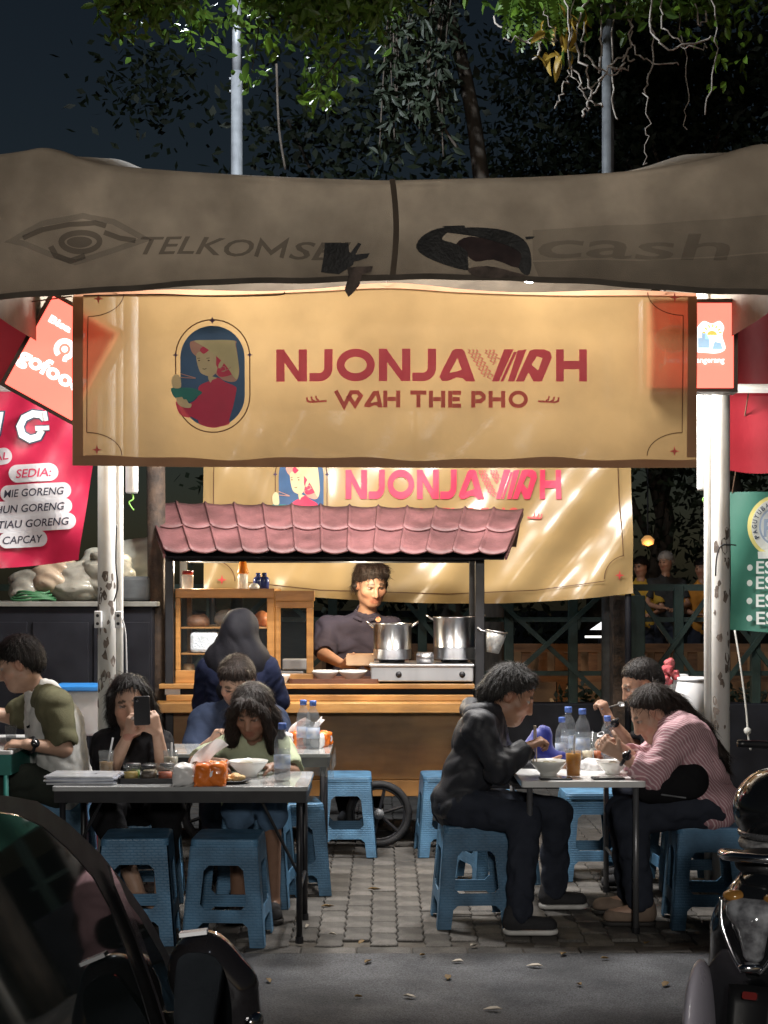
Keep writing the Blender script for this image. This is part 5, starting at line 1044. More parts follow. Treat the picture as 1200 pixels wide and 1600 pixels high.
m = MB(); m.grid(lambda u, v: V((T2['x1'] - .2 + .22 * u, T2['y0'] - .006 - .01 * math.sin(u * 9 + v * 5) * v, TH + .018 - .09 * v - .03 * u * v)), 12, 6); m.grid(lambda u, v: V((T2['x1'] + .012 + .012 * math.sin(u * 8 + v * 4) * v, T2['y0'] - .006 + .48 * u, TH + .018 - (.1 - .05 * u) * v)), 14, 6)
tag(m.build('plastic_cover', film, smooth=True), 'clear plastic film hanging over the corner of the small rear table', 'table cover')
# ================================================================ tableware
pet = pm('clear_bottle_plastic', (.3, .33, .36), None, 6, .06, seethru=.72, rvar=.03, coat=.6)
lab_m = pm('bottle_label', (.4, .52, .78), (.75, .78, .8), 28, .35, seethru=.45); cap_m = pm('blue_cap', (.1, .2, .6), None, 6, .35); water = pm('water', (.35, .4, .44), None, 5, .03, seethru=.75, rvar=.01)
def bottle(p, label, s=1, group='water bottles'):
    t = thing('water_bottle', label, 'bottle', p, group); p = V(p)
    pr_ = [(0, .0), (.026, .0), (.031, .006), (.031, .03), (.029, .036), (.031, .042), (.031, .1), (.028, .108), (.031, .116), (.031, .135), (.026, .16), (.014, .182), (.0125, .196)]
    m = MB(); m.lathe([(r * s, z * s) for r, z in pr_], p, 20); m.build('body', pet, t, smooth=True)
    m = MB(); m.lathe([(0, .003), (.0295 * s, .004), (.0295 * s, .12 * s), (0, .121 * s)], p, 16); m.build('water', water, t, smooth=True)
    m = MB(); m.lathe([(.0315 * s, .048 * s), (.0315 * s, .096 * s)], p, 20); m.build('label', lab_m, t, smooth=True)
    m = MB(); m.lathe([(.0155 * s, .193 * s), (.0155 * s, .213 * s), (.014 * s, .216 * s), (0, .216 * s)], p, 16); m.build('cap', cap_m, t, smooth=True)
def on(px, d, h): return V(((px - 600) * d / F, d, h + .0005))
bottle(on(441, 6.78, TH), 'water bottle at the corner of the black table beside the girl', 1.18); bottle(on(474, 7.95, TH + .02), 'left water bottle of the pair on the small rear table', 1.15); bottle(on(489, 7.9, TH + .02), 'right water bottle of the pair on the small rear table', 1.15)
bottle(on(888, 7.62, TH), 'water bottle next to the blue bag, behind a shorter one', 1.2); bottle(on(910, 7.5, TH), 'water bottle standing beside the straw of the orange juice', 1.2); bottle(on(878, 7.4, TH), 'water bottle closest to the blue bag on the white table', 1.05); bottle(on(949, 7.35, TH), 'water bottle beside the hands of the woman in pink', 1.1)
gl_m = pm('drinking_glass', (.25, .27, .27), None, 5, .05, seethru=.82, rvar=.02, coat=.3)
def glass_of(p, label, r, h, fill, fh, straw=None, group=None):
    t = thing('drinking_glass', label, 'glass', p, group); p = V(p)
    m = MB(); m.lathe([(0, 0), (r * .8, 0), (r, h), (r * .95, h), (r * .77, .006), (0, .006)], p, 20); m.build('tumbler', gl_m, t, smooth=True)
    m = MB(); m.lathe([(0, .007), (r * .755, .008), (r * (.76 + .17 * fh), h * fh), (0, h * fh + .001)], p, 18); m.build('drink', fill, t, smooth=True)
    if straw: m = MB(); m.cyl(p + V((0, 0, .01)), p + V(straw), .0045, n=8); m.build('straw', M['white'], t)
oj = pm('orange_juice', (.85, .42, .02), (.75, .34, .015), 8, .3, translu=.3); tea = pm('milk_tea', (.42, .27, .12), (.34, .2, .09), 8, .3, translu=.2); iced = pm('iced_tea', (.36, .34, .27), (.28, .24, .17), 14, .25)
glass_of(on(896, 6.9, TH), 'clear tumbler of orange juice with straw on the white table', .038, .125, oj, .85, (.006, 0, .19))
glass_of(on(166, 6.98, TH), 'glass of milky tea with a spoon beside the menus', .036, .11, tea, .55, (.03, 0, .17)); glass_of(on(267, 6.95, TH), 'glass of iced drink with a spoon beside the condiment rack', .036, .115, iced, .75, (.004, 0, .15))
glass_of(on(936, 7.45, TH), 'clear empty tumbler between water bottles on the white table', .034, .11, water, .3)
glass_of(on(924, 7.62, TH), 'tall clear glass of pale drink at the back of the white table', .034, .13, water, .6)
def bowl_thing(p, r, h, label, soup, group=None, bits=True):
    t = thing('soup_bowl', label, 'bowl', p, group); m = MB(); m.lathe(bowl_prof(r, h), p, 30); m.build('bowl', china, t, smooth=True)
    m = MB(); m.lathe([(r * .84, h * .72), (0, h * .725)], p, 24); m.build('soup', soup, t)
    if bits:
        rg = random.Random(int(r * 1e4)); s = SDF(.006)
        for k in range(9): a = rg.uniform(0, 6.3); q = rg.uniform(0, .6) * r; s.el(V(p) + V((q * math.cos(a), q * math.sin(a), h * .74)), (rg.uniform(.012, .024), rg.uniform(.012, .02), .012), k=.006)
        s.build('toppings', pm('soup_toppings', (.3, .2, .12), (.14, .16, .06), 60, .5), t)
soup = pm('noodle_soup', (.5, .36, .2), (.36, .25, .14), 30, .2)
bowl_thing(on(388, 6.93, TH), .09, .072, 'large white soup bowl in front of the long haired girl', soup); bowl_thing(on(857, 6.95, TH), .083, .07, 'white noodle bowl under the chopsticks of the jacket man', soup); bowl_thing(on(957, 7.02, TH), .075, .06, 'white noodle bowl in front of the woman in pink shirt', soup)
bowl_thing(on(945, 7.55, TH), .075, .055, 'white bowl in front of the man wearing a watch', soup)
t = thing('cracker_plate', 'dark plate of pale crackers between tissue pack and soup bowl', 'plate', on(362, 6.72, TH))
m = MB(); m.lathe([(0, 0), (.055, 0), (.085, .012), (.083, .015), (.053, .004), (0, .004)], on(362, 6.72, TH), 24); m.build('plate', M['black_metal'], t, smooth=True)
cr = pm('fried_cracker', (.72, .52, .25), (.55, .34, .13), 30, .6, bump=.6); rg = random.Random(6)
for k in range(8):
    s = SDF(.006); p = on(362, 6.72, TH) + V((rg.uniform(-.05, .05), rg.uniform(-.03, .03), .014 + .004 * (k % 4))); s.el(p, (rg.uniform(.018, .03), .016, .009)); s.disp = wrinkle(.005, 2, k); s.build('cracker', cr, t)
tis = pm('orange_tissue_film', (.8, .2, .03), (.72, .16, .02), 5, .25, coat=.5); tisw = pm('white_tissue_film', (.78, .77, .76), (.7, .69, .68), 9, .3, coat=.4); paper = pm('tissue_paper', (.85, .85, .85), (.8, .8, .8), 20, .9, translu=.3)
def tissue(p, rz, label, s=1):
    t = thing('tissue_pack', label, 'tissues', p, 'tissue packs'); p = V(p); ux = V((math.cos(rz), math.sin(rz), 0)); uy = V((-math.sin(rz), math.cos(rz), 0)); uz = V((0, 0, 1))
    def rb(x0, x1, hz, hy, nm, mt, sd_):
        c = np.array(p + ux * ((x0 + x1) / 2 * s) + uz * hz * s); h = (np.array([(x1 - x0) / 2, hy, hz]) * s); A_ = [np.array(q) for q in (ux, uy, uz)]; r_ = .016 * s
        def f(Fv, P):
            q = [np.abs(sum((P[i] - c[i]) * a_[i] for i in range(3))) - h[j] + r_ for j, a_ in enumerate(A_)]
            d = np.sqrt(sum(np.maximum(x, 0) ** 2 for x in q)) + np.minimum(np.maximum(np.maximum(q[0], q[1]), q[2]), 0) - r_; return np.minimum(Fv, d)
        sd = SDF(.006); e = ux * h[0] + uy * h[1] + uz * h[2]; e2 = ux * h[0] - uy * h[1]; cc = V(c); sd.rc(cc - e, cc + e, .002); sd.rc(cc - e2, cc + e2, .002); sd.fn(f); sd.disp = wrinkle(.006, 2.2, sd_); sd.cut(p + uz * .001, (0, 0, -1)); sd.build(nm, mt, t)
    rb(-.022, .082, .037, .05, 'orange_wrap', tis, 3); rb(-.092, -.024, .034, .047, 'white_wrap', tisw, 8)
    m = MB(); m.grid(lambda u, v: p + ux * ((-.04 + .06 * u + .07 * v * v) * s) + uy * ((.012 * math.sin(u * 7 + v * 3) + .01) * s) + uz * ((.065 + .075 * v + .012 * math.sin(u * 4)) * s), 8, 8); m.build('tissue', paper, t, smooth=True)
    m = MB(); c = p + ux * .045 * s - uy * .0515 * s + uz * .038 * s; m.add([c + (ux * math.cos(k * PI / 8) + uz * math.sin(k * PI / 8)) * .016 * s for k in range(16)], [tuple(range(16))]); m.build('badge', pm('badge_white', (.82, .82, .85), (.75, .77, .85), 6, .4), t)
tissue(on(315, 6.64, TH), .06, 'orange and white tissue pack with a tissue pulled out on the black table', 1.3); tissue(on(498, 8.02, TH + .02), 1.2, 'orange and white tissue pack beside the pair of water bottles', 1.0); tissue(on(462, 8.08, TH + .02), .3, 'orange tissue pack behind the pair of water bottles', .95)
t = thing('menu_stack', 'stack of laminated menus on the left end of the black table', 'menus', on(132, 6.72, TH)); rg = random.Random(5)
for k in range(5):
    m = MB(); m.box(on(132, 6.74, TH) + V((rg.uniform(-.012, .012), rg.uniform(-.01, .01), .004 + .0075 * k)), (.3, .21, .006), rg.gauss(0, .04)); m.build('menu', pm('laminated_menu_%d' % (k % 2), ((.66, .68, .72), (.5, .53, .62))[k % 2], None, 12, .2, coat=.6), t)
ct = thing('condiment_rack', 'black tray of condiment jars beside the orange tissue pack', 'condiments', on(233, 6.75, TH))
m = MB(); p = on(233, 6.75, TH); m.holed(rrect(-.125, -.07, .125, .07, .015), [rrect(-.118, -.063, .118, .063, .012)], p, (1, 0, 0), (0, 1, 0), .022); m.build('tray_rim', M['black_metal'], ct)
m = MB(); m.prism(rrect(-.1185, -.0635, .1185, .0635, .012), p + V((0, 0, .0005)), (1, 0, 0), (0, 1, 0), .005); m.build('tray_base', M['black_metal'], ct)
for k in range(6):
    c = p + V((-.075 + .075 * (k % 3), -.03 + .06 * (k // 3), .006)); m = MB(); m.lathe([(0, 0), (.03, 0), (.032, .055), (.03, .06)], c, 16); j = m.build('jar', gl_m, ct, smooth=True)
    m = MB(); m.lathe([(0, .003), (.0285, .003), (.03, .04), (0, .041)], c, 16); m.build('filling', pm('condiment_%d' % k, ((.5, .36, .1), (.08, .05, .03), (.45, .1, .04), (.2, .3, .06), (.5, .42, .3), (.1, .05, .03))[k], None, 40, .4), j, smooth=True)
    m = MB(); m.lathe([(.033, .0605), (.034, .07), (0, .073)], c, 16); m.build('lid', pm('lid_dark', (.05, .05, .055), None, 9, .3) if k % 2 else gl_m, j, smooth=True)
# blue bag, phones, crumpled tissue on the right table
s = SDF(.008); a = on(842, 7.3, TH)
s.rc(a + V((-.06, 0, .05)), a + V((.09, 0, .04)), .05, .045, fl=((0, 1, 0), .9)); s.rc(a + V((-.02, 0, .08)), a + V((.03, .01, .16)), .07, .035, k=.04, fl=((0, 1, 0), .8)); s.disp = wrinkle(.014, 1.0, 12, (1, 0, .4)); s.cut(a + V((0, 0, .001)), (0, 0, -1))
tag(s.build('blue_bag', pm('blue_nylon', (.006, .02, .27), (.004, .013, .18), 6, .5, sheen=.3)), 'crumpled royal blue cloth bag on the white table', 'bag')
def phone(p, rz, label):
    t = thing('phone', label, 'phone', p, 'phones lying on the white table'); m = MB(); m.prism(rrect(-.072, -.035, .072, .035, .01), V(p), (math.cos(rz), math.sin(rz), 0), (-math.sin(rz), math.cos(rz), 0), .008); m.build('case', M['black_metal'], t, bevel=.002)
    m = MB(); m.prism(rrect(-.068, -.032, .068, .032, .008), V(p) + V((0, 0, .0085)), (math.cos(rz), math.sin(rz), 0), (-math.sin(rz), math.cos(rz), 0), .0006); m.build('screen', pm('phone_screen', (.02, .022, .025), None, 5, .08, coat=.5), t)
phone(on(868, 6.83, TH), .05, 'phone lying flat beside the noodle bowl and orange juice'); phone(on(950, 6.84, TH), .1, 'phone lying flat beside the elbow of the woman in pink')
blob('crumpled_tissue', 'crumpled white tissue behind the orange juice glass', 'tissue', on(925, 7.2, TH) + V((0, 0, .012)), (.07, .05, .03), paper, .012, 4, flat=TH + .001, freq=2)
# condiment tray at the back of the right table
ct2 = thing('condiment_rack', 'dark condiment tray behind the orange juice on the white table', 'condiments', on(918, 7.4, TH)); p = on(918, 7.36, TH)
m = MB(); m.box(p + V((0, 0, .012)), (.17, .1, .022)); m.build('tray_base', M['black_metal'], ct2, bevel=.004)
for k in range(3):
    c = p + V((-.055 + .055 * k, 0, .0235)); m = MB(); m.lathe([(0, 0), (.024, 0), (.025, .045), (0, .046)], c, 14); m.build('jar', pm('condiment_b%d' % k, ((.55, .3, .15), (.6, .55, .4), (.4, .12, .05))[k], None, 30, .35, coat=.4), ct2, smooth=True)
# ================================================================ white stand and drum at the right
sd_ = thing('side_stand', 'narrow white shelf stand beside the right white post', 'stand', (at(1085, 0, 8.3).x, 8.3, 0)); p = at(1080, 1131, 8.3)
m = MB(); m.box(p + V((-.02, 0, -.012)), (.28, .3, .022)); m.build('shelf', M['white'], sd_, bevel=.004)
for a in (-.12, .08):
    for b in (-.12, .12): m = MB(); m.cyl((p.x + a, 8.3 + b, 0), (p.x + a, 8.3 + b, p.z - .0235), .011, n=8); m.build('leg', M['white'], sd_)
zs = p.z - .0005
t = thing('white_drum', 'rounded white plastic drinks drum on the narrow stand', 'drum', (at(1085, 0, 8.25).x, 8.25, zs)); c = V((at(1084, 0, 8.25).x, 8.25, zs))
m = MB(); m.lathe([(0, .001), (.078, .001), (.09, .02), (.102, .1), (.1, .17), (.088, .225), (.083, .236)], c, 28); m.build('body', M['white'], t, smooth=True); m = MB(); m.lathe([(.088, .2365), (.088, .252), (.08, .256), (0, .257)], c, 28); m.build('lid', M['white'], t, smooth=True)
vz = thing('flower_vase', 'clear plastic jar holding red flowers on the stand', 'vase', at(1043, 1131, 8.42)); c = V((at(1043, 0, 8.42).x, 8.42, zs))
m = MB(); m.lathe([(0, .001), (.05, .001), (.055, .1), (.04, .17), (.045, .21)], c, 18); m.build('jar', clear, vz, smooth=True)
for k, (a, b, z) in enumerate(((0, 0, .29), (.03, 0, .26), (-.03, .01, .255), (.015, .02, .32), (-.015, -.01, .23))):
    s = SDF(.007); s.el(c + V((a, b - .02, z)), (.028, .026, .022)); s.disp = wrinkle(.012, 2.2, k); s.build('bloom', pm('red_petal', (.4, .04, .06), (.3, .1, .1), 30, .6), vz); m = MB(); m.cyl(c + V((a * .3, b * .3, .01)), c + V((a, b - .02, z)), .003, n=5); m.build('stem', M['leaf_dark'], vz)
m = MB(); m.box((at(1062, 0, 8.46).x, 8.46, zs + .13), (.085, .08, .258)); tag(m.build('napkin_box', M['white'], bevel=.006), 'white napkin box behind the drum on the stand', 'box')
blob('plastic_sack', 'knotted white plastic sack at the foot of the right post', 'sack', (at(1150, 0, 8.1).x, 8.1, .1), (.085, .1, .16), plas, .014, 9, flat=.004)
blob('plastic_scrap', 'small scrap of white plastic on the far paving', 'litter', gnd(1183, 1177) + V((0, 0, .03)), (.09, .06, .045), plas, .014, 19, flat=.004, freq=1.6)
# ================================================================ dark neighbouring cart on the left
LD = 9.05; dk = thing('dark_cabinet', 'black painted stall cabinet behind the man in raglan tee', 'cabinet', (at(90, 0, LD).x, LD + .3, 0))
x0, x1 = at(-60, 0, LD).x, at(238, 0, LD).x; ztop = at(0, 940, LD).z
m = MB(); m.bb((x0, LD, .02), (x1, LD + .6, ztop - .03)); m.build('body', M['dark'], dk, bevel=.006)
m = MB(); m.bb((x0 - .03, LD - .03, ztop - .0295), (x1 + .03, LD + .62, ztop)); m.build('top', pm('worn_board', (.2, .2, .18), (.12, .12, .1), 8, .6), dk, bevel=.004)
m = MB(); m.bb((at(63, 0, LD).x, LD - .008, at(0, 1008, LD).z), (at(88, 0, LD).x, LD - .001, at(0, 985, LD).z)); m.build('amber_sticker', pm('amber_sticker', (.35, .22, .08), (.1, .07, .04), 40, .5), dk)
m = MB(); m.bb((x0, LD + .3, ztop + .001), (x0 + .03, LD + .33, 2.4)); m.build('roof_post', M['dark'], dk); m = MB(); m.bb((x1 - .03, LD + .3, ztop + .001), (x1, LD + .33, 2.4)); m.build('roof_post', M['dark'], dk)
m = MB(); m.bb((x0 - .1, LD - .05, 2.4), (x1 + .1, LD + .7, 2.45)); m.build('roof_board', M['dark'], dk)
for k in range(3): xk = x0 + .06 + k * .36; m = MB(); m.bb((xk, LD - .014, .1), (xk + .33, LD - .0005, ztop - .12)); m.build('door', M['dark'], dk, bevel=.004)
pbag = pm('milky_plastic_bag', (.4, .39, .33), (.25, .24, .2), 9, .28, translu=.25, coat=.35)
for k, (px, py, rx, rz_, lab, mt) in enumerate(((120, 912, .17, .12, 'big milky plastic bag bulging on the dark cabinet top', pbag), (45, 918, .12, .085, 'small tied plastic bag at the cabinet end', pbag), (165, 900, .14, .14, 'clear plastic bag behind the white post on the cabinet', pbag), (85, 902, .13, .11, 'brownish plastic bag between two others on the cabinet', pm('brown_plastic_bag', (.45, .36, .26), (.3, .23, .16), 9, .3, coat=.3)))):
    p = at(px, py, LD + .25); s = SDF(.011); s.el(p, (rx, .13, rz_)); s.el(p + V((rx * .5, .02, rz_ * .3)), (rx * .6, .1, rz_ * .6), k=.05); s.disp = wrinkle(.026, .85, 30 + k, (.3, .3, 1)); s.cut((0, 0, ztop + .002), (0, 0, -1)); tag(s.build('plastic_bag', mt), lab, 'bag', 'bags on the dark cabinet')
hs = thing('green_hose', 'coiled green hose on the edge of the dark cabinet', 'hose', at(52, 935, LD + .05)); c = at(52, 930, LD + .09); c.z = ztop + .012
for k in range(4): m = MB(); rr = .13 - .012 * k; m.tube([c + V((rr * math.cos(i * PI / 12), .6 * rr * math.sin(i * PI / 12), .014 * k + .006 * math.sin(i * .7 + k))) for i in range(25)], .008, 6, cap=False); m.build('coil', pm('green_rubber', (.04, .14, .06), None, 8, .5), hs, smooth=True)
p = at(207, 912, LD + .2); m = MB(); m.box((p.x, LD + .2, ztop + .075), (.24, .25, .148)); tag(m.build('grey_case', pm('grey_fabric_case', (.09, .1, .105), (.06, .065, .07), 12, .8), bevel=.02), 'dark grey soft case on the dark cabinet', 'case')
s = SDF(.011); p = at(205, 880, LD + .42); s.rc(p + V((-.2, 0, 0)), p + V((.12, 0, .03)), .1, .13, fl=((0, 1, 0), .7)); s.disp = wrinkle(.02, .7, 77, (0, 0, 1)); s.cut((0, 0, ztop + .002), (0, 0, -1)); tag(s.build('folded_tarp', pm('pale_tarp', (.42, .44, .38), (.3, .31, .27), 7, .6)), 'pale folded tarpaulin piled behind the grey case', 'tarpaulin')
m = MB(); x = at(243, 0, 9.2).x; m.tube([(x, 9.2, 0), (x + .01, 9.2, 1.2), (x, 9.2, 2.5)], [.06, .055, .055], 14); tag(m.build('rusty_post', M['rust'], smooth=True), 'dark rusty post standing between the cart and black cabinet', 'post')
# left neighbour table with teal sides
t4 = table('neighbour_table', 'teal sided table in front of the man in raglan tee', at(-170, 0, 7.7).x, at(38, 0, 7.7).x, 7.45, 8.25, .74, wtop, pm('teal_paint', (.03, .2, .17), None, 6, .5), apron=.1)
glass_of(on(17, 7.8, .74), 'small clear tumbler on the teal table near the raglan man', .03, .09, water, .4)
bx = thing('blue_crate', 'blue rimmed plastic storage box behind the raglan man', 'storage box', (at(128, 0, 8.4).x, 8.4, 0)); z1 = at(0, 1072, 8.4).z
for a in (-.11, .11):
    for b in (-.1, .1): m = MB(); m.cyl((at(128, 0, 8.4).x + a, 8.4 + b, 0), (at(128, 0, 8.4).x + a, 8.4 + b, z1 - .26), .012, n=8); m.build('leg', M['dark'], bx)
m = MB(); m.box((at(128, 0, 8.4).x, 8.4, z1 - .14), (.26, .26, .24)); m.build('tub', clear, bx, bevel=.01); m = MB(); m.box((at(128, 0, 8.4).x, 8.4, z1 - .005), (.29, .29, .028)); m.build('lid', pm('bright_blue', (.03, .22, .6), None, 6, .4), bx, bevel=.006)
s = SDF(.01); s.el((at(128, 0, 8.4).x, 8.4, z1 - .16), (.1, .1, .08)); s.disp = wrinkle(.02, 1, 5); s.build('contents', pm('wrapped_contents', (.4, .3, .26), (.25, .18, .15), 15, .6), bx)
# red stool of the neighbouring stall seen under the black table
for px in (118, 140): m = MB(); m.bb((at(px - 6, 0, 8.2).x, 8.2, 0), (at(px + 6, 0, 8.2).x, 8.23, .44)); 
t = thing('red_stool', 'red plastic stool seen below the black table end', 'stool', (at(128, 0, 7.85).x + .0, 8.15, 0)); rm = pm('red_stool_plastic', (.5, .04, .035), None, 6, .4)
c = V((at(128, 0, 8.15).x, 8.15, 0)); m = MB(); m.prism(rrect(-.14, -.14, .14, .14, .03), c + V((0, 0, .43)), (1, 0, 0), (0, 1, 0), .025); m.build('seat', rm, t)
for a in (-1, 1):
    for b in (-1, 1): m = MB(); m.bar(c + V((a * .15, b * .15, 0)), c + V((a * .12, b * .12, .4295)), .05, .05); m.build('leg', rm, t)
# ================================================================ people
def nrm(v): return V(v).normalized()
skin_m = pm('skin', (1, 1, 1), (.9, .88, .86), 30, .5, attr='Col', rvar=.06, bump=.05, bscale=200)
def hair_mat(name, c, c2): return pm(name, c, c2, 30, .42, stretch=(3, 3, .35), bump=.5, bscale=60, rvar=.1, spec=.22)
hair_black = hair_mat('black_hair', (.02, .017, .016), (.008, .007, .007)); hair_brown = hair_mat('dark_brown_hair', (.03, .02, .016), (.012, .009, .008)); hair_grey = hair_mat('greying_hair', (.045, .042, .04), (.01, .009, .009))
def finger_chain(s, base, d, n, side, L, r, curl, k=.004):
    p = V(base); dd = nrm(d)
    for i, f in enumerate((.42, .32, .26)):
        c, sn = math.cos(curl[i]), math.sin(curl[i]); dd = nrm(dd * c + n * sn); n = nrm(n - dd * n.dot(dd)); q = p + dd * L * f; s.rc(p, q, r * (1 - .1 * i), r * (1 - .1 * (i + 1)), k=k); p = q
    return p
def hand(s, wrist, d, n, side, curl=.4, sc=1, thumb=.6, spread=1):
    """d: along the hand, n: direction the palm faces, side: towards the thumb"""
    w_, d, n = V(wrist), nrm(d), V(n); n = nrm(n - d * n.dot(d)); b = nrm(d.cross(n)); b = b if b.dot(V(side)) > 0 else -b
    for o in (-.024, -.008, .008, .024): s.rc(w_ + d * .012 * sc + b * o * .6 * sc, w_ + d * .075 * sc + b * o * sc, .0135 * sc, .0125 * sc, k=.01)
    for i, (o, L) in enumerate(((.027, .068), (.009, .076), (-.009, .071), (-.026, .056))):
        finger_chain(s, w_ + d * .078 * sc + b * o * sc, d + b * o * 3 * spread, n, b, L * sc, .0088 * sc, (curl, curl * 1.2, curl * .9))
    p0 = w_ + d * .022 * sc + b * .024 * sc; dd = nrm(d * .65 + b * .8 * spread + n * thumb); p1 = p0 + dd * .035 * sc; d2 = nrm(d * .8 + b * .2 + n * thumb); p2 = p1 + d2 * .03 * sc; p3 = p2 + nrm(d2 + n * .3) * .022 * sc
    s.rc(p0, p1, .014 * sc, .011 * sc, k=.008); s.rc(p1, p2, .0105 * sc, .0095 * sc, k=.004); s.rc(p2, p3, .0095 * sc, .0085 * sc, k=.004)
def head_sdf(s, c, f, u, sc=1, fem=False):
    c = V(c); f = nrm(f); r = nrm(f.cross(V(u))); u = nrm(r.cross(f)); H = lambda x, y, z: c + (r * x + f * y + u * z) * sc; ax = (r, f, u); S = lambda *q: tuple(x * sc for x in q)
    s.el(H(0, -.012, .035), S(.077, .096, .088), ax, k=.02)                     # cranium
    s.el(H(0, .022, -.028), S(.061, .072, .085), ax, k=.035)                     # face block
    s.el(H(0, .05, -.085), S(.034 if fem else .04, .034, .026), ax, k=.03)       # chin
    for q in (-1, 1):
        s.el(H(q * .044, .052, -.02), S(.026, .026, .024), ax, k=.02)            # cheek
        s.el(H(q * .045, .0, -.06), S(.022, .045, .03), ax, k=.03)               # jaw
        s.el(H(q * .03, .083, .013), S(.019, .017, .013), ax, k=.012, op='-')    # eye socket
        s.el(H(q * .03, .073, .012), S(.0145, .0145, .0125), ax, k=.003)         # eyeball
        s.rc(H(q * .014, .088, .027), H(q * .046, .074, .03), .0075 * sc, .006 * sc, k=.01)  # brow ridge
        s.el(H(q * .078, -.005, .002), S(.01, .02, .031), ax, k=.008); s.el(H(q * .087, .002, .004), S(.006, .01, .018), ax, k=.004, op='-')  # ear
    s.rc(H(0, .088, .016), H(0, .104, -.028), .008 * sc, .0115 * sc, k=.012)     # nose
    for q in (-1, 1): s.el(H(q * .012, .092, -.031), S(.009, .01, .008), ax, k=.006)
    s.rc(H(-.018, .083, -.057), H(.018, .083, -.057), .0065 * sc, k=.006); s.rc(H(-.015, .082, -.068), H(.015, .082, -.068), .0075 * sc, k=.006)
    s.rc(H(-.02, .0905, -.0625), H(.02, .0905, -.0625), .0026 * sc, k=.003, op='-')
    return H, ax
def face_colors(vs, c, f, u, sc, tone, lip=(.34, .11, .09), brow=(.03, .025, .02), lashes=1.0):
    f = np.array(nrm(f)); r = np.cross(f, np.array(V(u))); r /= np.linalg.norm(r); u2 = np.cross(r, f); L = np.stack([(vs - np.array(c)) @ r, (vs - np.array(c)) @ f, (vs - np.array(c)) @ u2], 1) / sc
    col = np.tile(np.array([*tone, 1.0]), (len(vs), 1)); x, y, z = np.abs(L[:, 0]), L[:, 1], L[:, 2]
    def mix(mask, cc, a=1): col[mask, :3] = col[mask, :3] * (1 - a) + np.array(cc) * a
    fr = y > .035
    mix(fr & (((x - .0) / .03) ** 2 + ((z + .062) / .017) ** 2 < 1) & (y > .06), lip, .75)
    mix(fr & (((x - .03) / .019) ** 2 + ((z - .034 + (x - .03) * .15) / .006) ** 2 < 1), brow, .85)
    mix(fr & (((x - .03) / .016) ** 2 + ((z - .013) / .0075) ** 2 < 1), (.03, .02, .016), .9)
    mix(fr & (((x - .041) / .005) ** 2 + ((z - .012) / .005) ** 2 < 1), (.45, .42, .4), .6)
    mix(fr & (((x - .04) / .03) ** 2 + ((z + .025) / .03) ** 2 < 1), (tone[0] * 1.05, tone[1] * .82, tone[2] * .78), .5)
    mix((x > .07) & (y > -.04) & (y < .03) & (np.abs(z) < .05), (tone[0], tone[1] * .75, tone[2] * .7), .6)
    return col
def strands(amp, c, f, u, n=70, seed=0):
    f = np.array(nrm(f)); r = np.cross(f, np.array(V(u))); r /= np.linalg.norm(r); u2 = np.cross(r, f); rs = np.random.RandomState(seed); ph = rs.rand(6) * 6.3
    def g(P):
        q = P - np.array(c); a = np.arctan2(q @ r, q @ f); z = q @ u2
        return amp * (np.sin(a * n * .35 + z * 25 + ph[0]) * .6 + np.sin(a * n * .8 - z * 40 + ph[1] + 2 * np.sin(z * 30)) * .5 + np.sin(P[:, 0] * 180 + P[:, 2] * 120 + ph[2]) * .35)
    return g
def hair_cap(s, H, ax, sc, vol=.014, line=.0, slope=.62, side_down=0, top=.0):
    S = lambda *q: tuple(x * sc for x in q)
    s.el(H(0, -.012, .038 + top), S(.077 + vol, .096 + vol, .088 + vol), ax, k=.02); s.el(H(0, -.045, .0), S(.072 + vol * .8, .06 + vol, .075), ax, k=.03)
    r, f, u = [V(q) for q in ax]; nn = np.array(nrm(f * slope - u)); o_ = np.array(H(0, 0, line))
    def taper(Fv, P):       # thin out towards the hairline
        d = sum((P[i] - o_[i]) * nn[i] for i in range(3)) + .0045 * np.sin(P[0] * 150) * np.sin(P[1] * 130 + P[2] * 60) + .004 * np.sin(P[0] * 330 + P[2] * 90) + .003 * np.sin(P[1] * 290 + 1); return np.maximum(Fv + np.clip(.026 + d, 0, .026) * (vol / .026) * .8, d)
    s.fn(taper)
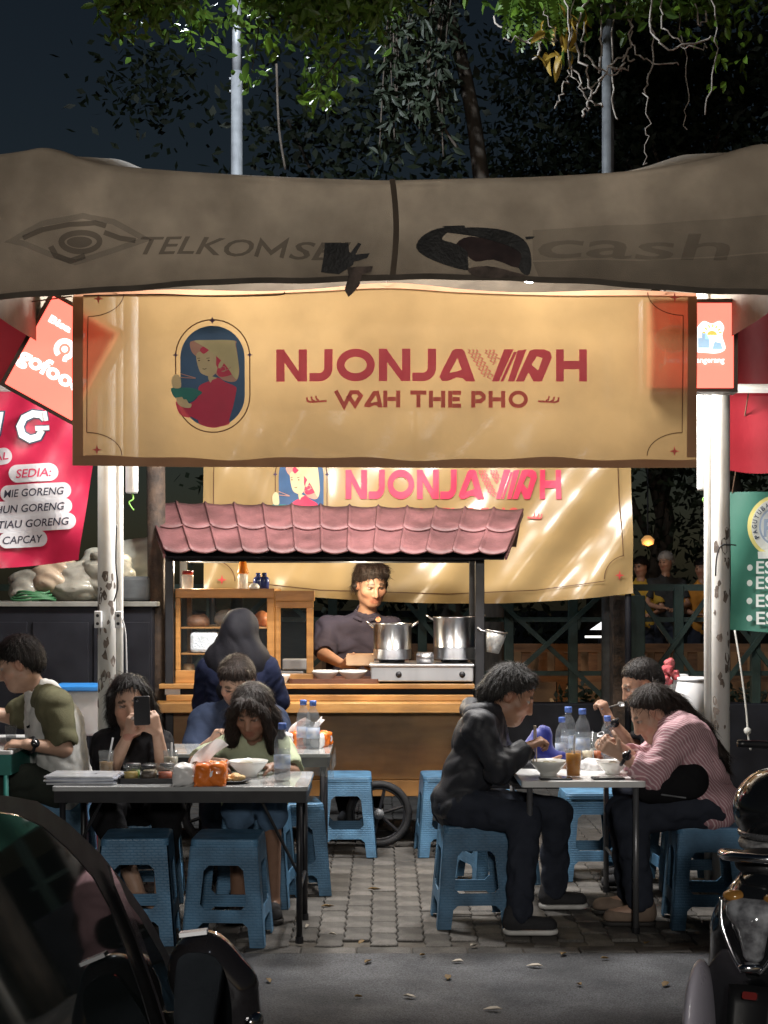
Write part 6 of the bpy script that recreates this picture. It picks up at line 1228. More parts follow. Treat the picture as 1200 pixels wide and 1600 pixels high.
def add_strands(vs, fs, H, ax, ln, n, seed, cutp=None):
    rs = np.random.RandomState(seed); a, b, c = vs[fs[:, 0]], vs[fs[:, 1]], vs[fs[:, 2]]; N = np.cross(b - a, c - a); N /= np.linalg.norm(N, axis=1)[:, None] + 1e-9
    top = np.array(H(0, -.045, .125)); i = rs.randint(0, len(fs), n); p = (a[i] + c[i]) / 2; nn = N[i]
    d = p - top + rs.normal(size=p.shape) * .022; d[:, 2] -= .02; d -= nn * (d * nn).sum(1)[:, None]; d /= np.linalg.norm(d, axis=1)[:, None] + 1e-9
    s = np.cross(nn, d) * .0009; L_ = ln * rs.uniform(.5, 1.3, (n, 1)); k_ = .035 / max(ln, .035); q1 = p + d * L_ * .5 + nn * .004 * k_; q2 = p + d * L_ + nn * rs.uniform(-.002, .011 * k_, (n, 1)) - nn * .001; p = p - nn * .002
    if cutp:      # short hair: no strands hanging past the hairline
        r0, f0, u0 = [np.array(V(q)) for q in ax]; pl = f0 * cutp[0] - u0; pl /= np.linalg.norm(pl); o_ = np.array(H(0, 0, cutp[1])); keep = (((q2 - o_) @ pl) < .004) | (((p - np.array(H(0, 0, 0))) @ f0) < -.03) | (rs.rand(n) < .2)
        p, s, q1, q2 = p[keep], s[keep], q1[keep], q2[keep]; n = len(p)
    V_ = np.stack([p - s, p + s, q1 + s, q1 - s, q2], 1).reshape(-1, 3); k = len(vs) + np.arange(n) * 5
    quads = np.stack([k, k + 1, k + 2, k + 3], 1); tris = np.stack([k + 3, k + 2, k + 4], 1)
    return np.concatenate([vs, V_]), fs.tolist() + quads.tolist() + tris.tolist()
def person(label, J, look, group='people at the food stall', vox=.0068):
    """J: joints in metres; look: tone, clothes, hair. The body is one continuous skin mesh, clothes and hair are its children."""
    g = {k: V(v) for k, v in J.items()}; b = look.get('b', 1.0); hs = look.get('hs', 1.0)
    lat = nrm(g['sr'] - g['sl']); up = nrm(g['chest'] - g['pel']); fw = nrm(up.cross(lat)); fw = -fw if fw.dot(V(g['face'])) < -.2 else fw
    def torso(s, t=0, k=.05, hip=True):
        for q in (-1, 1): s.rc(g['pel'] + lat * q * .07 * b, g['chest'] + lat * q * .075 * b, (.098 + t) * b, (.102 + t) * b, k=k)
        if look.get('belly'): s.el(g['pel'].lerp(g['chest'], .35) + fw * .05, ((.14 + t) * b, (.12 + t) * b, (.14 + t) * b), (lat, fw, up), k=.05)
        if look.get('bust'): 
            for q in (-1, 1): s.el(g['chest'] + fw * .085 + lat * q * .06 - up * .03, (.058 + t,) * 3, k=.04)
        s.rc(g['sl'].lerp(g['sr'], .08), g['sr'].lerp(g['sl'], .08), (.058 + t) * b, k=.055); s.rc(g['chest'], g['neck'], (.09 + t) * b, (.058 + t) * b, k=.05)
        if hip: s.el(g['pel'] - up * .03, ((.155 + t) * b, (.12 + t) * b, (.11 + t) * b), (lat, nrm(fw), up), k=.05)
    bs = SDF(vox); torso(bs)
    bs.rc(g['neck'] - up * .02, g['head'] - nrm(g['hup']) * .05 * hs - nrm(g['face']) * .015, .052 * b, .05 * hs, k=.025)
    H, ax = head_sdf(bs, g['head'], g['face'], g['hup'], hs, look.get('fem'))
    for q in 'lr':
        bs.rc(g['s' + q], g['e' + q], .048 * b, .038 * b, k=.03); bs.rc(g['e' + q], g['w' + q], .04 * b, .026 * b, k=.015)
        hd = look['hand' + q]; hand(bs, g['w' + q], hd[0], hd[1], hd[2], hd[3] if len(hd) > 3 else .4, look.get('hsc', 1.0), hd[4] if len(hd) > 4 else .5, hd[5] if len(hd) > 5 else 1)
        bs.rc(g['h' + q], g['k' + q], .082 * b, .056 * b, k=.04); bs.rc(g['k' + q], g['a' + q], .055 * b, .036, k=.02); bs.rc(g['a' + q] - V((0, 0, .03)), g['t' + q], .034, .024, k=.02)
    vs, fs = bs.mesh(); tone = look['tone']
    col = face_colors(vs, g['head'], g['face'], g['hup'], hs, tone, look.get('lip', (tone[0] * .8, tone[1] * .5, tone[2] * .5)))
    body = link_mesh('person', vs, fs, skin_m, smooth=True, colattr=col); tag(body, label, 'person', group)
    # ---- top
    T = look['top']; t = T.get('t', .014); sv = SDF(T.get('vox', .0085)); SL = {}
    def sleeves(s, tt):
        for q in 'lr':
            L = T.get('sleeve', .6)      # 0..1 upper arm, 1..2 down to the wrist
            e = g['s' + q].lerp(g['e' + q], min(1, L)); s.rc(g['s' + q], e, (.052 + tt) * b, ((.05 if L < 1 else .044) + tt) * b, k=.03)
            if L > 1: e2 = g['e' + q].lerp(g['w' + q], L - 1); s.rc(g['e' + q], e2, (.046 + tt) * b, (.034 + tt) * b, k=.02); d = nrm(g['w' + q] - g['e' + q]); e = e2
            else: d = nrm(g['e' + q] - g['s' + q])
            s.rc(e + d * .058, e + d * .16, .068, .068, k=.004, op='-')
    if not T.get('sleeve_mat'): sleeves(sv, t)
    s2 = SDF(sv.vox); torso(s2, t, hip=T.get('hip', True)); s2.cut(g['pel'] - up * T.get('hem', .1), -up)
    s2.rc(g['neck'] + fw * (.012 + .03 * T.get('vneck', .35)) + up * T.get('neckline', .02), g['head'], .054 * b, .07, k=.006, op='-')
    lo_ops = s2.ops
    mn = s2.vox
    def build_top(sA, sB):
        allp = SDF(sv.vox); allp.ops = [o for o in sA.ops + sB.ops]
        pts = []
        mnv = np.full(3, 1e9); mxv = -mnv
        for o in allp.ops:
            if o[0] != '+': continue
            if o[1] == 'rc': r_ = max(o[4], o[5]); mnv = np.minimum(mnv, np.minimum(o[2], o[3]) - r_); mxv = np.maximum(mxv, np.maximum(o[2], o[3]) + r_)
            else: r_ = o[3].max(); mnv = np.minimum(mnv, o[2] - r_); mxv = np.maximum(mxv, o[2] + r_)
        pad = .035; lo = mnv - pad; dims = tuple(np.ceil((mxv - mnv + 2 * pad) / sv.vox).astype(int))
        FA, _ = sA.eval(lo, dims) if sA.ops else (np.full(dims, .2, np.float32), None); FB, _ = sB.eval(lo, dims); k = .03
        h = np.clip(.5 + .5 * (FB - FA) / k, 0, 1); Fv = FB * (1 - h) + FA * h - k * h * (1 - h)
        nb = np.argwhere(np.abs(Fv) < .03); P = nb * sv.vox + lo; Fv[tuple(nb.T)] += wrinkle(T.get('amp', .008) * .8, T.get('freq', .8) * 1.9, T.get('seed', 1))(P).astype(np.float32)
        return nets(Fv, lo, sv.vox)
    v2, f2 = build_top(sv, s2); link_mesh(T.get('name', 'shirt'), v2, f2, T['mat'], body, smooth=True)
    if T.get('sleeve_mat'):
        for q in 'lr':
            s3 = SDF(sv.vox); L = T.get('sleeve', .6); e = g['s' + q].lerp(g['e' + q], min(1, L)); d = nrm(g['e' + q] - g['s' + q]); s3.rc(g['neck'].lerp(g['s' + q], .35), g['s' + q], (.058 + t), (.062 + t) * b, k=.03); s3.rc(g['s' + q], e, (.06 + t) * b, (.052 + t) * b, k=.03)
            s3.rc(e + d * .058, e + d * .16, .068, .068, k=.004, op='-'); s3.disp = wrinkle(.006, 1.3, 4); s3.build('sleeve', T['sleeve_mat'], body)
    if T.get('collar'):
        for q in (-1, 1):
            m = MB(); c0 = g['neck'] + up * .05 * b; m.grid(lambda u_, v_: c0 + (lat * math.cos(u_ * PI * 1.05 - .1) * q * (.064 + .02 * v_) - fw * (math.cos(u_ * PI * .95 + PI * .03)) * (.06 + .016 * v_)) * 1.0 - up * (.035 * v_ + .045 * u_) if False else
                                  c0 + lat * q * math.sin(u_ * PI * .93) * (.07 + .034 * v_) - fw * math.cos(u_ * PI * .93) * (.07 + .034 * v_) - up * (.042 * v_ + .04 * u_ * u_), 14, 3); m.build('collar', T['mat'], body, smooth=True, solid=.004)
    # ---- legwear
    Pn = look.get('pants')
    if Pn:
        s = SDF(.0095); t = Pn.get('t', .014); s.el(g['pel'] - up * .03, ((.158 + t) * b, (.122 + t) * b, (.11 + t) * b), (lat, fw, up), k=.05)
        for q in 'lr':
            s.rc(g['h' + q], g['k' + q], (.083 + t) * b, (.06 + t) * b, k=.04)
            e = g['k' + q].lerp(g['a' + q], Pn.get('len', .95)) if Pn.get('len', .95) > 0 else None
            if e is not None: s.rc(g['k' + q], e, (.058 + t) * b, (.042 + t), k=.03)
        s.disp = wrinkle(.011, 1.3, 17); s.build(Pn.get('name', 'trousers'), Pn['mat'], body)
    Sh = look.get('shoes')
    if Sh:
        for q in 'lr':
            a, tt = g['a' + q], g['t' + q]; d = nrm(V((tt.x - a.x, tt.y - a.y, 0))); z0 = .004; s = SDF(.007); hl = V((a.x, a.y, .05)) - d * .03
            s.rc(hl, V((tt.x, tt.y, .042)), .04, .036, fl=((d.cross(V((0, 0, 1)))), .95)); s.rc(hl + V((0, 0, .02)), hl + V((0, 0, .05)), .04, .038, k=.03); s.cut((0, 0, .026), (0, 0, -1)); s.build('shoe', Sh[0], body)
            s = SDF(.007); s.rc(V((hl.x, hl.y, .02)), V((tt.x, tt.y, .02)), .045, .041); s.cut((0, 0, z0), (0, 0, -1)); s.cut((0, 0, .0265), (0, 0, 1)); s.build('sole', Sh[1], body)
    # ---- hair
    Hr = look.get('hair')
    if Hr:
        s = SDF(.006); hair_cap(s, H, ax, hs, Hr.get('vol', .014), Hr.get('line', 0), Hr.get('slope', .62), top=Hr.get('top', 0)); 
        for q in (-1, 1):
            if not Hr.get('cover'): s.el(H(q * .088, .014, -.012), (.03 * hs, .034 * hs, .042 * hs), ax, k=.008, op='-')
        for a_, b_, r0, r1 in Hr.get('locks', []): s.rc(H(*a_), H(*b_), r0 * hs, r1 * hs, k=.018)
        for a_, b_, r0, r1 in Hr.get('wlocks', []): s.rc(a_, b_, r0, r1, k=.02)
        s.disp = strands(Hr.get('amp', .004) * .4, g['head'], g['face'], g['hup'], 70, 3); hv_, hf_ = s.mesh(); hv_, hf_ = add_strands(hv_, hf_, H, ax, Hr.get('slen', .035), Hr.get('ns', 5500), len(label), None if Hr.get('cover') else (Hr.get('slope', .62), Hr.get('line', 0))); link_mesh('hair', hv_, hf_, Hr['mat'], body, smooth=True)
    return body, H, g
def flat_pose(d): pass
cl = lambda name, c, **k: pm(name, c, k.pop('c2', None), k.pop('scale', 12), k.pop('rough', .85), spec=k.pop('spec', .14), bump=k.pop('bump', .25), bscale=k.pop('bscale', 220), sheen=k.pop('sheen', 0), **k)
black_jk = cl('black_jacket_cloth', (.026, .028, .035), rough=.5, spec=.4); jean = cl('dark_trouser_cloth', (.032, .037, .052)); black_c = cl('black_cotton', (.012, .012, .014)); navy = cl('navy_cotton', (.028, .04, .075)); olive = cl('olive_cotton', (.13, .125, .075)); whitec = cl('white_cotton', (.62, .62, .6)); lime = cl('pale_green_cotton', (.42, .47, .32)); greenp = cl('dark_green_trousers', (.03, .036, .03)); uniform = cl('plum_grey_uniform', (.05, .043, .062)); hij = cl('black_hijab_cloth', (.012, .012, .016), rough=.7); navyd = cl('navy_dress', (.01, .014, .036))
pink = cl('pink_striped_cotton', (.44, .24, .27), c2=(.38, .2, .23), wave=(30, (.66, .5, .52), 'DIAGONAL', .72, 1.5)); sole_w = pm('white_sole', (.7, .69, .66), None, 9, .6); sole_d = pm('dark_sole', (.03, .028, .026), None, 9, .7); shoe_k = pm('black_knit_shoe', (.025, .025, .028), None, 20, .8, bump=.3); shoe_t = pm('tan_shoe', (.22, .16, .12), None, 20, .8)
TAN = (.36, .2, .13); FAIR = (.46, .29, .21); DARK = (.21, .115, .075); MID = (.33, .19, .13)
X, Y, Z = V((1, 0, 0)), V((0, 1, 0)), V((0, 0, 1))
# --- man in black jacket, facing right
p, H, g = person('man in a black jacket bending over his bowl with chopsticks', dict(pel=at(722, 1248, 7.05), chest=at(752, 1150, 7.05), neck=at(770, 1112, 7.05), head=at(797, 1088, 7.05), face=(.9, -.12, -.42), hup=(.35, 0, .9),
    sl=at(757, 1133, 7.22), sr=at(748, 1136, 6.87), er=at(780, 1202, 6.82), wr=at(822, 1168, 6.86), el=at(805, 1205, 7.3), wl=at(852, 1205, 7.24), hr=at(722, 1256, 6.95), hl=at(725, 1256, 7.15), kr=at(820, 1282, 6.86), kl=at(868, 1270, 7.26), ar=at(812, 1434, 6.78), al=at(866, 1392, 7.32), tr=at(858, 1455, 6.78) , tl=at(905, 1408, 7.32)),
    dict(b=.92, hs=1.1, tone=TAN, handr=((.75, 0, .35), (.3, .2, -.9), (0, 1, .6), 1.0, .6), handl=((.9, -.1, .1), (0, -.9, .2), (0, 0, 1), .6), top=dict(mat=black_jk, sleeve=1.95, t=.02, hem=.13, amp=.013, freq=.62, seed=5, name='jacket', neckline=.03), pants=dict(mat=jean), shoes=(shoe_k, sole_w),
         hair=dict(mat=hair_grey, vol=.015, line=.004, slope=.85, slen=.04, amp=.005, locks=[((0, -.09, -.02), (0, -.085, -.07), .05, .03), ((.05, .035, .095), (-.05, .045, .095), .026, .026)])))
s = SDF(.009); nk = g['neck'] + V((-.05, 0, .0)); s.rc(nk + V((-.05, -.09, .0)), nk + V((-.05, .09, 0)), .042, .042); s.rc(nk + V((-.03, -.09, 0)), nk + V((.06, -.06, .01)), .042, .02, k=.03); s.rc(nk + V((-.03, .09, 0)), nk + V((.06, .06, .01)), .042, .02, k=.03); s.disp = wrinkle(.014, .8, 41); s.build('hood', black_jk, p)
ch = thing('chopsticks', 'pale chopsticks held over the noodle bowl by the jacket man', 'chopsticks', at(835, 1190, 6.9))
for k in (-1, 1): m = MB(); m.cyl(at(836 + k, 1134, 6.88), at(836 + 2.5 * k, 1192, 6.94), .004, .003, 6); m.build('stick', pm('pale_wood_stick', (.6, .5, .36), None, 9, .6), ch)
# --- woman in pink striped shirt, facing left
p, H, g = person('woman in a pink striped shirt with long hair leaning over her bowl', dict(pel=at(1100, 1245, 7.02), chest=at(1068, 1160, 7.02), neck=at(1046, 1130, 7.02), head=at(1022, 1117, 7.02), face=(-.86, -.12, -.5), hup=(-.42, 0, .88),
    sl=at(1062, 1148, 6.87), sr=at(1052, 1146, 7.17), el=at(1020, 1212, 6.84), wl=at(970, 1180, 6.87), er=at(1005, 1200, 7.2), wr=at(965, 1165, 7.08), hl=at(1098, 1258, 6.92), hr=at(1098, 1258, 7.12), kl=at(985, 1276, 6.9), kr=at(975, 1270, 7.15), al=at(1000, 1412, 6.95), ar=at(985, 1398, 7.2), tl=at(955, 1428, 6.95), tr=at(938, 1412, 7.2)),
    dict(b=.98, hs=1.06, fem=1, bust=1, tone=FAIR, handl=((-.9, 0, .5), (-.2, .6, .5), (0, 0, 1), .75, .6), handr=((-.9, -.1, .35), (0, -.5, -.6), (0, 0, 1), .8, .6), top=dict(mat=pink, sleeve=1.5, t=.024, hem=.17, amp=.013, freq=.65, seed=9, collar=1), pants=dict(mat=jean), shoes=(shoe_t, sole_d),
         hair=dict(mat=hair_brown, vol=.010, line=.02, slope=.85, slen=.07, amp=.004, locks=[((0, -.1, -.02), (0, -.11, -.1), .05, .045)], wlocks=[(at(1050, 1100, 7.02), at(1092, 1140, 7.0), .055, .05), (at(1092, 1140, 7.0), at(1122, 1178, 7.0), .05, .035), (at(1122, 1178, 7.0), at(1132, 1198, 7.0), .035, .014)])))
w_ = g['wl'].lerp(g['el'], .1)
def watch(wr, el, label, r=.03, big=.02):
    c = V(wr).lerp(V(el), .14); ax_ = nrm(V(wr) - V(el)); a, b_, _ = frame(ax_); t = thing('wristwatch', label, 'watch', c)
    m = MB(); m.tube([c + (a * math.cos(k * PI / 9) + b_ * math.sin(k * PI / 9)) * r * 1.08 for k in range(19)], .0085, 6, cap=False); m.build('strap', M['black_metal'], t, smooth=True)
    o = V((0, -1, .35)); o = nrm(o - ax_ * o.dot(ax_)); m = MB(); m.lathe([(0, -.004), (big, -.004), (big, .006), (0, .007)], c + o * r * 1.2, 18, o); m.build('case', pm('watch_glass', (.012, .012, .014), None, 5, .12, coat=.5), t, smooth=True)
watch(g['wl'], g['el'], 'black smart watch on the wrist of the woman in pink', .033, .02)
sp = thing('spoon', 'steel spoon held up by the woman in pink', 'spoon', at(940, 1160, 6.95)); m = MB(); m.tube([at(962, 1172, 7.0), at(942, 1152, 6.97)], .004, 6); m.build('handle', steel, sp)
m = MB(); m.lathe([(0, 0), (.012, .003), (.017, .012), (.015, .012), (.01, .005), (0, .003)], at(940, 1150, 6.96), 12, (-.4, -.5, .7)); m.build('scoop', steel, sp, smooth=True)
bagp = thing('shoulder_bag', 'black shoulder bag resting on the lap of the woman in pink', 'bag', at(1055, 1250, 6.85)); s = SDF(.009); c = at(1050, 1228, 6.84); s.rc(c + V((-.1, 0, .0)), c + V((.08, 0, .02)), .075, .08, fl=((0, 1, 0), .7)); s.disp = wrinkle(.01, .8, 60); s.build('pouch', black_c, bagp)
m = MB(); m.tube(smooth_pts([c + V((.08, -.02, .05)), at(1095, 1200, 6.84), at(1122, 1185, 6.88), at(1130, 1195, 6.98), at(1120, 1170, 7.1), at(1075, 1128, 7.14)], 6), .012, 6); m.build('strap', black_c, bagp, smooth=True)
m = MB(); m.tube([c + V((-.06, -.062, -.03)), c + V((.05, -.06, -.045))], .004, 6); m.build('zip', M['galv'], bagp)
# --- man with shaved sides behind her
p, H, g = person('man in a dark shirt with shaved sides lifting a spoon to his mouth', dict(pel=at(1078, 1222, 7.85), chest=at(1056, 1150, 7.82), neck=at(1034, 1112, 7.8), head=at(1004, 1072, 7.78), face=(-.93, -.1, -.34), hup=(-.3, 0, .94),
    sl=at(1044, 1128, 7.65), sr=at(1040, 1128, 7.98), el=at(990, 1172, 7.55), wl=at(951, 1124, 7.55), er=at(1000, 1188, 8.0), wr=at(955, 1196, 7.9), hl=at(1075, 1228, 7.76), hr=at(1075, 1228, 7.96), kl=at(985, 1238, 7.72), kr=at(985, 1238, 8.0), al=at(990, 1362, 7.76), ar=at(990, 1352, 8.0), tl=at(950, 1380, 7.76), tr=at(950, 1370, 8.0)),
    dict(b=1.05, hs=1.06, tone=MID, handl=((-.35, 0, .9), (-.6, .6, -.3), (-.3, .9, 0), .95, .6), handr=((-.9, 0, .1), (0, -.7, -.5), (0, 0, 1), .5), top=dict(mat=black_c, sleeve=.8, t=.02, hem=.12, amp=.01, seed=13), pants=dict(mat=jean), shoes=(shoe_k, sole_d), hair=dict(mat=hair_black, vol=.006, line=.03, slope=.6, amp=.002, top=.006, slen=.012, ns=1500)))
watch(g['wl'], g['el'], 'round black watch on the raised wrist of the shaved man', .032, .021)
sp = thing('spoon', 'steel spoon raised to the mouth of the shaved man', 'spoon', at(950, 1110, 7.5)); m = MB(); m.tube([at(940, 1108, 7.52), at(966, 1101, 7.62)], .0045, 6); m.build('handle', steel, sp); m = MB(); m.lathe([(0, 0), (.014, .003), (.02, .012), (.012, .006), (0, .004)], at(970, 1103, 7.64), 12, (.2, -.5, .8)); m.build('scoop', steel, sp, smooth=True)
# --- seller behind the cart
p, H, g = person('seller in a dark polo shirt with greying hair standing behind the cart', dict(pel=(cx(562, 10.0), 9.98, .9), chest=at(560, 1008, 9.98), neck=at(572, 964, 9.93), head=at(580, 914, 9.86), face=(.3, -.88, -.35), hup=(.06, -.3, .94),
    sr=at(512, 982, 9.96), sl=at(612, 984, 9.95), er=at(506, 1022, 9.78), wr=at(535, 1038, 9.5), el=at(628, 1030, 9.85), wl=at(600, 1042, 9.6), hr=(cx(545, 10), 9.98, .84), hl=(cx(580, 10), 9.98, .84), kr=(cx(542, 10), 9.97, .46), kl=(cx(582, 10), 9.97, .46), ar=(cx(540, 10), 9.99, .09), al=(cx(584, 10), 9.99, .09), tr=(cx(536, 10), 9.86, .04), tl=(cx(590, 10), 9.86, .04)),
    dict(b=1.08, hs=1.17, hsc=1.15, tone=TAN, handr=((.85, -.4, -.05), (.2, .3, .9), (0, -.5, .9), .5, .5), handl=((-.8, -.5, 0), (-.2, .3, .9), (0, 0, 1), .5), top=dict(mat=uniform, sleeve=.82, t=.022, hem=.12, amp=.011, freq=.6, seed=21, collar=1, vneck=.6, name='polo_shirt'), pants=dict(mat=black_c), shoes=(shoe_k, sole_d),
         hair=dict(mat=hair_brown, vol=.02, line=.012, slope=.68, slen=.045, amp=.006, locks=[((.05, .04, .105), (-.05, .045, .1), .03, .03), ((-.085, -.02, -.01), (-.08, -.02, -.03), .02, .014), ((.085, -.02, -.01), (.08, -.02, -.03), .02, .014)])))
pass
em = g['chest'] + V((.13, -.155, .06)); m = MB(); m.add([at(590 + a, 975 + b_, 9.76) for a, b_ in ((-11, 2), (4, 9), (5, 12), (-10, 5))], [(0, 1, 2, 3)]); m.build('name_patch', pm('gold_patch', (.45, .26, .08), None, 30, .5), p, solid=.003)
m = MB(); m.lathe([(0, .003), (.016, .003), (.018, 0)], at(591, 968, 9.765), 12, (0, -1, 0)); m.build('badge', pm('red_badge', (.45, .1, .05), (.6, .4, .2), 60, .5), p)
tb = thing('food_box', 'open tan takeaway box held by the seller over the counter', 'box', at(562, 1040, 9.42)); c = at(563, 1031, 9.42)
def boxshell(u): return None
bm_ = pm('kraft_card', (.55, .36, .22), (.48, .3, .18), 12, .7); hw, hd_, hh_ = .075, .09, .032
m = MB(); m.bb(c + V((-hw, -hd_, -hh_)), c + V((hw, hd_, -hh_ + .006))); m.build('base', bm_, tb)
for a, b_, sx, sy in ((0, -hd_, 2 * hw + .02, .006), (0, hd_, 2 * hw + .02, .006), (-hw, 0, .006, 2 * hd_ - .01), (hw, 0, .006, 2 * hd_ - .01)): m = MB(); m.box(c + V((a, b_, .004)), (sx, sy, 2 * hh_)); m.build('wall', bm_, tb)
# --- man in navy tee, facing the viewer
p, H, g = person('man in a navy tee eating with head bowed behind the small table', dict(pel=at(372, 1200, 8.45), chest=at(370, 1140, 8.43), neck=at(372, 1106, 8.42), head=at(370, 1066, 8.36), face=(-.05, -.8, -.58), hup=(0, -.5, .86),
    sr=at(318, 1126, 8.42), sl=at(428, 1126, 8.42), er=at(300, 1188, 8.25), wr=at(330, 1160, 8.05), el=at(446, 1192, 8.25), wl=at(420, 1186, 8.02), hr=at(355, 1206, 8.45), hl=at(390, 1206, 8.45), kr=at(335, 1222, 8.05), kl=at(410, 1222, 8.05), ar=(at(335, 0, 8.1).x, 8.12, .09), al=(at(410, 0, 8.1).x, 8.12, .09), tr=(at(330, 0, 8.0).x, 7.99, .04), tl=(at(415, 0, 8.0).x, 7.99, .04)),
    dict(b=1.1, hs=1.12, tone=FAIR, handr=((.5, -.2, .75), (.6, -.3, -.3), (.2, .6, .5), .9, .5), handl=((-.5, -.8, .1), (-.3, .2, -.9), (-.6, .3, .3), .4), top=dict(mat=navy, sleeve=.75, t=.02, hem=.1, amp=.009, seed=31, vneck=.5), pants=dict(mat=jean), shoes=(shoe_k, sole_d), hair=dict(mat=hair_brown, vol=.011, line=.014, slope=.75, slen=.03, amp=.004, locks=[((.05, .045, .1), (-.05, .045, .095), .024, .024)])))
# --- woman in black hijab, back turned
hx = at(372, 0, 8.75).x
s = SDF(.009); c = at(374, 988, 8.74)
p, H, g = person('woman in a black hijab and navy dress standing with her back turned', dict(pel=(hx, 8.74, .74), chest=at(370, 1062, 8.72), neck=at(371, 1024, 8.73), head=at(374, 990, 8.76), face=(.35, .9, -.25), hup=(.05, .25, .96),
    sl=at(326, 1046, 8.74), sr=at(418, 1046, 8.74), el=at(318, 1100, 8.8), er=at(434, 1095, 8.8), wl=at(345, 1128, 8.86), wr=at(415, 1128, 8.86), hl=(hx - .08, 8.74, .7), hr=(hx + .08, 8.74, .7), kl=(hx - .08, 8.73, .4), kr=(hx + .08, 8.73, .4), al=(hx - .08, 8.75, .09), ar=(hx + .08, 8.75, .09), tl=(hx - .08, 8.86, .04), tr=(hx + .08, 8.86, .04)),
    dict(b=.95, hs=1.04, fem=1, tone=FAIR, handl=((.8, .4, 0), (0, 0, -1), (0, 1, 0), .4), handr=((-.8, .4, 0), (0, 0, -1), (0, 1, 0), .4), top=dict(mat=navyd, sleeve=1.92, t=.022, hem=.2, amp=.009, seed=35, name='dress_top'), pants=dict(mat=navyd, t=.03, name='dress_skirt'), shoes=(shoe_k, sole_d)))
s = SDF(.009); f_ = nrm((.35, .9, -.2)); r_ = nrm(f_.cross(Z)); s.el(c + Z * .012, (.103, .122, .128), (r_, f_, Z), k=.02); s.rc(c - Z * .05, g['neck'] - Z * .0, .085, .1, k=.06); s.rc(g['neck'] + V((-.1, -.0, -.03)), g['neck'] + V((.1, 0, -.03)), .095, .095, k=.08); s.rc(g['neck'] + V((0, -.04, -.02)), g['chest'] + V((0, -.06, -.04)), .1, .12, k=.07, fl=((0, 1, 0), .8)); s.rc(g['neck'] + V((-.08, -.02, -.06)), g['neck'] + V((-.14, 0, -.17)), .08, .05, k=.05); s.rc(g['neck'] + V((.08, -.02, -.06)), g['neck'] + V((.14, 0, -.15)), .08, .05, k=.05)
s.el(c + f_ * .1 - Z * .01, (.07, .05, .085), (r_, f_, Z), k=.02, op='-'); s.disp = wrinkle(.007, .8, 8, (1, .3, .15)); s.build('hijab', hij, p)
# --- girl with long hair
p, H, g = person('girl with long dark wavy hair in a pale green tee over a large bowl', dict(pel=at(398, 1242, 7.42), chest=at(396, 1185, 7.38), neck=at(396, 1160, 7.36), head=at(394, 1113, 7.28), face=(-.16, -.86, -.48), hup=(-.05, -.42, .9),
    sr=at(352, 1172, 7.38), sl=at(440, 1172, 7.38), er=at(305, 1192, 7.22), wr=at(350, 1192, 7.02), el=at(458, 1208, 7.22), wl=at(426, 1198, 7.02), hr=at(380, 1246, 7.42), hl=at(416, 1246, 7.42), kr=at(372, 1266, 7.05), kl=at(425, 1266, 7.05), ar=(at(372, 0, 7.1).x, 7.12, .09), al=(at(425, 0, 7.1).x, 7.12, .09), tr=(at(366, 0, 7).x, 6.99, .04), tl=(at(430, 0, 7).x, 6.99, .04)),
    dict(b=.82, hs=1.02, hsc=.85, fem=1, tone=(.24, .135, .09), handr=((.75, -.35, -.05), (.2, -.1, -.9), (0, -.7, .5), .5), handl=((-.7, -.4, .05), (-.2, -.2, -.9), (0, -.7, .5), .5), top=dict(mat=lime, sleeve=.8, t=.022, hem=.1, amp=.008, seed=41, vneck=.4), pants=dict(mat=cl('denim_blue', (.1, .17, .27)), len=.1, name='shorts'), shoes=(shoe_k, sole_d),
         hair=dict(mat=hair_brown, vol=.018, cover=1, line=.02, slope=.9, slen=.055, ns=8000, amp=.006, locks=[((.03, .085, .1), (.075, .06, .03), .03, .026), ((-.02, .085, .1), (-.075, .06, .04), .028, .024), ((.075, .06, .03), (.09, .05, -.08), .028, .032), ((-.075, .06, .04), (-.088, .05, -.08), .024, .028), ((.09, .05, -.08), (.1, .06, -.2), .036, .03), ((-.088, .05, -.08), (-.095, .055, -.19), .03, .028), ((.06, -.05, -.05), (.09, -.02, -.2), .06, .05), ((-.06, -.05, -.05), (-.09, -.02, -.2), .06, .05), ((0, -.09, -.03), (0, -.09, -.2), .06, .06), ((.1, .06, -.2), (.11, .06, -.26), .03, .012)])))
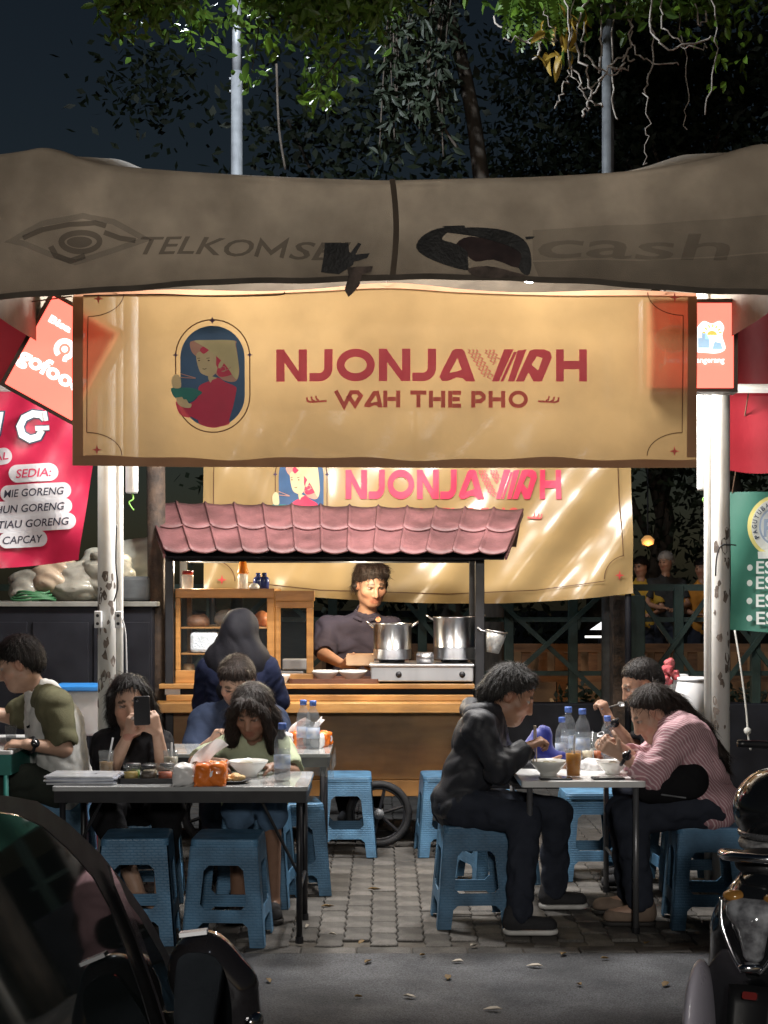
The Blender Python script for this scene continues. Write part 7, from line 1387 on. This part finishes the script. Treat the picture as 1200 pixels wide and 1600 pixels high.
# --- woman photographing with a phone
p, H, g = person('woman in black tee holding a phone up in both hands', dict(pel=at(212, 1244, 7.5), chest=at(207, 1180, 7.45), neck=at(206, 1148, 7.42), head=at(204, 1100, 7.38), face=(.12, -.97, -.16), hup=(-.12, -.15, .98),
    sr=at(165, 1164, 7.44), sl=at(250, 1164, 7.44), er=at(172, 1208, 7.25), wr=at(200, 1150, 7.06), el=at(256, 1204, 7.25), wl=at(246, 1146, 7.06), hr=at(195, 1250, 7.5), hl=at(232, 1250, 7.5), kr=at(165, 1272, 7.12), kl=at(262, 1262, 7.12), ar=(at(215, 0, 7.1).x, 7.05, .16), al=(at(250, 0, 7.15).x, 7.2, .09), tr=(at(240, 0, 7).x, 6.98, .09), tl=(at(250, 0, 7).x, 7.06, .04)),
    dict(b=.95, hs=1.08, fem=1, bust=1, tone=FAIR, handr=((.28, -.2, .9), (.55, .6, .3), (.5, -.4, .6), .75, .3), handl=((-.28, -.2, .9), (-.55, .6, .3), (-.5, -.4, .6), .75, .3), top=dict(mat=black_c, sleeve=.75, t=.018, hem=.12, amp=.009, seed=51, vneck=.7), pants=dict(mat=black_c, name='trousers', len=.6), shoes=(shoe_k, sole_d),
         hair=dict(mat=hair_black, vol=.012, cover=1, line=.03, slope=.85, slen=.05, ns=7000, amp=.004, locks=[((-.07, .03, .06), (-.088, .0, -.06), .03, .032), ((.07, .03, .06), (.088, .0, -.05), .028, .026), ((-.088, 0, -.06), (-.1, -.01, -.17), .032, .03), ((0, -.09, 0), (0, -.08, -.17), .06, .05), ((-.06, -.06, -.05), (-.08, -.05, -.18), .05, .04), ((.06, -.06, -.05), (.07, -.05, -.15), .05, .03)])))
ph = thing('phone', 'black phone held up in front of the face of the woman in black', 'phone', at(222, 1128, 6.99)); c = at(222, 1110, 6.995); m = MB(); m.prism(rrect(-.037, -.068, .037, .068, .009), c, (1, 0, .05), (0, -.18, .98), .009); m.build('case', M['black_metal'], ph, bevel=.002)
m = MB(); m.lathe([(0, .002), (.008, .002), (.009, 0)], c + V((-.02, -.02, .048)), 12, (0, -1, -.18)); m.build('camera_lens', pm('lens_glass', (.01, .01, .015), None, 5, .05, coat=1), ph, smooth=True)
# --- man in raglan tee, facing left
p, H, g = person('man in a white raglan tee with olive sleeves sitting at the teal table', dict(pel=at(98, 1218, 7.85), chest=at(84, 1130, 7.82), neck=at(66, 1086, 7.8), head=at(32, 1040, 7.78), face=(-.93, -.12, -.34), hup=(-.32, 0, .94),
    sl=at(85, 1104, 7.63), sr=at(66, 1100, 7.98), el=at(100, 1170, 7.6), wl=at(42, 1163, 7.5), er=at(20, 1120, 8.02), wr=at(-30, 1112, 7.9), hl=at(95, 1224, 7.74), hr=at(95, 1224, 7.95), kl=at(0, 1218, 7.66), kr=at(5, 1212, 8.0), al=at(5, 1355, 7.7), ar=at(5, 1345, 8.0), tl=at(-35, 1372, 7.7), tr=at(-35, 1362, 8.0)),
    dict(b=1.06, hs=1.1, tone=FAIR, handl=((-.95, 0, .05), (0, .3, -.9), (0, 1, .3), .6), handr=((-.9, 0, 0), (0, -.3, -.9), (0, -1, 0), .5), top=dict(mat=whitec, sleeve=.75, t=.022, hem=.15, amp=.010, seed=61, sleeve_mat=olive), pants=dict(mat=greenp), shoes=(shoe_k, sole_d), hair=dict(mat=hair_black, vol=.013, line=.004, slope=.8, amp=.004, top=.006, slen=.025)))
watch(g['wl'], g['el'], 'black smart watch on the wrist of the raglan man', .034, .022)
gm = MB(); c = g['chest'] + V((-.06, -.125, -.03)); 
for k, (a, b_) in enumerate(((-.03, .03), (-.0, .0), (-.02, -.05))): gm.box(c + V((a, .02, b_)), (.05, .012, .012), 0, Matrix.Rotation(.5 * (k - 1), 3, 'Y'))
tag(gm.build('chest_print', black_c, p), kind='stuff')
# --- small far figures beyond the railing
for k, (px, py, d, c_, lab) in enumerate(((1001, 886, 16.4, (.45, .3, .05), 'far person in a yellow shirt beyond the railing'), (1040, 878, 16.4, (.04, .045, .05), 'far person in dark shirt and pale cap beyond the railing'), (1097, 888, 16.4, (.5, .22, .04), 'far person in an orange shirt beyond the railing'))):
    h = at(px, py, d + .4); z_ = Z; b0 = V((h.x, d + .4, h.z))
    person(lab, dict(pel=b0 - z_ * .62, chest=b0 - z_ * .3 + X * .0, neck=b0 - z_ * .16, head=b0, face=(-.6, -.7, -.2), hup=(0, 0, 1), sl=b0 + V((.17, 0, -.24)), sr=b0 + V((-.17, 0, -.24)), el=b0 + V((.22, -.1, -.46)), er=b0 + V((-.22, -.1, -.46)), wl=b0 + V((.1, -.28, -.5)), wr=b0 + V((-.1, -.28, -.5)),
        hl=b0 + V((.08, 0, -.66)), hr=b0 + V((-.08, 0, -.66)), kl=b0 + V((.1, -.04, -1.1)), kr=b0 + V((-.1, -.04, -1.1)), al=V((b0.x + .1, d + .35, .09)), ar=V((b0.x - .1, d + .35, .09)), tl=V((b0.x + .1, d + .22, .04)), tr=V((b0.x - .1, d + .22, .04))),
        dict(tone=MID, hs=.85, b=.85, handl=((-.5, -.6, 0), (0, 0, -1), (-1, 0, 0)), handr=((.5, -.6, 0), (0, 0, -1), (1, 0, 0)), top=dict(mat=cl('far_shirt_%d' % k, c_), sleeve=.7, vox=.014), pants=dict(mat=jean), hair=dict(mat=hair_black if k != 1 else pm('pale_cap', (.4, .38, .36), None, 9, .8), vol=.014, line=.01)), 'people beyond the railing', vox=.012)
# ================================================================ dark car at the left, nose towards the stall
paint = pm('black_car_paint', (.012, .011, .012), (.009, .008, .009), 4, .18, coat=1, rvar=.04, spec=.6); trim = pm('black_trim', (.01, .01, .011), None, 9, .35); cglass = pm('dark_car_glass', (.012, .016, .015), (.009, .012, .012), 2, .03, spec=1, rvar=.01); chrome = pm('chrome', (.7, .7, .72), None, 5, .12, metal=1, rvar=.03)
CX0, CY0, CS = -.425, 1.7, .055
TL, ZB = .27, 1.05
def sidex(y, z=.85): return CX0 + CS * (y - CY0) - TL * (max(z, .85) - ZB)
def SP(px, py, off=0):
    k = (px - 600) / F; q = (py - HY) / F; y = (CX0 - CS * CY0 - TL * (EYE - ZB)) / (k - CS - TL * q); return V((k * y + off, y, EYE - (py - HY) * y / F))
car = thing('parked_car', 'glossy black car whose side window and door mirror show beside the road', 'car', (-1.2, 1.3, 0))
sta = [(-.95, .75), (-.9, 1.1), (-.7, 1.35), (-.3, 1.44), (.4, 1.46), (1.1, 1.44), (1.5, 1.43)] + [(SP(x_, y_).y, SP(x_, y_).z) for x_, y_ in ((0, 1186), (50, 1228), (94, 1271), (157, 1331), (227, 1424), (280, 1508))] + [(2.78, .85), (3.0, .735), (3.12, .62), (3.17, .42), (3.16, .26)]
def sec(y, zt):
    k = min(1, max(.25, (zt - .2) / .9)); half = [(-.05, .2), (-.01, .3 * k + .1), (0, .2 + .35 * k), (0, .2 + (zt - .2) * .8), (-.012, zt - .07 * k), (-.028, zt - .03 * k), (-.055, zt - .008), (-.1, zt + .006), (-.3, zt + .024), (-.8, zt + .035)]
    full = half + [(-1.6 - v, z) for v, z in half[-2::-1]]; return [V((sidex(y, z) + v if i < len(half) else sidex(y, zt) - 1.45 - (sidex(y, z) - sidex(y, zt)) + v + 1.6, y, z)) for i, (v, z) in enumerate(full)]
m = MB(); secs = [sec(*s_) for s_ in sta]; nS = len(secs[0]); m.add([p for s_ in secs for p in s_], [(i * nS + j, i * nS + j + 1, (i + 1) * nS + j + 1, (i + 1) * nS + j) for i in range(len(secs) - 1) for j in range(nS - 1)] + [tuple(range(nS)), tuple(range((len(secs) - 1) * nS, len(secs) * nS))[::-1]] + [((i + 1) * nS, i * nS, i * nS + nS - 1, (i + 1) * nS + nS - 1) for i in range(len(secs) - 1)])
m.build('body', paint, car, smooth=True)
def panel(name, pts, mat, off, parent=car, th=.004):
    m = MB(); P = [SP(x, y, off) for x, y in pts]; n = len(P); m.add(P + [p + V((th, 0, 0)) for p in P], [tuple(range(n)), tuple(range(n, 2 * n))[::-1]] + [(i, i + n, (i + 1) % n + n, (i + 1) % n) for i in range(n)]); return m.build(name, mat, parent)
outer = [(-60, 1243), (0, 1243), (50, 1252), (100, 1287), (150, 1334), (190, 1383), (225, 1432), (262, 1502), (292, 1580), (310, 1700)]
inner = [(240, 1700), (228, 1600), (215, 1555), (192, 1490), (166, 1420), (140, 1372), (100, 1327), (60, 1292), (20, 1272), (-60, 1262)]
panel('window_surround', outer + inner, trim, .003)
panel('side_window', [(240, 1700), (226, 1600), (213, 1555), (190, 1490), (164, 1420), (138, 1372), (98, 1327), (58, 1292), (18, 1274), (-60, 1264), (-240, 1280), (-400, 1700)], cglass, .0025)
panel('quarter_window', [(172, 1390), (205, 1432), (240, 1492), (268, 1560), (283, 1640), (262, 1640), (236, 1560), (205, 1470)], cglass, .008)
panel('pillar_trim', [(155, 1352), (170, 1378), (205, 1462), (236, 1552), (262, 1640), (256, 1640), (230, 1556), (198, 1466), (163, 1384)], paint, .012)
for y, sd in ((.05, 0), (2.62, 0)):       # wheels on the visible side
    for v, s in ((.0, 1), (-1.6, -1)):
        c = V((sidex(y) + v - s * .09, y, .29)); m = MB(); m.lathe([(.19, -.1), (.27, -.1), (.29, -.08), (.29, .08), (.27, .1), (.19, .1)], c, 28, (1, 0, 0)); wv = m.build('wheel', MATS['rubber'], car, smooth=True); m = MB(); m.lathe([(0, s * .06), (.19, s * .095), (.185, s * .03)], c, 20, (1, 0, 0)); m.build('rim', steel, wv, smooth=True)
mr = V((-.262, 2.36, .925)); s = SDF(.0045)
s.rc(mr + V((-.018, .02, .04)), mr + V((.022, .02, -.0)), .046, .046); s.rc(mr + V((-.02, .03, .01)), mr + V((.028, .03, -.05)), .05, .04, k=.03); s.rc(mr + V((-.018, .045, .03)), mr + V((.02, .045, -.04)), .04, .035, k=.03); s.cut(mr + V((0, -.022, 0)), (0, -1, 0)); hm = s.build('door_mirror', paint, car)
m = MB(); gp = [(x * .72 - .012, z * .78) for x, z in ((-.056, .05), (-.04, .078), (.0, .082), (.03, .07), (.052, .03), (.062, -.04), (.05, -.075), (-.04, -.078), (-.06, -.05))]; gp = [(q.x, q.y) for q in smooth_pts([V((a_, b_, 0)) for a_, b_ in gp], 5, True)]; m.prism(gp, mr + V((-.002, -.0235, .0)), (1, 0, 0), (0, 0, 1), .002); m.build('mirror_glass', pm('mirror_glass', (.07, .08, .09), None, 5, .03, metal=1, rvar=.01), hm)
m = MB(); m.bar(mr + V((-.03, .04, -.055)), V((sidex(2.42) + .003, 2.42, .845)), .05, .05); m.build('mirror_arm', trim, hm)
m = MB(); m.lathe([(0, .012), (.012, .01), (.018, 0)], mr + V((.06, .01, -.05)), 12, (1, -.5, 0), sx=1.3); m.build('turn_lamp', chrome, hm, smooth=True)
m = MB(); m.bar(mr + V((-.05, -.012, .089)), mr + V((-.008, -.012, .094)), .02, .006); m.build('painted_glint', M['white'], hm)  # white bar painted as the bright reflection along the mirror top
# ================================================================ black scooter at the right with a helmet
hh = R(27); hv = V((math.sin(hh), math.cos(hh), 0)); rv = V((math.cos(hh), -math.sin(hh), 0)); T0 = V((1.02, 4.2, 0))
def L(a, b, z): return T0 + hv * a + rv * b + Z * z
sco = thing('scooter', 'glossy black parked scooter seen from behind its tail lamp', 'scooter', L(.5, 0, 0))
sp = pm('black_scooter_paint', (.011, .012, .014), (.008, .009, .01), 4, .14, coat=1, rvar=.04)
s = SDF(.008); s.rc(L(.06, 0, .66), L(.5, 0, .66), .1, .15); s.rc(L(.08, -.05, .6), L(.55, -.1, .52), .075, .1, k=.06); s.rc(L(.08, .05, .6), L(.55, .1, .52), .075, .1, k=.06); s.rc(L(.5, 0, .55), L(.85, 0, .38), .14, .12, k=.06); s.rc(L(.03, 0, .52), L(.02, 0, .62), .07, .085, k=.04); s.rc(L(.1, -.05, .56), L(.16, -.09, .32), .1, .1, k=.06); s.rc(L(.1, .05, .56), L(.16, .09, .32), .1, .1, k=.06); s.build('tail_cowl', sp, sco)
s = SDF(.009); s.rc(L(.12, 0, .765), L(.5, 0, .76), .09, .12, fl=((0, 0, 1), .45)); s.rc(L(.5, 0, .745), L(.85, 0, .71), .11, .09, fl=((0, 0, 1), .5), k=.04); s.build('seat', pm('seat_vinyl', (.016, .016, .018), None, 20, .5, bump=.3), sco)
m = MB(); m.tube(smooth_pts([L(.38, -.13, .74), L(.12, -.125, .785), L(-.0, -.08, .80), L(-.03, 0, .803), L(-.0, .08, .80), L(.12, .125, .785), L(.38, .13, .74)], 6), .014, 10); m.build('grab_rail', chrome, sco, smooth=True)
lensr = pm('red_lens', (.16, .02, .018), None, 9, .1, coat=.8); lensa = pm('amber_lens', (.4, .19, .04), (.25, .12, .03), 30, .1, coat=.8); lensc = pm('clear_lens', (.32, .33, .35), (.1, .1, .11), 30, .06, coat=1)
s = SDF(.006); s.rc(L(-.028, -.045, .66), L(-.028, .045, .66), .035, .035); s.rc(L(-.035, 0, .63), L(-.04, 0, .55), .052, .03, k=.03); tl_ = s.build('tail_lamp', lensc, sco)
for q in (-1, 1):
    s = SDF(.006); s.el(L(-.018, q * .055, .695), (.036, .03, .018)); s.build('indicator', lensa, sco)
    m = MB(); m.tube(smooth_pts([L(-.03, q * .09, .69), L(-.045, q * .085, .62), L(-.06, q * .05, .54), L(-.07, q * .022, .5)], 5), .006, 8); m.build('lamp_trim', chrome, tl_, smooth=True)
s = SDF(.006); s.el(L(-.07, 0, .515), (.036, .02, .016)); s.build('lamp_base', chrome, tl_)
m = MB(); m.grid(lambda u, v: L(-.05 - .12 * v + .01 * math.cos((u - .5) * 3), (u - .5) * (.13 - .02 * v), .46 - .28 * v), 6, 6); m.build('mudguard', trim, sco, smooth=True, solid=.006)
m = MB(); m.prism(rrect(-.02, -.01, .02, .01, .006), L(-.077, 0, .44), rv, (Z * .92 - hv * -.39), .008); m.build('reflector', lensr, sco)
def swheel(a, r, w_):
    c = L(a, 0, r); m = MB(); m.lathe([(r * .68, -w_ * .8), (r * .86, -w_), (r * .97, -w_ * .6), (r, 0), (r * .97, w_ * .6), (r * .86, w_), (r * .68, w_ * .8)], c, 32, rv); wv = m.build('wheel', MATS['rubber'], sco, smooth=True); m = MB(); m.lathe([(r * .685, -w_ * .6), (r * .62, 0), (r * .685, w_ * .6)], c, 32, rv); m.build('rim', M['black_metal'], wv, smooth=True)
    for k in range(5): t_ = k * 2 * PI / 5; m = MB(); m.bar(c, c + (hv * math.cos(t_) + Z * math.sin(t_)) * r * .65, .03, .025); m.build('spoke', M['black_metal'], wv)
    m = MB(); m.cyl(c - rv * .06, c + rv * .06, .03); m.build('hub', M['galv'], wv, smooth=True)
swheel(.22, .25, .06); swheel(1.45, .25, .05)
lav = pm('skylit_flank', (.42, .4, .46), (.36, .34, .4), 6, .3, coat=.5)  # pale lavender holds the sky light caught on the scooter flank
m = MB(); m.tube(smooth_pts([L(.34, -.13, .47), L(.16, -.165, .5), L(.02, -.17, .44), L(-.04, -.17, .3), L(-.03, -.17, .17)], 6), [.012] + [.026] * 23 + [.02], 10); pass
s = SDF(.008); s.el(L(.02, -.165, .3), (.035, .13, .2), (rv, hv, Z)); s.el(L(-.06, -.17, .2), (.05, .1, .13), (rv, hv, Z), op='-'); s.build('side_panel', lav, sco)
m = MB(); m.tube([L(.55, .16, .3), L(.1, .17, .36), L(-.08, .17, .4)], [.035, .05, .045], 14); m.build('exhaust', M['galv'], sco, smooth=True)
m = MB(); m.bar(L(.45, -.08, .3), L(.2, -.09, .26), .1, .12); m.build('engine_case', M['dark'], sco, bevel=.02)
for q in (-1, 1): m = MB(); m.cyl(L(.2, q * .1, .27), L(.1, q * .1, .55), .022, n=12); m.build('shock', chrome, sco, smooth=True)
s = SDF(.01); s.rc(L(.85, 0, .3), L(1.15, 0, .32), .13, .12); s.rc(L(1.2, 0, .35), L(1.3, 0, .85), .14, .1, k=.08); s.build('leg_shield', sp, sco); m = MB(); m.cyl(L(1.45, .06, .25), L(1.32, .05, .8), .022); m.build('fork', M['galv'], sco); m = MB(); m.cyl(L(1.45, -.06, .25), L(1.32, -.05, .8), .022); m.build('fork', M['galv'], sco)
s = SDF(.01); s.rc(L(1.28, -.08, .95), L(1.28, .08, .95), .07, .07); s.rc(L(1.3, 0, .85), L(1.28, 0, .95), .06, .07, k=.04); s.build('head_cowl', sp, sco)
m = MB(); m.tube(smooth_pts([L(1.15, -.34, .99), L(1.24, -.2, .98), L(1.27, 0, .97), L(1.24, .2, .98), L(1.15, .34, .99)], 5), .014, 8); m.build('handlebar', M['black_metal'], sco, smooth=True)
hc = L(.27, 0, .9); he = thing('helmet', 'glossy black round helmet resting on the scooter seat', 'helmet', hc - Z * .1)
s = SDF(.008); s.el(hc, (.13, .15, .12), (rv, hv, Z)); s.cut(hc - Z * .068, (0, 0, -1)); s.build('shell', sp, he)
m = MB(); m.tube([hc - Z * .067 + (rv * math.cos(k * PI / 14) * .107 + hv * math.sin(k * PI / 14) * .124) for k in range(29)], .011, 8, cap=False); m.build('rim', pm('grey_rim', (.25, .25, .26), None, 30, .25, metal=.7), he, smooth=True)
m = MB(); m.tube([hc - Z * .098 + (rv * math.cos(k * PI / 14) * .1 + hv * math.sin(k * PI / 14) * .115) for k in range(29)], .016, 8, cap=False); m.build('neck_roll', pm('quilted_lining', (.1, .1, .105), (.3, .3, .3), 60, .5, bump=.5, bscale=90), he, smooth=True)
